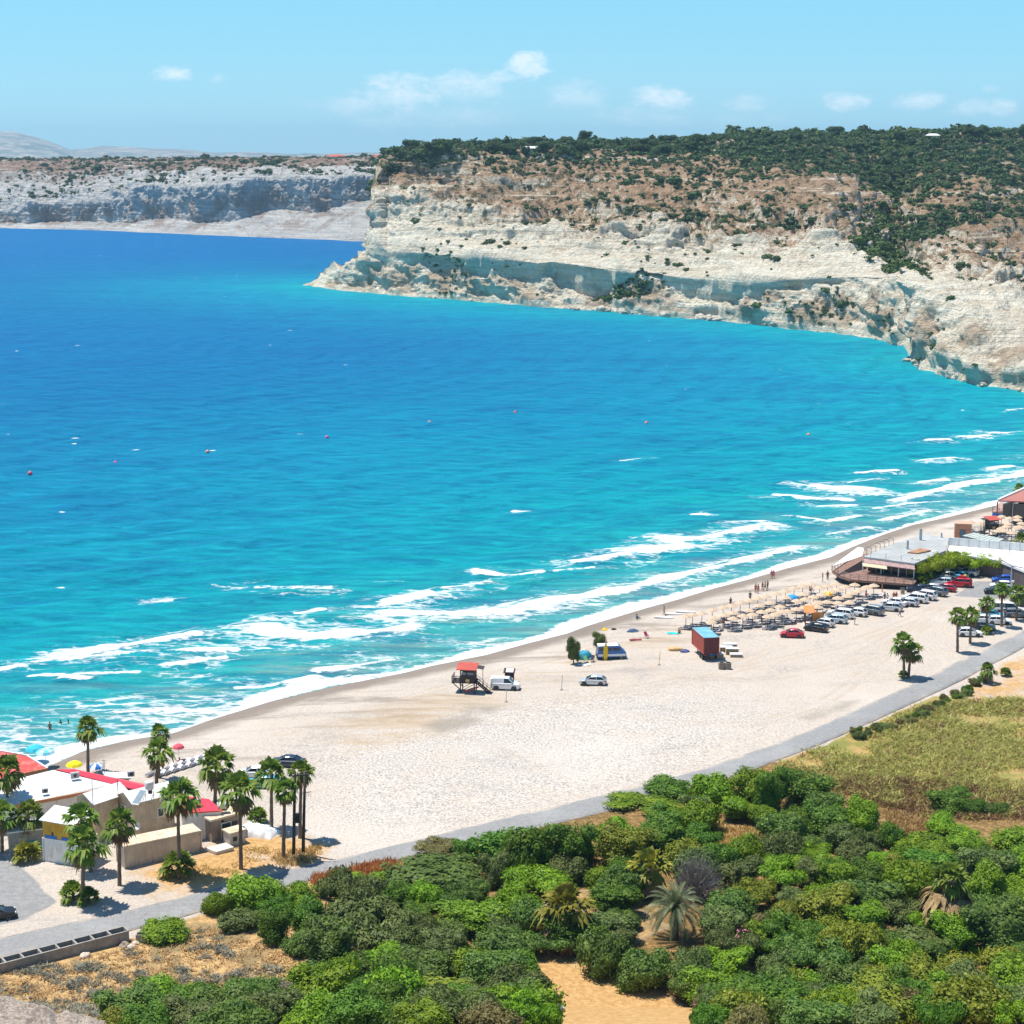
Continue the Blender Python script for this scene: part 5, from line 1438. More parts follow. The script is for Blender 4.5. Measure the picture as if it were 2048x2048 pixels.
r_, Q = building('beach_restaurant', [(20, 1613, 4.9), (-40, 1600, 4.9), (45, 1555, 5.5), (106, 1540, 5.6), (222, 1568, 5.2), (250, 1572, 5.0), (219, 1575, 4.9)], .14, white_p, white_p, 'beach restaurant hall with a broad white roof', 'restaurant', .5, fascia=(orange_p, [(0, 6)]))
m = MB(); 
for k in range(11):
    t = k / 10; a = Q[0].lerp(Q[6], t); b2 = Q[2].lerp(Q[4], t)
    m.bar(a.lerp(b2, .03) + Vector((0, 0, .03)), a.lerp(b2, .97) + Vector((0, 0, .03)), .05, .04)
m.build('roof_ribs', white_p, r_)
r_, Q = building('red_roofed_hall', [(-80, 1490, 6.6), (0, 1502, 6.5), (53, 1511, 6.3), (95, 1537, 5.6), (38, 1549, 5.4), (-80, 1578, 5.4)], .2, conc, red_roof, 'red roofed hall at the left edge with white ridge and orange fascia', 'building', .8, fascia=(orange_p, [(3, 4), (4, 5)]), edge=(white_p, [(0, 1), (1, 2), (2, 3)]))
building('red_roofed_annex', [(113, 1539, 4.9), (147, 1538, 4.9), (290, 1568, 4.6), (320, 1579, 4.4), (262, 1577, 4.6)], .12, conc, rose_roof, 'long annex with a rose red roof behind the white hall', 'building', .5)
building('storage_building', [(359, 1590, 5.5), (418, 1598, 5.4), (446, 1621, 5.0), (362, 1626, 5.0)], .12, white_p, rose_roof, 'white storage building with a rose red roof beside the kiosk', 'building', .25)
building('flat_roofed_store', [(205, 1543, 4.2), (262, 1546, 4.2), (262, 1556, 4.1), (212, 1556, 4.1)], .15, cream_p, white_p, 'low tan store with a white flat roof toward the beach', 'store', .3)

def cabin(corner_px, zc, ang, long, wide, label, wins):
    c = at(corner_px[0], corner_px[1], zc); g = gz(c.x, c.y)
    root = empty('plank_cabin', (c.x, c.y, g)); h = zc - g
    d = Vector((math.cos(ang), math.sin(ang), 0)); n = Vector((-d.y, d.x, 0))
    m = MB(); base = [(0, 0), (d * long)[:2], (d * long + n * wide)[:2], (n * wide)[:2]]; prism(m, base, -.3, h)
    for e in (Vector((0, 0, 0)), d * long):
        m.add([e + Vector((0, 0, h)), e + n * wide + Vector((0, 0, h)), e + n * wide / 2 + Vector((0, 0, h + .75))], [(0, 1, 2)])
    ribbed_wall(m, Vector((0, 0, 0)), d * long, 0, h, -n, .5, .03); ribbed_wall(m, n * wide, Vector((0, 0, 0)), 0, h, -d, .5, .03)
    m.build('wall', cream_p, root)
    e = .3; R_ = []
    for s in (0, 1):
        a = (n * (-e) if s == 0 else n * (wide + e)); hz = h + .75 - (.75 / (wide / 2)) * (wide / 2 + e)
        q = [a - d * e + Vector((0, 0, hz + .06)), a + d * (long + e) + Vector((0, 0, hz + .06)), n * wide / 2 + d * (long + e) + Vector((0, 0, h + .84)), n * wide / 2 - d * e + Vector((0, 0, h + .84))]
        R_.append(q)
    m = MB()
    for q in R_: m.slab(q, .07)
    m.build('roof', white_p, root)
    for side, t, z, w, hh in wins:
        if side == 0: q = d * t - n * .05; a_ = ang
        else: q = n * t - d * .05; a_ = ang + math.pi / 2
        f = MB().box(q + Vector((0, 0, z)), (w + .24, .08, hh + .24), a_).build('window', white_p, root)
        off = (-n if side == 0 else -d) * .03
        MB().box(q + off + Vector((0, 0, z)), (w, .08, hh), a_).build('pane', dark_g, f)
    tag(root, label, 'cabin', 'plank cabins beside the restaurant')
    return root
cabin((188, 1606), 6.0, math.radians(50), 4.6, 3.2, 'tan plank cabin with a white gable and dark window beside the yellow hut', [(1, 1.9, 3.2, .9, 1.0), (0, 3.6, 3.0, .5, .8)])
cabin((266, 1605), 6.0, math.radians(40), 5.2, 3.4, 'tan plank cabin behind the long container, carrying the solar heater', [(1, 2.2, 3.1, .6, .9), (0, 3.4, 2.6, .6, .9)])

def shed():
    a, b_ = gat(20, 1712), gat(92, 1702); d = b_ - a; d.z = 0; L = d.length; d.normalize(); n = Vector((-d.y, d.x, 0)); r = empty('grey_shed', a)
    m = MB(); prism(m, [(0, 0), (d * L)[:2], (d * L + n * 3)[:2], (n * 3)[:2]], -.3, 2.7); m.build('wall', conc, r)
    m = MB(); prism(m, [(-n * .2 - d * .2)[:2], (d * (L + .2) - n * .2)[:2], (d * (L + .2) + n * 3.2)[:2], (-d * .2 + n * 3.2)[:2]], 2.71, 2.85); m.build('roof', white_p, r)
    MB().box(d * 1.4 - n * .03 + Vector((0, 0, 1.0)), (.95, .1, 2.0), math.atan2(d.y, d.x)).build('door', cream_p, r)
    tag(r, 'low grey shed behind the turquoise car', 'shed')
shed()

def kiosk():
    a, b_ = gat(424, 1685), gat(479, 1671); d = b_ - a; d.z = 0; L = d.length; d.normalize(); n = Vector((-d.y, d.x, 0)); ang = math.atan2(d.y, d.x)
    r = empty('electric_kiosk', a)
    m = MB(); prism(m, [(0, 0), (d * L)[:2], (d * L + n * 2.6)[:2], (n * 2.6)[:2]], -.3, 2.55); m.build('wall', brown_c, r)
    m = MB(); e = .25; prism(m, [(-d * e - n * e)[:2], (d * (L + e) - n * e)[:2], (d * (L + e) + n * (2.6 + e))[:2], (-d * e + n * (2.6 + e))[:2]], 2.56, 2.78); m.build('roof', tan_top, r)
    dr = MB().box(d * L * .52 - n * .04 + Vector((0, 0, .95)), (1.15, .08, 1.85), ang).build('door', dark_steel, r)
    MB().box(d * L * .52 + d * .42 - n * .1 + Vector((0, 0, 1.0)), (.06, .06, .2), ang).build('handle', steel, dr)
    f = MB()
    for s in (-.62, .62): f.box(d * (L * .52 + s) - n * .06 + Vector((0, 0, .97)), (.08, .1, 1.95), ang)
    f.box(d * L * .52 - n * .06 + Vector((0, 0, 1.95)), (1.32, .1, .08), ang); f.build('door_frame', white_p, dr)
    MB().box(d * L * .84 - n * .03 + Vector((0, 0, 1.6)), (.7, .08, .45), ang).build('vent', dark_steel, r)
    MB().lathe([(.14, 0), (.14, .06)], 12, (0, 0, 0)).build('round_sign', dark_v, r, loc=d * L * .4 - n * .03 + Vector((0, 0, 2.2))).rotation_euler = (math.pi / 2, 0, ang)
    tag(r, 'brown electricity kiosk with a dark door and overhanging slab roof', 'kiosk')
    a = gat(461, 1693); r = empty('white_block_hut', a)
    m = MB(); prism(m, [(0, 0), (d * 1.95)[:2], (d * 1.95 + n * 1.6)[:2], (n * 1.6)[:2]], -.2, 1.45); m.build('wall', conc_w, r)
    m = MB(); e = .12; prism(m, [(-d * e - n * e)[:2], (d * (1.95 + e) - n * e)[:2], (d * (1.95 + e) + n * 1.72)[:2], (-d * e + n * 1.72)[:2]], 1.46, 1.6); m.build('roof', tan_top, r)
    MB().box(d * .6 - n * .03 + Vector((0, 0, .75)), (.5, .06, .5), ang).build('hatch', dark_steel, r)
    tag(r, 'small white block hut next to the electricity kiosk', 'hut')
    p = roofpts([(409, 1695, 2.1), (432, 1704, 2.1), (468, 1694, 2.1), (452, 1685, 2.1)])
    o = MB().slab([v for v in p], .35).build('concrete_pad', conc_w); tag(o, 'pale concrete slab in front of the electricity kiosk', 'slab')
kiosk()

def tarps():
    r = np.random.default_rng(8); c = gat(517, 1668)
    nx, ny = 34, 24; u, v = np.meshgrid(np.linspace(-1, 1, nx), np.linspace(-1, 1, ny))
    X = u * 2.1 + v * .5; Y = v * 1.3 - u * .7
    q = np.stack([X, Y, X * 0], -1).reshape(-1, 3)
    z = (np.clip(1 - np.abs(u) ** 2.6, 0, 1) * np.clip(1 - np.abs(v) ** 2.4, 0, 1)).reshape(-1) ** .5 * 1.25 * (1 - .25 * u.reshape(-1)) + fbm(q * 1.6, 3) * .25 + np.abs(vnoise(q * 3.2)) * .14
    q[:, 2] = z - .15
    o = mesh_np('tarpaulin_heap', q, grid_faces(ny, nx), canvas_w, None, False, c); tag(o, 'crumpled heap of white tarpaulins beside the block hut', 'tarpaulin')
    # white sheets laid over the kiosk-side store
    b_ = at(434, 1612, 5.3); t = empty('water_tank', b_); 
    MB().lathe([(.05, 0), (.42, .05), (.45, .5), (.42, 1.15), (.05, 1.2)], 16).build('tank', white_p, t, True).rotation_euler = (0, math.pi / 2, .3)
    m = MB(); m.box((.6, .1, -.5), (1.0, .5, .12)); m.build('cradle', steel, t); tag(t, 'white water tank lying on the storage building roof', 'water tank')
tarps()

def solar():
    p = at(299, 1583, 7.2); r = empty('solar_heater', p)
    m = MB()
    for sx in (-.45, .45):
        m.bar((sx, 0, -1.2), (sx, 0, .1), .06); m.bar((sx, 0, -.2), (sx - .3, -.9, -1.2), .05)
    m.build('stand', steel, r)
    t = MB().lathe([(.02, -.5), (.45, -.48), (.5, -.35), (.5, .35), (.45, .48), (.02, .5)], 18).build('tank', white_p, r, True, (0, 0, .75))
    MB().lathe([(.25, 0), (.25, .5)], 10).build('small_tank', dark_steel, r, True, (.05, .1, -.25))
    a = at(262, 1608, 6.3) - p; b_ = at(281, 1578, 7.6) - p
    d = Vector((.55, -.15, 0))
    q = [a, a + d * 1.6, b_ + d * 1.5, b_]
    f = MB().slab(q, .1).build('solar_panel', white_p, r)
    MB().slab([v + Vector((0, 0, .012)) for v in [q[0].lerp(q[2], .06), q[1].lerp(q[3], .06), q[2].lerp(q[0], .06), q[3].lerp(q[1], .06)]], .01).build('panel_glass', plain('panel_glass', (.30, .36, .40), .1, .1, spec=.8), f)
    tag(r, 'white roof tank with tilted solar panel on the plank cabin', 'solar heater')
    for k, (x, y, z, s, lab) in enumerate(((279, 1632, 4.0, .75, 'upper white satellite dish by the plank cabin'), (277, 1652, 3.3, .6, 'lower white satellite dish by the plank cabin'))):
        p = at(x, y, z); r = empty('satellite_dish', p)
        o = MB().lathe([(.02, 0), (.3 * s, .03), (.6 * s, .14), (s * .8, .27), (s * .78, .29), (.58 * s, .17), (.02, .03)], 18).build('dish', white_p, r, True); o.rotation_euler = (math.radians(70), 0, math.radians(-30))
        MB().tube([(0, .1, 0), (0, .25, -.4), (0, .25, gz(p.x, p.y) - z)], .04, 6).build('mast', steel, r)
        MB().tube([(0, 0, 0), (-.2, -.5, .1)], .02, 5).build('feed_arm', steel, r)
        tag(r, lab, 'satellite dish', 'satellite dishes by the cabin')
solar()

def roof_clutter():
    for x, y, z, w_, h, lab, cat in ((330, 1600, 5.9, .9, .6, 'grey air conditioning unit on the cabin roof edge', 'air conditioner'), (395, 1607, 5.5, .8, .55, 'air conditioning unit on the rose red roof of the storage building', 'air conditioner'), (150, 1556, 5.6, 1.0, .7, 'ventilation box on the ridge of the white hall', 'ventilator'), (90, 1585, 5.4, .7, .5, 'small ventilation box low on the white hall roof', 'ventilator'), (262, 1552, 4.4, .8, .6, 'ventilation box on the flat roofed store', 'ventilator')):
        r = empty('air_conditioner' if cat[0] == 'a' else 'roof_ventilator', at(x, y, z), .4); MB().box((0, 0, h / 2), (w_, .45, h)).build('casing', grey_p, r, bevel=.03); MB().lathe([(.2, 0), (.2, .03), (.02, .03)], 12).build('fan_grille', dark_steel, r, False, (0, -.23, h / 2)).rotation_euler = (math.pi / 2, 0, 0); MB().box((0, 0, .03), (w_ * .9, .5, .06)).build('foot', steel, r); tag(r, lab, cat)
    for (x0, y0, z0), (x1, y1, z1), lab in (((186, 1606, 6.2), (186, 1560, 9.0), 'thin aerial mast rising from the gabled cabin'), ((236, 1588, 6.2), (236, 1560, 8.0), 'thin aerial mast where the two cabins meet'), ((209, 1546, 4.3), (209, 1527, 6.0), 'thin flag mast by the blue and white beach umbrella')):
        a = at(x0, y0, z0); r = empty('aerial_mast', a); MB().tube([(0, 0, -2), (0, 0, z1 - z0)], .035, 5).build('mast', dark_steel, r); m = MB()
        for k in range(4): m.bar((-.3 + .03 * k, 0, z1 - z0 - .1 - .2 * k), (.3 - .03 * k, 0, z1 - z0 - .1 - .2 * k), .025)
        m.build('antenna_bars', dark_steel, r); tag(r, lab, 'aerial')
    for k, (x, y, h) in enumerate(((292, 1668, 2.6), (300, 1664, 3.0), (307, 1660, 2.4))):
        r = empty('timber_plank', gat(x, y), .2 * k); MB().bar((0, 0, 0), (.5, .6, h), .16, .05).build('plank', cream_p, r); tag(r, ['leaning plank left of three behind the container', 'longest leaning plank, middle of three behind the container', 'leaning plank right of three behind the container'][k], 'plank')
roof_clutter()
def planter():
    a, b_ = gat(-60, 1962), gat(258, 1883); d = b_ - a; d.z = 0; L = d.length; d.normalize(); n = Vector((-d.y, d.x, 0)); r = empty('concrete_trough', a)
    h = .95; wd = 1.25; ang = math.atan2(d.y, d.x)
    m = MB(); m.bar(Vector((0, 0, h / 2 - .1)), d * L + Vector((0, 0, h / 2 - .1)), .16, h + .2); m.build('front_wall', conc, r)
    m = MB(); m.bar(n * wd + Vector((0, 0, h / 2 - .1)), n * wd + d * L + Vector((0, 0, h / 2 - .1)), .16, h + .2); m.build('back_wall', conc, r)
    k = 0.0
    while k <= L + .01:
        MB().bar(d * k + n * .09 + Vector((0, 0, h / 2 - .1)), d * k + n * (wd - .09) + Vector((0, 0, h / 2 - .1)), .16, h + .18).build('cross_wall', conc, r); k += L / 9
    MB().slab([n * .09 + Vector((0, 0, .25)), d * L + n * .09 + Vector((0, 0, .25)), d * L + n * (wd - .09) + Vector((0, 0, .25)), n * (wd - .09) + Vector((0, 0, .25))], .1).build('soil', dark_v, r)
    tag(r, 'grey concrete trough divided into bays along the road', 'trough')
    c = gat(284, 1882); r = empty('concrete_box', c)
    m = MB(); m.bar((-.5, -.35, .4), (.5, -.35, .4), .1, .8); m.bar((-.5, .35, .4), (.5, .35, .4), .1, .8); m.bar((-.5, -.3, .4), (-.5, .3, .4), .1, .8); m.bar((.5, -.3, .4), (.5, .3, .4), .1, .8); m.build('shell', conc, r)
    tag(r, 'small open concrete box beyond the end of the trough', 'concrete box')
    r = np.random.default_rng(4)
    for k, (x, y, s) in enumerate(((248, 1892, .55), (262, 1895, .4), (272, 1887, .35), (170, 1912, .5))):
        bm = bmesh.new(); bmesh.ops.create_icosphere(bm, subdivisions=3, radius=s)
        P = np.array([v.co[:] for v in bm.verts]); nn = fbm(P * 2.2 + 5 * k, 3)
        for v, q in zip(bm.verts, nn): v.co *= 1 + .5 * q; v.co.z *= .6
        me = bpy.data.meshes.new('field_rock'); bm.to_mesh(me); bm.free()
        o = obj_of('field_rock', me, tan_p if k != 0 else brown_c, None, gat(x, y, .05)); tag(o, ['brown rock at the end of the concrete trough', 'pale rock right of the brown one at the trough end', 'small pale rock beside the concrete box', 'pale rock lying below the concrete trough'][k], 'rock')
planter()

def outcrop():
    us = np.linspace(-90, 300, 90)
    sil = np.interp(us, [-90, 0, 60, 100, 112, 135, 160, 200, 235, 300], [1972, 1990, 2004, 2014, 2024, 2018, 2028, 2040, 2050, 2075])
    rows = []
    for t in np.linspace(0, 1, 46):
        Y = 124 - 16 * t
        if t < .12: py = sil + (1 - t / .12) * 22; Y = 124 + (1 - t / .12) * 5
        else: py = sil + (t - .12) * 210
        P = np.array([at_depth(x, y, Y)[:] for x, y in zip(us, py)]); rows.append(P)
    P = np.concatenate(rows)
    P[:, 2] += fbm(P * .5, 4) * .5 + fbm(P * 2.2, 3, .6) * .22 - .15
    P[:, 1] += fbm(P * .8 + 7, 3) * .5
    m, nt, b, out = new_mat('outcrop_rock'); N = NT(nt); p = N.pos()
    n1 = N.noise(p, .8, 6, .7); n2 = N.noise(p, 5, 4, .8)
    c = N.mix(N.ramp(n2, .38, .62), C(.34, .26, .20), C(.66, .56, .46)); c = N.mix(N.math('MULTIPLY', N.ramp(n1, .5, .62), .8), c, C(.22, .16, .13))
    N.set(b.inputs['Base Color'], c); b.inputs['Roughness'].default_value = .95; N.set(b.inputs['Normal'], N.bump(N.math('ADD', n1, n2), .9, .3))
    o = mesh_np('rock_ledge', P, grid_faces(46, 90)[:, ::-1], m); tag(o, 'pebbly pale rock ledge in the bottom left corner', 'rock ledge')
outcrop()

# ------------------------------------------------------------------ right hand beach restaurant
def big_restaurant():
    g = 2.0; zd, zr = 2.8, 5.7
    root = empty('deck_restaurant', at(1800, 1130, g))
    L = lambda x, y, z: local(root, at(x, y, z))
    roof = [L(1727, 1113, zr), L(1829, 1127, zr), L(1891, 1101, zr), L(1898, 1076, zr), L(1850, 1068, zr), L(1790, 1086, zr)]
    MB().slab(roof, .35).build('roof', roof_g, root)
    m = MB()
    for k in range(14):
        t = (k + .5) / 14; a = roof[0].lerp(roof[1], t); b_ = roof[5].lerp(roof[3], t)
        m.bar(a.lerp(b_, .02) + Vector((0, 0, .02)), a.lerp(b_, .98) + Vector((0, 0, .02)), .06, .04)
    m.build('roof_seams', plain('roof_seam_paint', (.50, .51, .5), .8), root)
    deck = [L(1664, 1142, zd), L(1676, 1151, zd), L(1700, 1159, zd), L(1826, 1169, zd), L(1850, 1140, zd), L(1760, 1105, zd), L(1716, 1108, zd)]
    MB().slab(deck, .35).build('deck', deck_w, root)
    m = MB(); prism(m, shrink([q[:2] for q in deck], .9), -.6, zd - g - .36); m.build('under_deck_shade', dark_v, root)  # near-black block stands in for the shade in the void below the deck
    # glazed front set back under the roof
    c = shrink([q[:2] for q in roof], 1.4); m = MB(); prism(m, c, zd - g + .01, zr - g - .36); m.build('glazing_or_shade', dark_g, root)
    m = MB()
    for i, j in ((0, 1), (5, 0)):
        for k in range(7):
            q = Vector(c[i]).lerp(Vector(c[j]), k / 6); m.box((q.x, q.y - .08, (zd + zr) / 2 - g - .1), (.14, .14, zr - zd - .4))
    m.build('window_frame', steel, root)
    for i, q in enumerate((roof[0], roof[0].lerp(roof[1], .36), roof[0].lerp(roof[1], .7), roof[1])):
        MB().bar((q.x, q.y + .15, zd - g), (q.x, q.y + .15, zr - g - .36), .16).build('post', white_p, root)
    # rosy pergola edge and awning
    a, b_ = roof[0] + Vector((0, 0, -.4)), roof[1] + Vector((0, 0, -.4)); o = Vector((-.1, -1.1, -.45))
    MB().slab([a.lerp(b_, .0), a + o, b_ + o, b_], .12).build('pergola', plain('pergola_red', (.42, .27, .25), .8, .3, 2), root)
    a2, b2 = a + o * 1.02 + Vector((-.3, 0, -.05)), a.lerp(b_, .45) + o * 1.02 + Vector((0, 0, -.05)); o2 = Vector((0, -.5, -.5))
    MB().slab([a2, a2 + o2, b2 + o2, b2], .06).build('awning', awn_p, root)
    # rail
    m = MB(); chain = deck[0:4]
    for i in range(3):
        n = max(2, int((chain[i + 1] - chain[i]).length / 1.5))
        for k in range(n + (i == 2)):
            q = chain[i].lerp(chain[i + 1], k / n); m.box(q + Vector((0, .1, .55)), (.12, .12, 1.1))
        for zz in (.4, .7, 1.02): m.bar(chain[i] + Vector((0, .1, zz)), chain[i + 1] + Vector((0, .1, zz)), .06)
    q = deck[0]; e = deck[6]
    for k in range(10): m.box(q.lerp(e, k / 9) + Vector((0, .1, .55)), (.12, .12, 1.1))
    for zz in (.4, .7, 1.02): m.bar(q + Vector((0, .1, zz)), e + Vector((0, .1, zz)), .06)
    m.build('railing', plain('rail_wood', (.36, .25, .20), .8, .2), root)
    MB().slab([L(1664, 1132, 4.6), L(1724, 1112, 5.2), L(1728, 1096, 5.4), L(1716, 1094, 5.3)], .08).build('sail_canopy', canvas_w, root)
    # chimneys, vents and lamp arms on the roof
    for x, y, h, w_ in ((1815, 1098, 1.6, .35), (1841, 1080, 2.2, .45), (1883, 1075, .9, .3)):
        q = L(x, y, zr); MB().box(q + Vector((0, 0, h / 2)), (w_, w_, h)).build('chimney', steel, root)
    MB().slab([L(1815, 1104, zr + .25), L(1835, 1106, zr + .25), L(1862, 1100, zr + .3), L(1840, 1096, zr + .3)], .24).build('roof_hatch', plain('rusty_sheet', (.42, .22, .12), .8, .3, 1), root)
    for i in range(7):
        q = roof[0].lerp(roof[5], .1 + i * .14); u = MB(); u.tube([q, q + Vector((0, 0, .9)), q + Vector((-.5, .2, 1.2)), q + Vector((-1.0, .3, 1.0))], .05, 5); u.build('lamp_arm', dark_steel, root)
    for i in range(3):
        q = roof[0].lerp(roof[1], .15 + i * .3) + Vector((0, .4, 0)); MB().tube([q, q + Vector((0, 0, 1.1)), q + Vector((.3, 0, 1.15))], .05, 5).build('floodlight', steel, root)
    tag(root, 'beach restaurant with a grey flat roof, railed wooden deck and cream awning', 'restaurant')
    # long brown wing with parapet
    root = empty('brown_wing', at(1950, 1110, g)); L = lambda x, y, z: local(root, at(x, y, z))
    R2 = [L(1893, 1104, 5.0), L(1998, 1121, 5.0), L(2070, 1150, 5.0), L(2120, 1120, 5.0), L(2045, 1098, 5.0), L(1899, 1084, 5.0)]
    MB().slab(R2, .4).build('roof', white_p, root)
    m = MB(); prism(m, shrink([q[:2] for q in R2], .4), -.5, 5.0 - g - .41); m.build('wall', brown_w, root)
    MB().slab([R2[0] + Vector((.2, -.3, -.2)), R2[1] + Vector((-.2, -.3, -.2)), R2[1] + Vector((-.2, -.1, -.2)), R2[0] + Vector((.2, -.1, -.2))], .55).build('fascia', plain('slate_fascia', (.20, .20, .25), .7), root)
    w_ = MB(); a, b_ = L(1897, 1090, 5.02), L(2060, 1103, 5.02); w_.bar(a + Vector((0, 0, .75)), b_ + Vector((0, 0, .75)), .2, 1.5); w_.build('parapet', white_p, root)
    m = MB()
    for k in range(9): q = a.lerp(b_, k / 8); m.box(q + Vector((0, -.13, .75)), (.12, .06, 1.5))
    m.build('parapet_post', steel, root)
    tag(root, 'long brown walled wing with a white parapet behind the hedge trees', 'building')
    r = empty('white_canopy', at(2030, 1118, 5.4)); L = lambda x, y, z: local(r, at(x, y, z))
    q = [L(1994, 1106, 5.7), L(2003, 1118, 5.3), L(2024, 1130, 5.2), L(2080, 1141, 5.3), L(2080, 1112, 5.9), L(2025, 1101, 6.1)]
    MB().slab(q, .1).build('canvas', canvas_w, r)
    for k in (1, 2): MB().bar(q[k] + Vector((0, .1, -.1)), (q[k].x, q[k].y + .1, gz(r.location.x, r.location.y) - 5.4), .12).build('post', white_p, r)
    tag(r, 'big white canopy over the brown wing at the right edge', 'canopy')
    o = empty('tin_roofed_shelter', at(1965, 1078, g)); L = lambda x, y, z: local(o, at(x, y, z))
    q = [L(1925, 1071, 5.0), L(1990, 1086, 5.0), L(2009, 1078, 5.6), L(1948, 1065, 5.6)]
    MB().slab(q, .1).build('roof', tin_g, o); m = MB(); prism(m, shrink([v[:2] for v in q], .8), -.4, 2.7); m.build('wall', dark_v, o)
    m = MB()
    for k in range(9): m.bar(q[0].lerp(q[1], k / 8) + Vector((0, 0, .03)), q[3].lerp(q[2], k / 8) + Vector((0, 0, .03)), .06, .05)
    m.build('roof_ribs', tin_g, o)
    tag(o, 'shelter with a greenish tin roof behind the white parapet', 'shelter')
    c = at(1928, 1075, 2.0); o = empty('terracotta_hut', c)
    MB().box((0, 1.2, 1.2), (3.3, 2.6, 3.0), -.2).build('wall', terracotta, o); MB().box((0, 1.2, 2.78), (3.5, 2.8, .16), -.2).build('roof', plain('hut_roof', (.6, .36, .25), .8), o)
    MB().box((-.35, -.15, .7), (1.1, .12, 1.7), -.2).build('door', plain('hut_door', (.10, .16, .22), .5), o)
    tag(o, 'terracotta coloured hut with a slate door on the beach', 'hut')
    # far restaurant
    o = empty('far_restaurant', at(2040, 1026, 1.6)); L = lambda x, y, z: local(o, at(x, y, z))
    q = [L(1996, 1001, 6.5), L(2050, 977, 6.5), L(2130, 985, 6.5), L(2130, 1006, 6.0)]
    MB().slab([q[0], q[3], q[2], q[1]], .25).build('roof', plain('far_roof', (.42, .16, .13), .8), o)
    e = MB(); e.bar(q[0] + Vector((0, 0, .15)), q[1] + Vector((0, 0, .15)), .5, .3); e.build('roof_edge', white_p, o)
    m = MB(); prism(m, shrink([v[:2] for v in q], 1.5), .9, 4.0); m.build('glazing_or_shade', dark_g, o)  # dark block painted in for the shaded interior behind the posts
    dk = [L(1985, 1023, 2.4), L(2130, 1032, 2.4), L(2130, 1010, 2.4), L(2000, 1004, 2.4)]
    MB().slab(dk, .3).build('deck', plain('far_deck', (.45, .28, .22), .8, .3), o)
    MB().slab([dk[0] + Vector((.1, .05, -.31)), dk[1] + Vector((0, .05, -.31)), dk[1] + Vector((0, .6, -.31)), dk[0] + Vector((.1, .6, -.31))], 1.2).build('blue_base', blue_p, o)
    m = MB()
    for k in range(12): v = dk[0].lerp(dk[1], k / 11); m.box(v + Vector((0, .1, .5)), (.1, .1, 1))
    for zz in (.5, .95): m.bar(dk[0] + Vector((0, .1, zz)), dk[1] + Vector((0, .1, zz)), .07)
    m.build('railing', plain('far_rail', (.32, .13, .10), .8), o)
    for k in range(5):
        v = q[0].lerp(q[3], k / 4); MB().bar((v.x, v.y + .2, .8), (v.x, v.y + .2, v.z - .3), .22).build('post', plain('far_post', (.13, .05, .05), .7), o)
    for k in range(4):
        v = dk[0].lerp(dk[1], .12 + .2 * k) + Vector((0, 1.0, 0)); MB().lathe([(.03, 0), (.5, .02), (.5, .06), (.03, .06)], 10, v + Vector((0, 0, .75))).build('table', white_p, o)
    tag(o, 'red roofed restaurant on a blue based deck far along the beach', 'restaurant')
big_restaurant()
for x0, x1, yt, yf, lab in ((1818, 1872, 1122, 1170, 'lime green clipped tree nearest the restaurant deck'), (1850, 1906, 1112, 1162, 'lime green clipped tree second from the deck'), (1882, 1938, 1108, 1155, 'lime green clipped tree at the inner corner of the wing'), (1922, 1978, 1113, 1155, 'lime green clipped tree before the brown wing'), (1962, 2014, 1116, 1156, 'lime green clipped tree at the right end of the row')):
    s0 = (yf - YH) / H; p = gat((x0 + x1) / 2, yf - 5)
    plant('hedge_tree', 'flat', 'hedge', p, (x1 - x0) / 2 / s0 * 1.2, (yf - yt) / s0 * .92, lab, 'tree', 'lime green trees behind the parked cars')
def dark_hedge():
    for k, (x, y) in enumerate(((1838, 1170), (1858, 1163), (1876, 1156))):
        plant('hedge_shrub', 'tall', 'deep', gat(x, y), 1.3, 1.9, ['dark shrub under the lime trees, end next the deck', 'dark shrub under the lime trees, middle one', 'dark shrub under the lime trees, end by the wing'][k], 'shrub')
dark_hedge()
def lamp_post(px, py, h, label):
    r = empty('lamp_post', gat(px, py)); MB().tube([(0, 0, -.1), (0, 0, h * .9), (.05, 0, h), (.5, 0, h + .1)], [.09, .07, .06, .05], 8).build('pole', steel, r, True)
    MB().box((.75, 0, h + .1), (.6, .22, .12)).build('lamp_head', white_p, r, bevel=.03); tag(r, label, 'lamp post', 'lamp posts of the beach car park')
lamp_post(2016, 1156, 6.5, 'white lamp post before the white canopy'); lamp_post(2022, 1080, 7.5, 'tall lamp post standing above the white parapet')
# ------------------------------------------------------------------ vehicles
def paint(name, col, metal=0.0): 
    m = plain(name, col, .28, .05, 1.5, metal, .6)
    return m
PAINT = {'white': paint('car_white', (.80, .80, .80)), 'silver': paint('car_silver', (.55, .58, .61), .3), 'grey': paint('car_grey', (.20, .22, .24), .3), 'black': paint('car_black', (.015, .016, .02)), 'navy': paint('car_navy', (.015, .03, .07)),
         'red': paint('car_red', (.50, .012, .03)), 'blue': paint('car_blue', (.01, .10, .50)), 'pale': paint('car_pale_blue', (.50, .62, .68), .2), 'teal': paint('car_teal', (.02, .42, .40)), 'sky': paint('car_sky_blue', (.05, .38, .58)), 'cobalt': paint('van_blue', (.02, .14, .42))}
tyre_m = plain('tyre_rubber', (.018, .018, .018), .85, .2); rim_m = plain('wheel_rim', (.50, .51, .53), .35, .1, 4, .7)
lamp_m = plain('headlamp_glass', (.75, .77, .8), .15, .05, spec=.8); tail_m = plain('tail_lamp', (.45, .01, .015), .25, .1); trim_m = plain('black_trim', (.025, .025, .027), .6, .2); plate_m = plain('number_plate', (.75, .72, .5), .5, .05)
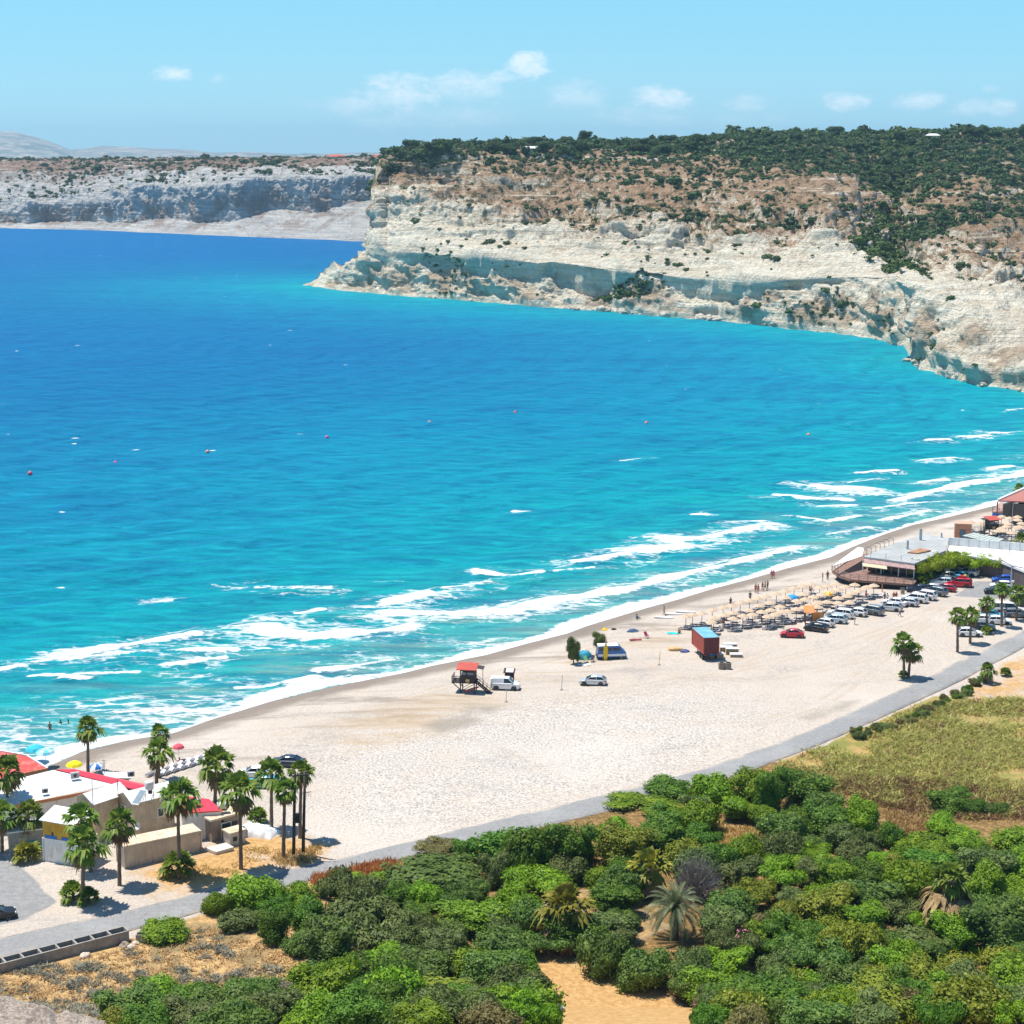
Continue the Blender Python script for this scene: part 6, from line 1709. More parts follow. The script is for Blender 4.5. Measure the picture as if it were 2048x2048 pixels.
CAR = {  # length, width, height; station: (x, bonnet/belt z), cabin: (x0 base, x0 top, x1 top, x1 base)
 'hatch': (3.95, 1.70, 1.43, [(-1.97, .62), (-1.9, .93), (.70, .93), (1.55, .80), (1.92, .66), (1.97, .50)], (-1.88, -1.30, .20, 1.10)),
 'estate': (4.5, 1.76, 1.50, [(-2.25, .62), (-2.2, .95), (.75, .95), (1.8, .82), (2.2, .66), (2.25, .50)], (-2.18, -1.60, .25, 1.20)),
 'sedan': (4.5, 1.76, 1.43, [(-2.25, .60), (-2.2, .94), (-1.45, .98), (.75, .94), (1.85, .82), (2.2, .66), (2.25, .48)], (-1.65, -1.0, .20, 1.15)),
 'suv': (4.5, 1.84, 1.66, [(-2.3, .70), (-2.26, 1.08), (.85, 1.08), (1.85, 1.0), (2.22, .82), (2.3, .58)], (-2.24, -1.80, .30, 1.20)),
 'coupe': (3.85, 1.68, 1.40, [(-1.92, .58), (-1.85, .90), (-1.4, .95), (.65, .90), (1.5, .78), (1.87, .62), (1.92, .46)], (-1.62, -.75, .20, 1.05)),
 'van': (4.25, 1.80, 1.85, [(-2.12, .7), (-2.1, 1.1), (.95, 1.1), (1.75, .98), (2.06, .8), (2.12, .55)], (-2.09, -2.0, .45, 1.25)),
 'minivan': (4.9, 1.9, 1.92, [(-2.45, .7), (-2.42, 1.08), (1.35, 1.06), (2.1, .95), (2.4, .78), (2.45, .52)], (-2.40, -2.28, .95, 1.85)),
}
def car_meshes(kind):
    L, W, Hh, st, (xb0, xt0, xt1, xb1) = CAR[kind]
    w = W / 2; sill = .24
    xs = np.unique(np.concatenate([np.linspace(-L / 2, L / 2, 15), [s[0] for s in st]]))
    top = np.interp(xs, [s[0] for s in st], [s[1] for s in st])
    hw = w * (1 - .20 * np.clip((np.abs(xs) - L / 2 + .55) / .55, 0, 1) ** 2)
    body = MB(); V = []
    for x, t, h in zip(xs, top, hw):
        s = sill + .12 * max(0, (abs(x) - L / 2 + .35) / .35)
        z2 = s + (t - s) * .55
        V += [(x, -h * .92, s), (x, -h, z2), (x, -h * .965, t - .05), (x, -h * .84, t), (x, h * .84, t), (x, h * .965, t - .05), (x, h, z2), (x, h * .92, s)]
    n = len(xs); Fs = []
    for k in range(n - 1):
        for j in range(8): a, b_ = k * 8 + j, k * 8 + (j + 1) % 8; Fs.append((a, a + 8, b_ + 8, b_))
    Fs.append(tuple(range(8))[::-1][::-1]); Fs.append(tuple((n - 1) * 8 + j for j in range(8))[::-1])
    body.add(V, Fs)
    bz = np.interp([xb0, xb1], [s[0] for s in st], [s[1] for s in st]) - .02
    wb, wt = w * .86, w * .66
    bm_ = float(min(bz))
    # roof skin and pillars
    zt = Hh - .06
    rw = wt + .02
    roof = []
    for x, dz in ((xt0 - .10, -.05), (xt0 + .15, 0), ((xt0 + xt1) / 2, .055), (xt1 - .12, .01), (xt1 + .12, -.06)):
        roof += [(x, -rw, zt + dz - .05), (x, -rw * .8, zt + dz + .03), (x, rw * .8, zt + dz + .03), (x, rw, zt + dz - .05)]
    fs = [(k * 4 + j, (k + 1) * 4 + j, (k + 1) * 4 + j + 1, k * 4 + j + 1) for k in range(4) for j in range(3)]
    fs += [(k * 4 + 3, (k + 1) * 4 + 3, (k + 1) * 4, k * 4) for k in range(4)]
    body.add(roof, fs)
    for s in (-1, 1):
        for (xa, xc) in ((xb0, xt0), (xb1, xt1)):
            body.bar((xa, s * wb, bz[0] if xa == xb0 else bz[1]), (xc, s * wt, zt), .09, .09)
        xm = (xt0 + xt1) / 2 + .02; body.bar((xm, s * wb * .995, bm_), (xm, s * wt, zt), .08, .07)
        if kind == 'van': body.quad((xb0, s * (wb + .03), bz[0] - .05), (-.15, s * (wb + .03), bz[0] - .05), (-.15, s * (wt + .035), zt), (xt0, s * (wt + .035), zt))
        if kind in ('estate', 'suv', 'minivan'):
            xq = xt0 + (xt1 - xt0) * .30; body.bar((xq, s * wb * .99, bm_), (xq, s * wt, zt), .06, .07)
    glass = {}
    g0, g1 = bz
    i = .99
    ws = MB(); ws.quad((xb1, -wb * .93, g1), (xb1, wb * .93, g1), (xt1, wt * .95, zt - .02), (xt1, -wt * .95, zt - .02)); glass['windscreen'] = ws
    rw_ = MB(); rw_.quad((xb0, wb * .93, g0), (xb0, -wb * .93, g0), (xt0, -wt * .95, zt - .02), (xt0, wt * .95, zt - .02)); glass['rear_window'] = rw_
    sides = []
    for s in (-1, 1):
        m = MB(); q = [(xb0 + .12, s * wb * i, g0), (xb1 - .12, s * wb * i, g1), (xt1 - .04, s * wt * i, zt - .03), (xt0 + .05, s * wt * i, zt - .03)]
        m.quad(*(q if s < 0 else q[::-1])); sides.append(m)
    wheel = MB(); R_ = .31 if kind not in ('suv', 'minivan', 'van') else .34
    tw = .2
    wheel.lathe([(R_ * .55, -tw / 2), (R_ * .95, -tw / 2), (R_, -tw / 2 + .04), (R_, tw / 2 - .04), (R_ * .95, tw / 2), (R_ * .55, tw / 2)], 18)
    rim = MB().lathe([(R_ * .62, -tw / 2 + .01), (R_ * .6, 0), (R_ * .62, tw / 2 + .004), (R_ * .15, tw / 2 - .03), (.02, tw / 2 - .02)], 14)
    arch = MB()
    wx = (-L * .30, L * .31)
    def me(mb, nm, mat, sm=False):
        o = mb.build(nm, mat, None, sm); d = o.data; bpy.data.objects.remove(o); return d
    M = {'body': me(body, 'body', PAINT['white'], False)}
    for k, v in glass.items(): M[k] = me(v, k, dark_g)
    M['side_window'] = [me(v, 'side_window', dark_g) for v in sides]
    M['tyre'] = me(wheel, 'wheel', tyre_m, False); M['rim'] = me(rim, 'rim', rim_m, False)
    front = MB().box((0, 0, 0), (.10, .34, .15)); M['headlight'] = me(front, 'headlight', lamp_m); M['taillight'] = me(MB().box((0, 0, 0), (.08, .2, .28)), 'taillight', tail_m)
    M['bumper'] = [me(MB().box((L / 2 - .06, 0, .36), (.16, W * .74, .18)), 'bumper', trim_m), me(MB().box((-L / 2 + .05, 0, .40), (.14, W * .80, .16)), 'bumper', trim_m)]
    ar = MB()
    for s in (-1, 1):
        for x in wx: ar.add([(x + (R_ + .07) * math.cos(a), s * (w + .004), R_ + (R_ + .07) * math.sin(a)) for a in np.linspace(-.3, math.pi + .3, 14)], [tuple(range(14)) if s < 0 else tuple(range(14))[::-1]])
    M['arch'] = me(ar, 'wheel_arch', trim_m)
    M['plate'] = me(MB().box((-L / 2 - .03, 0, .62), (.03, .5, .12)), 'number_plate', plate_m)
    mir = MB()
    M['mirror'] = me(MB().box((0, 0, 0), (.14, .2, .13)), 'mirror', trim_m)
    M['wx'] = wx; M['R'] = R_; M['w'] = w; M['dims'] = (L, W, Hh, xb1, float(bz[1])); M['fz'] = float(np.interp(L / 2 - .12, [s[0] for s in st], [s[1] for s in st])); M['rz'] = float(np.interp(-L / 2 + .06, [s[0] for s in st], [s[1] for s in st]))
    return M
CARM = {}
def car(kind, colour, px, py, deg, label, group=None, name='parked_car', cat='car', z=None):
    if kind not in CARM: CARM[kind] = car_meshes(kind)
    M = CARM[kind]; L, W, Hh, xb1, bz = M['dims']
    p = gat(px, py); root = empty(name, p, math.radians(deg)); tag(root, label, cat, group)
    def part(nm, me, parent=root, loc=(0, 0, 0), rot=(0, 0, 0), mat=None):
        o = bpy.data.objects.new(nm, me); COL.objects.link(o); o.parent = parent; o.location = loc; o.rotation_euler = rot
        if mat: o.material_slots[0].link = 'OBJECT'; o.material_slots[0].material = mat
        return o
    part('body', M['body'], mat=PAINT[colour]); part('windscreen', M['windscreen']); part('rear_window', M['rear_window'])
    for m in M['side_window']: part('side_window', m)
    part('wheel_arch', M['arch'])
    for x in M['wx']:
        for s in (-1, 1):
            wl = part('wheel', M['tyre'], loc=(x, s * (M['w'] - .08), M['R']), rot=(-s * math.pi / 2, 0, 0)); part('rim', M['rim'], wl)
    for s in (-1, 1):
        part('headlight', M['headlight'], loc=(L / 2 - .13, s * W * .33, M['fz'] - .03)); part('taillight', M['taillight'], loc=(-L / 2 + .06, s * W * .41, M['rz'] - .16))
        part('mirror', M['mirror'], loc=(xb1 - .15, s * (W / 2 + .06), bz + .06))
    for m in M['bumper']: part('bumper', m)
    part('number_plate', M['plate'])
    return root
ROW = 'cars parked along the beach edge'
for a in [
 ('coupe', 'red', 1584, 1274, 168, 'red coupe parked apart at the seaward end of the row'),
 ('hatch', 'black', 1632, 1262, 150, 'black hatchback next to the red coupe'),
 ('hatch', 'white', 1645, 1252, 148, 'white hatchback half hidden behind the black hatchback'),
 ('estate', 'pale', 1667, 1245, 158, 'grey blue estate car before the white off-roader'),
 ('suv', 'white', 1680, 1235, 152, 'white off-roader beside the orange changing kiosk'),
 ('hatch', 'white', 1711, 1231, 150, 'white hatchback between the white off-roader and a grey one'),
 ('suv', 'grey', 1741, 1228, 145, 'grey off-roader near the middle of the row'),
 ('estate', 'silver', 1778, 1221, 160, 'silver estate car with red tail lights, mid row'),
 ('sedan', 'white', 1789, 1211, 150, 'white saloon behind the silver estate car'),
 ('hatch', 'silver', 1814, 1211, 150, 'silver hatchback right of the silver estate car'),
 ('suv', 'white', 1829, 1204, 150, 'white off-roader right of the silver hatchback'),
 ('suv', 'white', 1847, 1198, 148, 'white off-roader with red lamps near the row end'),
 ('suv', 'grey', 1869, 1190, 140, 'grey boxy car at the landward end of the row'),
 ('sedan', 'navy', 1838, 1184, 165, 'dark blue saloon closest to the restaurant deck'),
 ('hatch', 'silver', 1862, 1182, 155, 'silver hatchback behind the red hatchback'),
 ('hatch', 'red', 1890, 1182, 150, 'red hatchback in the row before the lime trees'),
 ('estate', 'pale', 1882, 1170, 158, 'pale blue estate car beside the red off-roader'),
 ('suv', 'red', 1918, 1173, 162, 'red off-roader with beach gear on its roof'),
 ('hatch', 'white', 1894, 1158, 155, 'white hatchback under the lime trees'),
 ('hatch', 'sky', 1915, 1157, 150, 'sky blue hatchback under the lime trees'),
 ('suv', 'white', 1932, 1151, 150, 'white off-roader deepest under the lime trees'),
 ('hatch', 'blue', 1922, 1143, 150, 'blue hatchback against the brown wing'),
 ('sedan', 'silver', 1908, 1150, 152, 'silver saloon between hatchbacks under the lime trees'),
]: car(*a, ROW)
RG = 'cars parked on the landward side of the car park'
for a in [
 ('hatch', 'white', 1939, 1272, -8, 'white hatchback behind two palm trunks, closest to the road'),
 ('sedan', 'navy', 1944, 1259, -12, 'navy saloon behind the white hatchback near the road'),
 ('hatch', 'grey', 1966, 1259, -14, 'grey hatchback behind the low palm bush'),
 ('hatch', 'white', 1998, 1248, -10, 'bright white hatchback before the slim palm'),
 ('sedan', 'white', 1972, 1246, -12, 'white saloon hidden behind palm trunk and grey hatchback'),
 ('hatch', 'sky', 1984, 1236, -12, 'light blue hatchback between white cars on the landward side'),
 ('minivan', 'white', 2014, 1226, -8, 'white minivan, largest on the landward side'),
 ('estate', 'grey', 2034, 1234, -10, 'grey estate car in front of the white minivan'),
 ('sedan', 'black', 2046, 1212, -10, 'black saloon at the right frame edge'),
 ('sedan', 'black', 1994, 1187, 172, 'black saloon alone before the white cars'),
 ('hatch', 'white', 2002, 1177, 172, 'white hatchback behind the black saloon'),
 ('hatch', 'blue', 2006, 1165, 172, 'bright blue hatchback near the lamp post'),
 ('estate', 'white', 2024, 1158, 174, 'white estate car under the big canopy'),
 ('hatch', 'white', 2044, 1168, 174, 'white hatchback at the right edge under the canopy'),
 ('suv', 'silver', 2046, 1196, 174, 'silver off-roader at the right edge behind palm fronds'),
]: car(*a, RG)
car('van', 'white', 1011, 1378, -6, 'white panel van parked beside the wooden lifeguard tower', None, 'delivery_van', 'van')
car('hatch', 'silver', 1186, 1369, 172, 'silver hatchback alone in the middle of the shingle')
car('sedan', 'navy', 575, 1532, 172, 'dark saloon behind the palms and utility poles')
car('hatch', 'white', 508, 1554, 178, 'white hatchback hidden behind palm fronds'); car('estate', 'sky', 524, 1574, 176, 'light blue estate hidden behind palm fronds')
car('hatch', 'teal', 74, 1700, 75, 'turquoise hatchback parked between grey shed and white store')
car('sedan', 'black', -12, 1838, 20, 'black car cut by the left frame edge on the tarmac')
def roof_gear():
    p = gat(1918, 1172); r = empty('roof_load', p + Vector((-.1, .1, 1.70)), math.radians(162))
    for k, (c, d, m) in enumerate((((-.6, .1, .16), (1.2, .9, .28), PAINT['red']), ((.1, -.1, .2), (.8, .8, .36), PAINT['sky']), ((-1.1, 0, .22), (.5, .9, .4), yellow_p))):
        MB().box(c, d).build('bundle', m, r, bevel=.08)
    tag(r, 'bright bundles of beach gear tied on the red off-roader', 'luggage')
roof_gear()
def camper():
    p = gat(1222, 1316); r = empty('camper_van', p, math.radians(6)); L, W = 4.5, 1.85
    prof = [(-2.2, .42), (-2.25, .95), (-2.2, 1.35), (-2.05, 2.0), (-1.7, 2.14), (1.0, 2.16), (1.35, 2.0), (1.85, 1.35), (2.15, 1.2), (2.25, .9), (2.22, .42)]
    def shell(lo, hi, name, mat, grow=0):
        pts = [(x, z) for x, z in prof if lo <= z <= hi]
        V = [(x, s * (W / 2 + grow) * (1 if z < 1.3 else 1 - (z - 1.3) * .10), z) for s in (-1, 1) for x, z in pts]; n = len(pts)
        return MB().add(V, [tuple(range(n)), tuple(range(2 * n - 1, n - 1, -1))] + [(k, k + n, (k + 1) % n + n, (k + 1) % n) for k in range(n)]).build(name, mat, r)
    shell(0, 3, 'body', PAINT['cobalt']); 
    MB().slab([Vector(v) for v in ((-2.12, -.84, 2.2), (1.08, -.84, 2.22), (1.08, .84, 2.22), (-2.12, .84, 2.2))], .14).build('roof', PAINT['white'], r, bevel=.05)
    m = MB()
    for s in (-1, 1): m.box((0, s * (W / 2 + .005), .72), (4.3, .03, .34))
    m.build('lower_panel', PAINT['white'], r)
    for s in (-1, 1):
        for x0, x1 in ((-1.95, -1.05), (-.95, .05), (.2, 1.25)):
            MB().box(((x0 + x1) / 2, s * (W / 2 - .045), 1.62), (x1 - x0, .03, .5)).build('side_window', dark_g, r)
        for x in (-1.3, 1.45):
            wl = MB().lathe([(.2, -.1), (.31, -.1), (.33, -.06), (.33, .06), (.31, .1), (.2, .1)], 16).build('wheel', tyre_m, r, False, (x, s * .84, .33)); wl.rotation_euler = (-s * math.pi / 2, 0, 0)
            MB().lathe([(.2, -.05), (.2, .105), (.02, .09)], 12).build('rim', rim_m, wl)
        MB().box((2.24, s * .6, .8), (.06, .3, .2)).build('headlight', lamp_m, r); MB().box((-2.25, s * .78, .9), (.05, .16, .35)).build('taillight', tail_m, r)
    MB().quad((1.86, -.8, 1.37), (1.86, .8, 1.37), (1.40, .78, 2.0), (1.40, -.78, 2.0)).build('windscreen', dark_g, r)
    MB().quad((-2.225, .75, 1.38), (-2.225, -.75, 1.38), (-2.075, -.72, 1.98), (-2.075, .72, 1.98)).build('rear_window', dark_g, r)
    MB().box((2.27, 0, .45), (.12, 1.7, .16)).build('bumper', trim_m, r); MB().box((-2.28, 0, .45), (.12, 1.7, .16)).build('bumper', trim_m, r)
    tag(r, 'blue and white camper van by the two beach shrubs', 'camper van')
    q = gat(1211, 1321); b_ = empty('surfboard', q); pts = []
    V = []; n = 16
    for k in range(n):
        t = k / (n - 1); w_ = .36 * math.sin(math.pi * min(.97, t * .94 + .06)) ** .55; V += [(-w_, -.035, t * 2.7), (w_, -.035, t * 2.7), (w_, .035, t * 2.7), (-w_, .035, t * 2.7)]
    fs = [(4 * k + j, 4 * k + (j + 1) % 4, 4 * k + 4 + (j + 1) % 4, 4 * k + 4 + j) for k in range(n - 1) for j in range(4)] + [(3, 2, 1, 0), tuple(4 * n - 4 + j for j in range(4))]
    MB().add(V, fs).build('board', plain('yellow_board', (.85, .55, .01), .35, .05), b_); MB().box((0, -.08, .3), (.03, .14, .25)).build('fin', trim_m, b_)
    b_.rotation_euler = (-.12, .04, .2); tag(b_, 'yellow surfboard standing on end against the camper van', 'surfboard')
camper()
# ------------------------------------------------------------------ beach furniture
thatch = plain('pale_thatch', (.58, .43, .30), .95, .25, 4, bump=.5)
pole_m = plain('parasol_pole', (.13, .10, .08), .8, .2)
bed_w = plain('sunbed_plastic', (.72, .70, .68), .5, .1)
bed_d = plain('sunbed_cushion', (.20, .20, .24), .8, .2)
def me_of(mb, nm, mat, sm=False):
    o = mb.build(nm, mat, None, sm); d = o.data; bpy.data.objects.remove(o); return d
can = MB().lathe([(1.0, -.02), (.98, .0), (.68, .18), (.35, .32), (.10, .42), (.03, .48)], 18)
CAN = me_of(can, 'canopy', thatch)
POL = me_of(MB().tube([(0, 0, -.2), (0, 0, 2.15)], .05, 7), 'pole', pole_m, True)
RIB = MB()
for k in range(8): RIB.bar((0, 0, 1.75), (.95 * math.cos(k * .785), .95 * math.sin(k * .785), 2.0), .035)
RIB = me_of(RIB, 'strut', pole_m)
fr = MB().box((0, 0, .27), (1.25, .62, .06)); fr.bar((.62, -.28, .27), (1.18, -.28, .62), .05); fr.bar((.62, .28, .27), (1.18, .28, .62), .05); fr.add([(.62, -.3, .3), (.62, .3, .3), (1.2, .3, .66), (1.2, -.3, .66)], [(0, 1, 2, 3)])
BEDF = me_of(fr, 'frame', bed_w)
lg = MB()
for x in (-.5, .5):
    for y in (-.26, .26): lg.box((x, y, .12), (.06, .06, .25))
BEDL = me_of(lg, 'legs', bed_w)
bc = MB().box((0, 0, .34), (1.2, .56, .08)); BEDC = me_of(bc, 'cushion', bed_d)
GU = 'thatched parasols of the main beach'
def umbrella(px, py, label='pale thatched parasol in the rows of the main beach', group=GU, bed=True, rz=0):
    p = at(px, py, 4.0); p.z = gz(p.x, p.y)
    r = empty('thatched_parasol', p, rnd.uniform(0, 6)); tag(r, label, 'parasol', group)
    add_mesh('pole', POL, r); add_mesh('canopy', CAN, r, (0, 0, 2.0)); add_mesh('strut', RIB, r)
    if bed:
        for s in (-1, 1):
            x, y = p.x + .35 * s - .05, p.y + .62 * s
            b_ = empty('sun_lounger', (x, y, gz(x, y)), math.radians(rnd.uniform(-25, -8))); tag(b_, 'white sun lounger with dark cushion in parasol shade', 'sun lounger', 'sun loungers under the parasols')
            add_mesh('frame', BEDF, b_); add_mesh('legs', BEDL, b_); add_mesh('cushion', BEDC, b_)
A1 = [(20, 815), (150, 783), (330, 750), (530, 688), (740, 640), (900, 608), (1070, 555), (1250, 512), (1410, 472), (1570, 438), (1770, 383), (560, 848), (770, 790), (930, 752), (1230, 700), (1440, 612), (1650, 562), (510, 925), (930, 868), (1120, 812), (1310, 790), (1480, 735), (1660, 702), (1840, 640), (1600, 842), (1740, 800), (1880, 745)]
A2 = [(100, 395), (250, 348), (400, 318), (555, 288), (700, 342), (840, 318), (995, 285), (1160, 335), (1525, 350), (1390, 410), (1270, 450), (1030, 378), (900, 412), (740, 470), (590, 500), (420, 450), (300, 570), (100, 510), (450, 540), (1020, 530), (1180, 500), (830, 600), (650, 622), (530, 652), (430, 695), (290, 722), (130, 762), (660, 690), (1020, 622), (1220, 612)]
for X, Y in A1: umbrella(1370 + X / 9.66, 1140 + Y / 9.66)
for X, Y in A2: umbrella(1560 + X / 8.78, 1130 + Y / 8.78)
umbrella(1560 + 1315 / 8.78, 1130 + 298 / 8.78, 'thatched parasol standing just below the middle of the deck', None); umbrella(1560 + 1650 / 8.78, 1130 + 320 / 8.78, 'thatched parasol farthest right below the deck railing', None)
for X, Y in [(240, 1130), (60, 1150), (1270, 850), (1100, 885), (1500, 905), (1740, 880), (1170, 1060), (1480, 1090), (1400, 1175), (1250, 1230), (1130, 1305), (1750, 970), (1860, 1080), (1800, 1195), (1690, 1250), (1340, 1310), (1560, 1375), (640, 1050), (330, 1010)]:
    umbrella(1920 + X / 15.09, 970 + Y / 15.09, 'pale thatched parasol on the second beach past the terracotta hut', 'thatched parasols of the second beach', Y > 1000)

def tower(px, py, rz, label, sc=1.0, mirror=1):
    r = empty('lifeguard_tower', gat(px, py), rz); r.scale = (mirror * sc, sc, sc); fz = 1.75
    m = MB()
    for x in (-1.1, 1.1):
        for y in (-1.05, 1.05): m.box((x, y, fz / 2 - .1), (.16, .16, fz + .2))
    for y in (-1.05, 1.05): m.bar((-2.4, y, fz - .05), (-1.1, y, .55), .12); m.bar((-1.1, y, .3), (1.1, y, fz - .2), .08)
    m.build('leg_frame', dark_wood, r)
    MB().box((-.55, 0, fz), (3.9, 2.5, .14)).build('platform', dark_wood, r)
    w_ = MB(); t = .08; h = 2.05
    w_.box((0, 1.1, fz + h / 2 + .07), (2.3, t, h)); w_.box((1.11, 0, fz + h / 2 + .07), (t, 2.12, h))
    w_.box((0, -1.1, fz + .62), (2.3, t, 1.1)); w_.box((-1.11, 0, fz + .45), (t, 2.12, .75)); w_.box((0, -1.1, fz + h - .07), (2.3, t, .28)); w_.box((-1.11, 0, fz + h - .07), (t, 2.12, .28))
    for x, y in ((-1.09, -1.09), (1.09, -1.09), (-.1, -1.09)): w_.box((x, y, fz + h / 2 + .07), (.14, .14, h))
    w_.build('cabin', dark_wood, r)
    MB().box((0, -.9, fz + 1.25), (2.0, .05, .75)).build('window', plain('tower_shutter', (.30, .33, .36), .4, .2), r)
    MB().slab([Vector(v) for v in ((-1.75, -1.5, fz + 2.22), (1.45, -1.5, fz + 2.22), (1.45, 1.5, fz + 2.62), (-1.75, 1.5, fz + 2.62))], .09).build('roof', red_tin, r)
    MB().slab([Vector(v) for v in ((1.47, -.7, fz + 2.35), (2.5, -.7, fz + 2.2), (2.5, .9, fz + 2.25), (1.47, .9, fz + 2.4))], .06).build('porch_roof', dark_wood, r)
    MB().bar((2.4, -.6, fz - .6), (2.4, -.6, fz + 2.2), .07).build('porch_post', dark_wood, r)
    m = MB()
    for x, y in ((-2.45, -1.2), (-2.45, 0), (-2.45, 1.2), (-1.8, -1.2), (-1.25, -1.2)): m.box((x, y, fz + .55), (.09, .09, 1.0))
    for z in (.4, .7, 1.02): m.bar((-2.45, -1.2, fz + z), (-1.15, -1.2, fz + z), .06); m.bar((-2.45, -1.2, fz + z), (-2.45, 1.2, fz + z), .06)
    m.build('railing', dark_wood, r)
    m = MB(); e = Vector((3.5, -.1, -.1)); s = Vector((1.2, -.1, fz))
    for y in (-.45, .45): m.bar(s + Vector((0, y, 0)), e + Vector((0, y, 0)), .08, .22)
    for k in range(8): m.box(s.lerp(e, (k + .5) / 8), (.26, .9, .05))
    st = m.build('stairs', dark_wood, r)
    m = MB()
    for y in (-.48, .48):
        for z in (.5, .95): m.bar(s + Vector((0, y, z)), e + Vector((0, y, z)), .05)
        for k in range(5): q = s.lerp(e, k / 4) + Vector((0, y, .48)); m.box(q, (.06, .06, .95))
    m.build('handrail', dark_wood, st)
    MB().box((.05, -1.17, fz + .35), (.62, .05, .5)).build('notice_board', plain('tower_notice', (.55, .42, .18), .7, .2), r)
    tag(r, label, 'lifeguard tower')
    return r
tower(937, 1383, math.radians(-8), 'dark wooden lifeguard tower with a red roof and side stairs on the open shingle', .92)
tower(1982, 1071, math.radians(15), 'lifeguard tower with a red roof among the second beach parasols', .88, -1)
def rescue_board():
    p = gat(943, 1384); r = empty('rescue_board', p + Vector((0, -.4, .55)), .1); r.rotation_euler = (0, -.28, .1)
    V = []; n = 14
    for k in range(n):
        t = k / (n - 1); w_ = .36 * math.sin(math.pi * min(.96, t * .92 + .06)) ** .6; x = (t - .5) * 2.3; V += [(x, -w_, -.06), (x, w_, -.06), (x, w_, .06), (x, -w_, .06)]
    fs = [(4 * k + j, 4 * k + (j + 1) % 4, 4 * k + 4 + (j + 1) % 4, 4 * k + 4 + j) for k in range(n - 1) for j in range(4)] + [(3, 2, 1, 0), tuple(4 * n - 4 + j for j in range(4))]
    MB().add(V, fs).build('hull', plain('rescue_red', (.70, .06, .015), .4, .05), r); m = MB()
    for x in (-.5, .5): m.bar((x, 0, -.06), (x, 0, -.6), .06); m.bar((x, -.3, -.6), (x, .3, -.6), .06)
    m.build('stand', dark_wood, r); tag(r, 'red rescue board on a stand under the lifeguard tower', 'rescue board')
    r = empty('beach_notice_shelter', gat(1019, 1363), -.15)
    m = MB()
    for x in (-.62, .62): m.box((x, 0, .75), (.12, .5, 1.6))
    m.box((0, .1, 1.0), (1.2, .1, .9)); m.build('board', dark_wood, r); MB().slab([Vector(v) for v in ((-.85, -.55, 1.5), (.85, -.55, 1.5), (.85, .45, 1.95), (-.85, .45, 1.95))], .07).build('roof', dark_wood, r)
    MB().slab([Vector(v) for v in ((-.5, -.42, 1.58), (.6, -.42, 1.58), (.6, .35, 1.925), (-.5, .35, 1.925))], .02).build('roof_panel', white_p, r)
    tag(r, 'small dark wooden notice shelter behind the white van', 'shelter')
rescue_board()

def trailer():
    r = empty('box_trailer', gat(1422, 1322), 0); Lb = 6.2; z0 = 1.15
    ang = math.radians(101); r.rotation_euler = (0, 0, ang)          # long axis runs away from the eye
    side_m = plain('trailer_red_side', (.42, .085, .06), .6, .15, .8, dirt=(.3, .08, .06)); w_ = 1.22
    m = MB().box((Lb / 2, 0, z0 + 1.28), (Lb - .02, 2 * w_ - .06, 2.54)); A = Vector((0, w_, 0)); B = Vector((Lb, w_, 0))
    ribbed_wall(m, Vector((.1, w_ - .03, 0)), Vector((Lb - .1, w_ - .03, 0)), z0 + .12, z0 + 2.45, Vector((0, 1, 0)), .3, .05); ribbed_wall(m, Vector((Lb - .1, -w_ + .03, 0)), Vector((.1, -w_ + .03, 0)), z0 + .12, z0 + 2.45, Vector((0, -1, 0)), .3, .05)
    m.build('body', side_m, r)
    MB().box((Lb / 2, 0, z0 + 2.575), (Lb + .03, 2 * w_ + .04, .045)).build('roof', plain('trailer_blue_roof', (.20, .46, .58), .5, .22, .5, dirt=(.10, .33, .50)), r)
    dm = plain('trailer_door_red', (.16, .028, .032), .6, .2, .8)
    for s in (-1, 1):
        d_ = MB().box((-.03, s * .6, z0 + 1.27), (.06, 1.14, 2.4)).build('rear_door', dm, r)
        m = MB()
        for q in (.25, .8): m.bar((-.08, s * q, z0 + .15), (-.08, s * q, z0 + 2.4), .04)
        m.build('lock_bar', dark_steel, d_)
    f = MB()
    for y in (-w_, w_):
        for x in (0, Lb): f.box((x, y, z0 + 1.28), (.12, .12, 2.6))
        for z in (z0 + .04, z0 + 2.53): f.bar((0, y, z), (Lb, y, z), .1)
    f.build('corner_frame', side_m, r)
    c = MB(); c.box((Lb / 2, -.45, z0 - .13), (Lb + .5, .14, .24)); c.box((Lb / 2, .45, z0 - .13), (Lb + .5, .14, .24)); c.box((-.06, 0, z0 - .12), (.12, 2.4, .18)); c.bar((Lb - .8, .5, z0 - .2), (Lb - .8, .5, -.05), .12); c.bar((Lb - .8, -.5, z0 - .2), (Lb - .8, -.5, -.05), .12); c.build('chassis', dark_steel, r)
    for x in (1.1, 2.3):
        for s in (-1, 1):
            o = MB().lathe([(.2, -.14), (.46, -.14), (.5, -.08), (.5, .08), (.46, .14), (.2, .14)], 18).build('wheel', tyre_m, r, False, (x, s * 1.0, .5)); o.rotation_euler = (-s * math.pi / 2, 0, 0)
            MB().lathe([(.26, -.06), (.26, .145), (.05, .1)], 12).build('rim', rim_m, o)
    for s in (-1, 1): MB().box((-.13, s * 1.0, z0 - .1), (.06, .3, .14)).build('taillight', tail_m, r)
    MB().box((-.14, -.2, z0 - .1), (.04, .9, .14)).build('blue_panel', blue_p, r)
    tag(r, 'red box trailer with a blue roof standing on the shingle', 'trailer')
trailer()
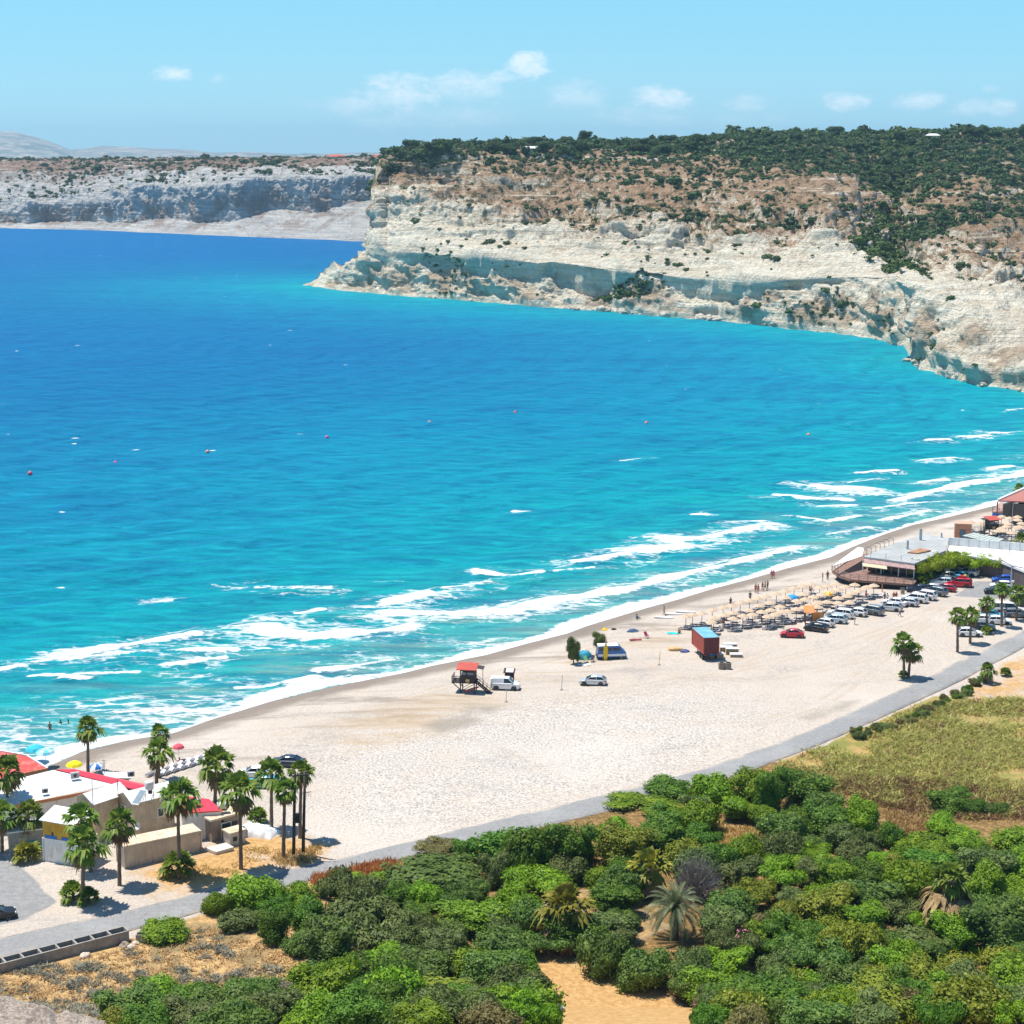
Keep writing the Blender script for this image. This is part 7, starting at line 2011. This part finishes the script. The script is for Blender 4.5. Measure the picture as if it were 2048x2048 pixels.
def bed_stack(px, py, nx, rz, label, n=5):
    r = empty('sunbed_stack', gat(px, py), rz); wood = plain('bleached_wood', (.58, .45, .30), .85, .2)
    for k in range(n):
        m = MB(); m.box((0, 0, .12 + k * .17), (nx, 1.2, .07)); 
        for x in np.linspace(-nx / 2 + .1, nx / 2 - .1, 5): m.box((x, 0, .05 + k * .17), (.08, 1.15, .08))
        m.build('sunbed', wood if k < n - 1 else bed_w, r)
    tag(r, label, 'sunbed stack', 'stacks of sunbeds beside the red trailer')
bed_stack(1452, 1303, 2.0, -.05, 'sunbed stack close against the red trailer door'); bed_stack(1464, 1308, 2.0, -.05, 'sunbed stack in front, right of the trailer shadow', 6); bed_stack(1460, 1297, 2.1, .1, 'sunbed stack behind, right of the trailer'); bed_stack(1434, 1316, 2.0, -.05, 'pale sunbed stack in the trailer shadow edge'); bed_stack(1472, 1313, 1.9, 0, 'low sunbed stack at the right end of the group', 3)
for x, lab in ((1443, 'left one of two wooden bins by the sunbed stacks'), (1456, 'right one of two wooden bins by the sunbed stacks')):
    r = empty('wooden_bin', gat(x, 1338)); m = MB()
    for k in range(10): a = k * .628; m.box((.42 * math.cos(a), .42 * math.sin(a), .5), (.1, .26, 1.0), a)
    m.build('slat_wall', plain('bin_wood', (.28, .22, .17), .9, .3), r); MB().lathe([(.38, 0), (.38, .9), (.3, .9), (.02, .2)], 12).build('liner', dark_v, r); MB().lathe([(.46, .98), (.46, 1.05), (.36, 1.05), (.36, .98)], 14).build('rim', conc, r); tag(r, lab, 'bin', 'wooden bins by the trailer')
def heaps():
    for px, py, c, s, lab, nm in ((1352, 1300, (.60, .40, .18), (1.3, .8, .55), 'straw coloured folded parasol heap left of the trailer', 'parasol_heap'), (1370, 1304, (.10, .12, .3), (.7, .6, .5), 'blue and dark bundle beside the trailer wheels', 'bundle'), (1748, 1172, (.80, .55, .18), (2.2, .9, .9), 'yellow tarpaulin covered mound at the deck corner', 'covered_mound'), (1266, 1263, (.05, .09, .18), (1.0, .6, .4), 'dark blue beach shelter lying low on the sand', 'beach_shelter'),
            (1210, 1260, (.85, .55, .05), (.55, .4, .4), 'yellow and pink beach bundle near the swash', 'beach_bundle'), (1228, 1259, (.03, .03, .03), (.5, .35, .3), 'black bag on the sand near the swash', 'bag')):
        bm = bmesh.new(); bmesh.ops.create_icosphere(bm, subdivisions=3, radius=1)
        P = np.array([v.co[:] for v in bm.verts]); n = fbm(P * 1.5 + px, 3) * .4
        for v, k in zip(bm.verts, n): v.co = Vector((v.co.x * s[0] * (1 + k), v.co.y * s[1] * (1 + k), max(-.1, v.co.z * s[2] * (1 + k))))
        me = bpy.data.meshes.new(nm); bm.to_mesh(me); bm.free()
        o = obj_of(nm, me, plain(nm + '_cloth', c, .8, .25, 2), None, gat(px, py)); tag(o, lab, nm.replace('_', ' '))
heaps()
def kiosk2():
    r = empty('changing_kiosk', gat(1622, 1252), -.12); om = plain('orange_board', (.60, .24, .06), .7, .15, 1.2)
    m = MB(); m.box((1.0, .3, 1.25), (1.7, .1, 2.1)); m.box((-.9, .9, 1.25), (.1, 1.7, 2.1)); m.build('panel', om, r)
    m = MB()
    for x, y in ((-1.0, 0), (.1, .2), (1.95, .25), (1.95, 1.8), (-1.0, 1.8)): m.box((x, y, 1.2), (.12, .12, 2.5))
    m.build('post', pole_m, r); MB().box((1.93, 1.0, 1.25), (.08, 1.6, 2.1)).build('side_panel', brown_w, r)
    MB().slab([Vector(v) for v in ((-1.25, -.35, 2.35), (.5, -.35, 2.35), (.5, 1.9, 3.0), (-1.25, 1.9, 3.0))], .08).build('roof', plain('orange_tiles', (.72, .25, .08), .8, .2, 2), r)
    MB().box((.4, .9, .03), (3.4, 2.6, .1)).build('base_slab', conc_w, r); tag(r, 'orange changing kiosk at the corner of the parasol rows', 'kiosk')
    for px, py, lab in ((1665, 1228, 'orange litter box between kiosk and parked cars'), (1805, 1188, 'grey litter box on the sand below the deck')):
        q = empty('litter_box', gat(px, py)); MB().box((0, 0, .6), (.65, .5, .9)).build('box', om if px < 1700 else conc, q, bevel=.03); MB().box((0, 0, 1.1), (.75, .6, .08)).build('lid', dark_steel, q)
        m = MB(); m.box((-.25, 0, .08), (.08, .3, .2)); m.box((.25, 0, .08), (.08, .3, .2)); m.build('feet', dark_steel, q); tag(q, lab, 'litter box')
kiosk2()
# shrubs, tent and chairs by the camper
for px, py, w_, h, lab in ((1147, 1327, 1.15, 4.0, 'taller dark tamarisk standing on the beach left of the tent'), (1202, 1304, 1.3, 2.9, 'shorter rounded tamarisk behind the camper van')):
    plant('tamarisk', 'tall', 'olive', gat(px, py), w_, h, lab, 'tree')
def tent():
    r = empty('dome_tent', gat(1168, 1317), .2); V = []; n = 14
    for j in range(7):
        b_ = j / 6 * math.pi / 2
        for k in range(n): a = 2 * math.pi * k / n; V.append((1.3 * math.cos(a) * math.cos(b_) ** .8, 1.0 * math.sin(a) * math.cos(b_) ** .8, 1.35 * math.sin(b_) - .05))
    fs = [(j * n + k, j * n + (k + 1) % n, (j + 1) * n + (k + 1) % n, (j + 1) * n + k) for j in range(6) for k in range(n)]
    MB().add(V, fs).build('canopy', plain('tent_blue', (.03, .36, .50), .6, .15), r); m = MB()
    for s in (-1, 1): m.tube([(1.3 * math.cos(a), s * .9 * math.cos(a), 1.4 * math.sin(a)) for a in np.linspace(0, math.pi, 14)], .03, 5)
    m.build('tent_pole', steel, r); MB().quad((-.35, -1.02, 0), (.35, -1.02, 0), (.25, -.72, .8), (-.25, -.72, .8)).build('door', dark_v, r); tag(r, 'blue dome tent between the two tamarisks', 'tent')
    def chair(px, py, col, rz, lab):
        q = empty('folding_chair', gat(px, py), rz); cm = plain('chair_cloth', col, .8, .15)
        MB().slab([Vector(v) for v in ((-.28, -.28, .42), (.28, -.28, .42), (.28, .25, .36), (-.28, .25, .36))], .04).build('seat', cm, q); MB().slab([Vector(v) for v in ((-.28, .22, .40), (.28, .22, .40), (.28, .55, .98), (-.28, .55, .98))], .05).build('backrest', cm, q)
        for x in (-.27, .27):
            for a, b_ in (((x, -.3, 0), (x, .25, .6)), ((x, .4, 0), (x, -.2, .6))): MB().bar(a, b_, .035).build('leg', steel, q)
        tag(q, lab, 'folding chair')
    chair(1172, 1325, (.25, .5, .2), .3, 'green folding chair before the blue tent'); chair(1184, 1324, (.05, .05, .06), -.4, 'black folding chair right of the green one'); chair(1294, 1276, (.45, .03, .12), .6, 'crimson folding chair next to a dark red blanket')
    for px, py, c, lab, rz in ((1271, 1280, (.22, .03, .04), 'dark red beach blanket beside the crimson chair', .1), (1346, 1267, (.02, .60, .55), 'turquoise towel spread left of the trailer', -.1), (1168, 1330, (.8, .78, .75), 'white mat before the green chair', 0)):
        a = gat(px, py, .06); o = MB(); nx = 10; V = [(x, y, .04 * math.sin(x * 5 + y * 4) + .02) for y in np.linspace(-.55, .55, 6) for x in np.linspace(-1, 1, nx)]
        o.add(V, [tuple(q) for q in grid_faces(6, nx)]); o = o.build('towel', plain('towel_cloth', c, .9, .15), None, False, a); o.rotation_euler = (0, 0, rz); tag(o, lab, 'towel')
    for px, py, lab in ((1328, 1236, 'white paddle board lying nearest the walking bather'), (1347, 1229, 'white paddle board right of the other one'), (1372, 1225, 'cream paddle board beside the first parasol')):
        V = []; n = 14
        for k in range(n):
            t = k / (n - 1); w_ = .45 * math.sin(math.pi * min(.96, t * .92 + .05)) ** .5; x = (t - .5) * 3.4; V += [(x, -w_, 0), (x, w_, 0), (x, w_, .16), (x, -w_, .16)]
        fs = [(4 * k + j, 4 * k + (j + 1) % 4, 4 * k + 4 + (j + 1) % 4, 4 * k + 4 + j) for k in range(n - 1) for j in range(4)] + [(3, 2, 1, 0), tuple(4 * n - 4 + j for j in range(4))]
        o = MB().add(V, fs).build('paddle_board', bed_w, None, False, gat(px, py, .05)); o.rotation_euler = (0, 0, -.2); tag(o, lab, 'paddle board')
    for px, py, h, lab in ((1012, 1404, 2.2, 'thin marker pole below the white van'), (1123, 1380, 2.3, 'thin leaning marker pole left of the silver hatchback'), (1318, 1330, 2.0, 'yellowish marker pole left of the red trailer'), (1566, 1258, 2.2, 'thin marker pole above the red coupe')):
        q = empty('marker_pole', gat(px, py)); MB().tube([(0, 0, -.1), (.12, 0, h)], .045, 6).build('pole', steel if px != 1318 else yellow_p, q); MB().lathe([(.25, 0), (.22, .12), (.06, .16)], 10).build('foot', conc, q); tag(q, lab, 'pole')
tent()
def parasol(px, py, r_, h, cols, label):
    q = empty('beach_umbrella', gat(px, py)); MB().tube([(0, 0, -.1), (0, 0, h)], .03, 6).build('pole', steel, q); n = 8
    for ci, c in enumerate(cols):
        m = MB()
        for k in range(n):
            if k % len(cols) != ci: continue
            a, b_ = 2 * math.pi * k / n, 2 * math.pi * (k + 1) / n; rows = [(r_, h - .55), (r_ * .8, h - .25), (r_ * .45, h - .05), (.02, h + .03)]
            for (r0, z0), (r1, z1) in zip(rows[:-1], rows[1:]): m.quad((r0 * math.cos(a), r0 * math.sin(a), z0), (r0 * math.cos(b_), r0 * math.sin(b_), z0), (r1 * math.cos(b_), r1 * math.sin(b_), z1), (r1 * math.cos(a), r1 * math.sin(a), z1))
        m.build('canopy', plain('umbrella_cloth', c, .8, .06), q)
    tag(q, label, 'beach umbrella')
parasol(150, 1557, 1.1, 2.3, [(.85, .70, .01)], 'yellow beach umbrella behind the rose red roof'); parasol(195, 1560, 1.0, 2.2, [(.03, .18, .60), (.8, .8, .8)], 'blue and white beach umbrella right of the lone palm')
parasol(1656, 1208, 1.0, 2.2, [(.80, .30, .06), (.85, .6, .12)], 'orange beach umbrella among the thatched parasols'); parasol(1584, 1212, 1.1, 2.0, [(.03, .30, .62)], 'blue beach umbrella among the thatched parasols'); parasol(358, 1520, .8, 2.2, [(.75, .10, .14)], 'small red beach umbrella by the left loungers')
parasol(72, 1527, 1.3, 2.6, [(.03, .45, .58)], 'turquoise beach umbrella right of the red roofed hall'); parasol(92, 1535, 1.3, 2.6, [(.15, .55, .65), (.5, .7, .75)], 'pale turquoise beach umbrella before the swash')
for i in range(15):
    t = i / 14; x = 300 + 118 * t + (i % 2) * 8; y = 1552 - 38 * t + (i % 2) * 5
    b_ = empty('sun_lounger', gat(x, y), math.radians(60)); tag(b_, 'white lounger in the line along the left beach', 'sun lounger', 'loungers along the left beach'); add_mesh('frame', BEDF, b_); add_mesh('legs', BEDL, b_); add_mesh('cushion', BEDC, b_)
def buoys():
    for px, py, c, lab in ((60, 948, (.75, .12, .16), 'red buoy farthest left on the open sea'), (231, 927, (.60, .04, .30), 'magenta buoy, second from the left'), (415, 905, (.65, .30, .25), 'pale red buoy, third from the left'), (859, 846, (.7, .25, .2), 'small pale buoy off the middle of the bay'), (1031, 826, (.75, .06, .05), 'red buoy right of the pale one'), (1293, 847, (.7, .2, .15), 'faint red buoy toward the right bay'), (1617, 871, (.7, .25, .1), 'orange buoy nearest the headland cove'), (654, 876, (.6, .1, .3), 'tiny pink buoy left of the mid bay')):
        r = empty('mooring_buoy', at(px, py, 0)); MB().lathe([(.02, -.5), (.5, -.25), (.62, .1), (.45, .5), (.15, .72)], 12).build('float', plain('buoy_paint', c, .4, .05), r, True); MB().tube([(0, 0, .7), (0, 0, 1.0)], .07, 6).build('ring', steel, r); tag(r, lab, 'buoy')
buoys()

# ------------------------------------------------------------------ people
def skin_mesh(name, verts, edges, radii, mat, levels=1):
    me = bpy.data.meshes.new(name); me.from_pydata(verts, edges, []); me.update()
    o = bpy.data.objects.new(name, me); COL.objects.link(o)
    s = o.modifiers.new('skin', 'SKIN'); s.use_smooth_shade = True
    for k, r_ in enumerate(radii):
        rr = r_ if hasattr(r_, '__len__') else (r_, r_); me.skin_vertices[0].data[k].radius = rr; me.skin_vertices[0].data[k].use_root = (k == 0)
    sb = o.modifiers.new('sub', 'SUBSURF'); sb.levels = levels; sb.render_levels = levels
    dg = bpy.context.evaluated_depsgraph_get(); dg.update()
    m2 = bpy.data.meshes.new_from_object(o.evaluated_get(dg)); bpy.data.objects.remove(o); m2.materials.clear(); m2.materials.append(mat); return m2
SKIN = plain('skin', (.46, .24, .16), .55, .1, 4)
SKIN2 = plain('tanned_skin', (.30, .15, .09), .55, .1, 4)
HAIR = plain('hair', (.03, .02, .015), .7, .3)
def pose(kind):
    """joints: pelvis chest neck head, shoulders, elbows, hands, hips, knees, ankles, toes"""
    J = {'pel': (0, 0, .92), 'che': (0, 0, 1.28), 'nec': (0, 0, 1.47), 'hea': (0, -.01, 1.60), 'top': (0, 0, 1.72), 'nos': (0, -.11, 1.60)}
    for s, n in ((-1, 'l'), (1, 'r')):
        J.update({'sh' + n: (s * .18, 0, 1.40), 'el' + n: (s * .25, .02, 1.12), 'wr' + n: (s * .27, -.06, .88), 'ha' + n: (s * .27, -.09, .78), 'hi' + n: (s * .10, 0, .88), 'kn' + n: (s * .11, -.02, .48), 'an' + n: (s * .11, .02, .08), 'to' + n: (s * .13, -.16, .03)})
    if kind == 'walk':
        J.update({'knl': (-.11, -.18, .50), 'anl': (-.11, -.28, .10), 'tol': (-.12, -.45, .05), 'knr': (.11, .05, .48), 'anr': (.11, .32, .14), 'tor': (.12, .18, .03), 'ell': (-.24, .14, 1.14), 'wrl': (-.24, .16, .90), 'hal': (-.24, .13, .81), 'elr': (.24, -.10, 1.14), 'wrr': (.24, -.26, .97), 'har': (.24, -.33, .92)})
    if kind == 'sit':
        for k in ('pel', 'che', 'nec', 'hea', 'top', 'nos', 'shl', 'shr', 'ell', 'elr', 'wrl', 'wrr', 'hal', 'har', 'hil', 'hir'): x, y, z = J[k]; J[k] = (x, y + .06, z - .78)
        for s, n in ((-1, 'l'), (1, 'r')): J.update({'kn' + n: (s * .13, -.40, .42), 'an' + n: (s * .12, -.62, .08), 'to' + n: (s * .12, -.78, .06), 'wr' + n: (s * .2, -.30, .42), 'ha' + n: (s * .18, -.38, .46), 'el' + n: (s * .25, -.08, .40)})
    return J
def body_mesh(kind, mat):
    J = pose(kind); names = list(J); idx = {n: i for i, n in enumerate(names)}
    names = ['pel'] + [n for n in names if n != 'pel']; idx = {n: i for i, n in enumerate(names)}
    E = [('pel', 'che'), ('che', 'nec'), ('nec', 'hea'), ('hea', 'top'), ('hea', 'nos')]
    for n in 'lr': E += [('che', 'sh' + n), ('sh' + n, 'el' + n), ('el' + n, 'wr' + n), ('wr' + n, 'ha' + n), ('pel', 'hi' + n), ('hi' + n, 'kn' + n), ('kn' + n, 'an' + n), ('an' + n, 'to' + n)]
    R_ = {'pel': (.15, .11), 'che': (.16, .11), 'nec': .06, 'hea': .10, 'top': .075, 'nos': .018, 'sh': .065, 'el': .045, 'wr': .034, 'ha': (.03, .045), 'hi': .095, 'kn': .062, 'an': .042, 'to': .032}
    return skin_mesh('body', [J[n] for n in names], [(idx[a], idx[b_]) for a, b_ in E], [R_.get(n, R_.get(n[:2])) for n in names], mat)
def cloth_mesh(kind, what, mat):
    J = pose(kind); L = Vector
    if what == 'shirt':
        v = [L(J['pel']) + L((0, 0, .04)), L(J['che']), L(J['nec']) - L((0, 0, .05))]; e = [(0, 1), (1, 2)]; r_ = [(.17, .13), (.18, .13), .09]
        for n in 'lr': k = len(v); v += [L(J['sh' + n]), L(J['sh' + n]).lerp(L(J['el' + n]), .6)]; e += [(1, k), (k, k + 1)]; r_ += [.085, .07]
    else:
        f = .75 if what == 'shorts' else (.98 if what == 'trousers' else .25)
        v = [L(J['pel']) + L((0, 0, .06)), L(J['pel'])]; e = [(0, 1)]; r_ = [(.16, .12), (.17, .125)]
        for n in 'lr':
            k = len(v); v += [L(J['hi' + n]), L(J['hi' + n]).lerp(L(J['kn' + n]), f)]; e += [(1, k), (k, k + 1)]; r_ += [.11, .09]
            if what == 'trousers': v += [L(J['an' + n]) + L((0, 0, .05))]; e += [(k + 1, k + 2)]; r_ += [.062]
    return skin_mesh(what, [tuple(q) for q in v], e, r_, mat)
def hair_mesh(kind):
    J = pose(kind); x, y, z = J['hea']; m = MB(); V = []
    for j in range(6):
        b_ = -.25 + j / 5 * (math.pi / 2 + .24)
        for k in range(12): a = 2 * math.pi * k / 12; V.append((x + .118 * math.cos(a) * math.cos(b_), y + .025 + .125 * math.sin(a) * math.cos(b_), z + .045 + .125 * math.sin(b_)))
    m.add(V, [(j * 12 + k, j * 12 + (k + 1) % 12, (j + 1) * 12 + (k + 1) % 12, (j + 1) * 12 + k) for j in range(5) for k in range(12)])
    return me_of(m, 'hair', HAIR, True)
CLOTH = {n: plain('cloth_' + n, c, .85, .15) for n, c in (('red', (.55, .05, .07)), ('pink', (.70, .20, .25)), ('navy', (.02, .03, .10)), ('black', (.02, .02, .02)), ('white', (.75, .75, .74)), ('blue', (.05, .15, .40)), ('orange', (.60, .18, .04)), ('grey', (.22, .22, .24)), ('magenta', (.50, .04, .25)))}
PB = {}
def person(px, py, kind, deg, top, bottom, colt, colb, label, tan=False, dz=0.0, group=None):
    for key, fn in ((('b', kind), lambda: body_mesh(kind, SKIN)), (('h', kind), lambda: hair_mesh(kind)), ((top, kind), lambda: cloth_mesh(kind, top, CLOTH['red'])), ((bottom, kind), lambda: cloth_mesh(kind, bottom, CLOTH['red']))):
        if key[0] and key not in PB: PB[key] = fn()
    p = gat(px, py) if dz == 0 else at(px, py, 0); p.z += dz
    r = empty('person', p, math.radians(deg)); tag(r, label, 'person', group)
    add_mesh('body', PB[('b', kind)], r, mat=SKIN2 if tan else SKIN); add_mesh('hair', PB[('h', kind)], r)
    if top: add_mesh('top', PB[(top, kind)], r, mat=CLOTH[colt])
    if bottom: add_mesh(bottom, PB[(bottom, kind)], r, mat=CLOTH[colb])
    return r
for a in [
 (1328, 1231, 'walk', 70, None, 'shorts', '', 'black', 'person in black shorts walking along the shore beside the paddle boards'),
 (1274, 1238, 'sit', 120, 'shirt', 'shorts', 'blue', 'grey', 'person in a blue top sitting alone above the swash'),
 (1543, 1157, 'stand', 160, 'shirt', 'shorts', 'red', 'pink', 'person in red at the edge of the swash, left of a pair'),
 (1547, 1157, 'walk', 160, 'shirt', 'shorts', 'pink', 'red', 'person in pink at the edge of the swash, right of a pair'),
 (1511, 1186, 'stand', 30, 'shirt', 'shorts', 'pink', 'red', 'person in pink above the parasol rows near the water', True), (1516, 1187, 'stand', -30, None, 'shorts', '', 'red', 'bare backed person in red shorts next to the one in pink', True),
 (1525, 1182, 'stand', 10, None, 'shorts', '', 'orange', 'tanned person in orange shorts behind the parasols', True), (1530, 1181, 'walk', 100, None, 'shorts', '', 'black', 'tanned person in black shorts behind the parasols', True), (1535, 1179, 'stand', -60, None, 'shorts', '', 'navy', 'tanned person in navy shorts at the right of the group', True),
 (1461, 1214, 'stand', 20, 'shirt', 'trousers', 'black', 'black', 'person dressed in black standing under a parasol'), (1500, 1202, 'stand', 0, 'shirt', 'trousers', 'navy', 'navy', 'person in dark clothes among the seaward parasols'),
 (1446, 1246, 'sit', -60, 'shirt', 'shorts', 'black', 'black', 'person in black sitting on the sand before the front parasols'), (1524, 1248, 'stand', -90, 'shirt', 'shorts', 'black', 'magenta', 'person in a dark top by the bed at the front parasol row', True), (1541, 1248, 'stand', 90, 'shirt', 'trousers', 'magenta', 'blue', 'person in magenta by the bed at the front parasol row'),
 (1769, 1205, 'walk', 0, 'shirt', 'shorts', 'navy', 'navy', 'person in navy walking to the cars, left of the first pair'), (1774, 1206, 'walk', 0, 'shirt', 'shorts', 'white', 'navy', 'person in white and navy walking to the cars, right of the first pair'),
 (1787, 1203, 'walk', 0, 'shirt', 'shorts', 'orange', 'grey', 'person in a brownish top walking to the cars, left of the second pair', True), (1792, 1203, 'walk', 0, 'shirt', 'shorts', 'red', 'navy', 'person in a red top walking to the cars, right of the second pair'),
 (1709, 1249, 'stand', 60, 'shirt', 'trousers', 'white', 'white', 'person in white standing behind the white hatchback in the row', ), (1799, 1233, 'walk', 60, 'shirt', 'trousers', 'white', 'grey', 'person in a white shirt beside the silver estate car'),
 (1645, 1164, 'stand', 90, 'shirt', 'shorts', 'red', 'white', 'person in red near the left tip of the deck'), (1655, 1160, 'stand', 0, 'shirt', 'trousers', 'black', 'black', 'person in black near the left tip of the deck'),
 (1620, 1182, 'sit', 100, None, 'shorts', '', 'red', 'tanned person sitting among the rear parasols', True), (1732, 1192, 'sit', 80, 'shirt', 'shorts', 'red', 'red', 'person in red sitting under the parasols by the deck'), (1764, 1184, 'stand', 90, None, 'shorts', '', 'orange', 'tanned person standing right of the last parasol by the deck', True),
 (1358, 1267, 'sit', 160, None, 'shorts', '', 'black', 'person sitting by the turquoise towel'), (360, 1530, 'sit', 40, 'shirt', 'shorts', 'red', 'white', 'person in red under the small red umbrella'),
]: person(*a)
person(100, 1459, 'stand', 20, None, 'shorts', '', 'red', 'bather standing thigh deep in the shallows, nearest the beach hall', True, -.6); person(121, 1447, 'stand', 200, None, 'shorts', '', 'black', 'bather waist deep behind, left of two heads', True, -1.15); person(137, 1447, 'stand', 120, None, 'shorts', '', 'black', 'bather waist deep behind, right of two heads', True, -1.15)
# ------------------------------------------------------------------ houses far off on the plateaus
def far_house(px, py, Y, w_, d_, h, roofm, wallm, label, drop=6):
    p = at_depth(px, py, Y); r = empty('plateau_house', p, rnd.uniform(-.2, .2))
    wl = MB().box((0, 0, h / 2 - drop / 2), (w_, d_, h + drop)).build('wall', wallm, r)
    e = .6; m = MB(); a = [(-w_ / 2 - e, -d_ / 2 - e, h), (w_ / 2 + e, -d_ / 2 - e, h), (w_ / 2 + e, d_ / 2 + e, h), (-w_ / 2 - e, d_ / 2 + e, h), (-w_ / 2 + d_ / 3, 0, h + d_ * .22), (w_ / 2 - d_ / 3, 0, h + d_ * .22)]
    m.add(a, [(0, 1, 5, 4), (1, 2, 5), (2, 3, 4, 5), (3, 0, 4), (3, 2, 1, 0)]); m.build('roof', roofm, r)
    for k in range(4):
        MB().box((-w_ * .375 + k * w_ * .25, -d_ / 2 - .03, h * .55), (1.4, .1, 1.5)).build('window', dark_g, r)
    tag(r, label, 'house')
tile = plain('far_roof_tiles', (.50, .11, .07), .8, .15, .3)
far_house(672, 320, 2150, 22, 10, 4, tile, white_p, 'long red roofed house far off on the distant cliff top'); far_house(760, 320, 2080, 15, 9, 4, tile, white_p, 'small red roofed house on the distant cliff top beside the headland edge')
far_house(1062, 305, 1160, 12, 6, 2.6, white_p, white_p, 'low white building among the trees on the headland top', 4); far_house(1865, 279, 1235, 9, 6, 2.6, white_p, white_p, 'small white building on the wooded ridge at the right', 5)
car('hatch', 'grey', 1082, 2060, 25, 'grey car half hidden at the bottom edge beside the olive tree trunk')
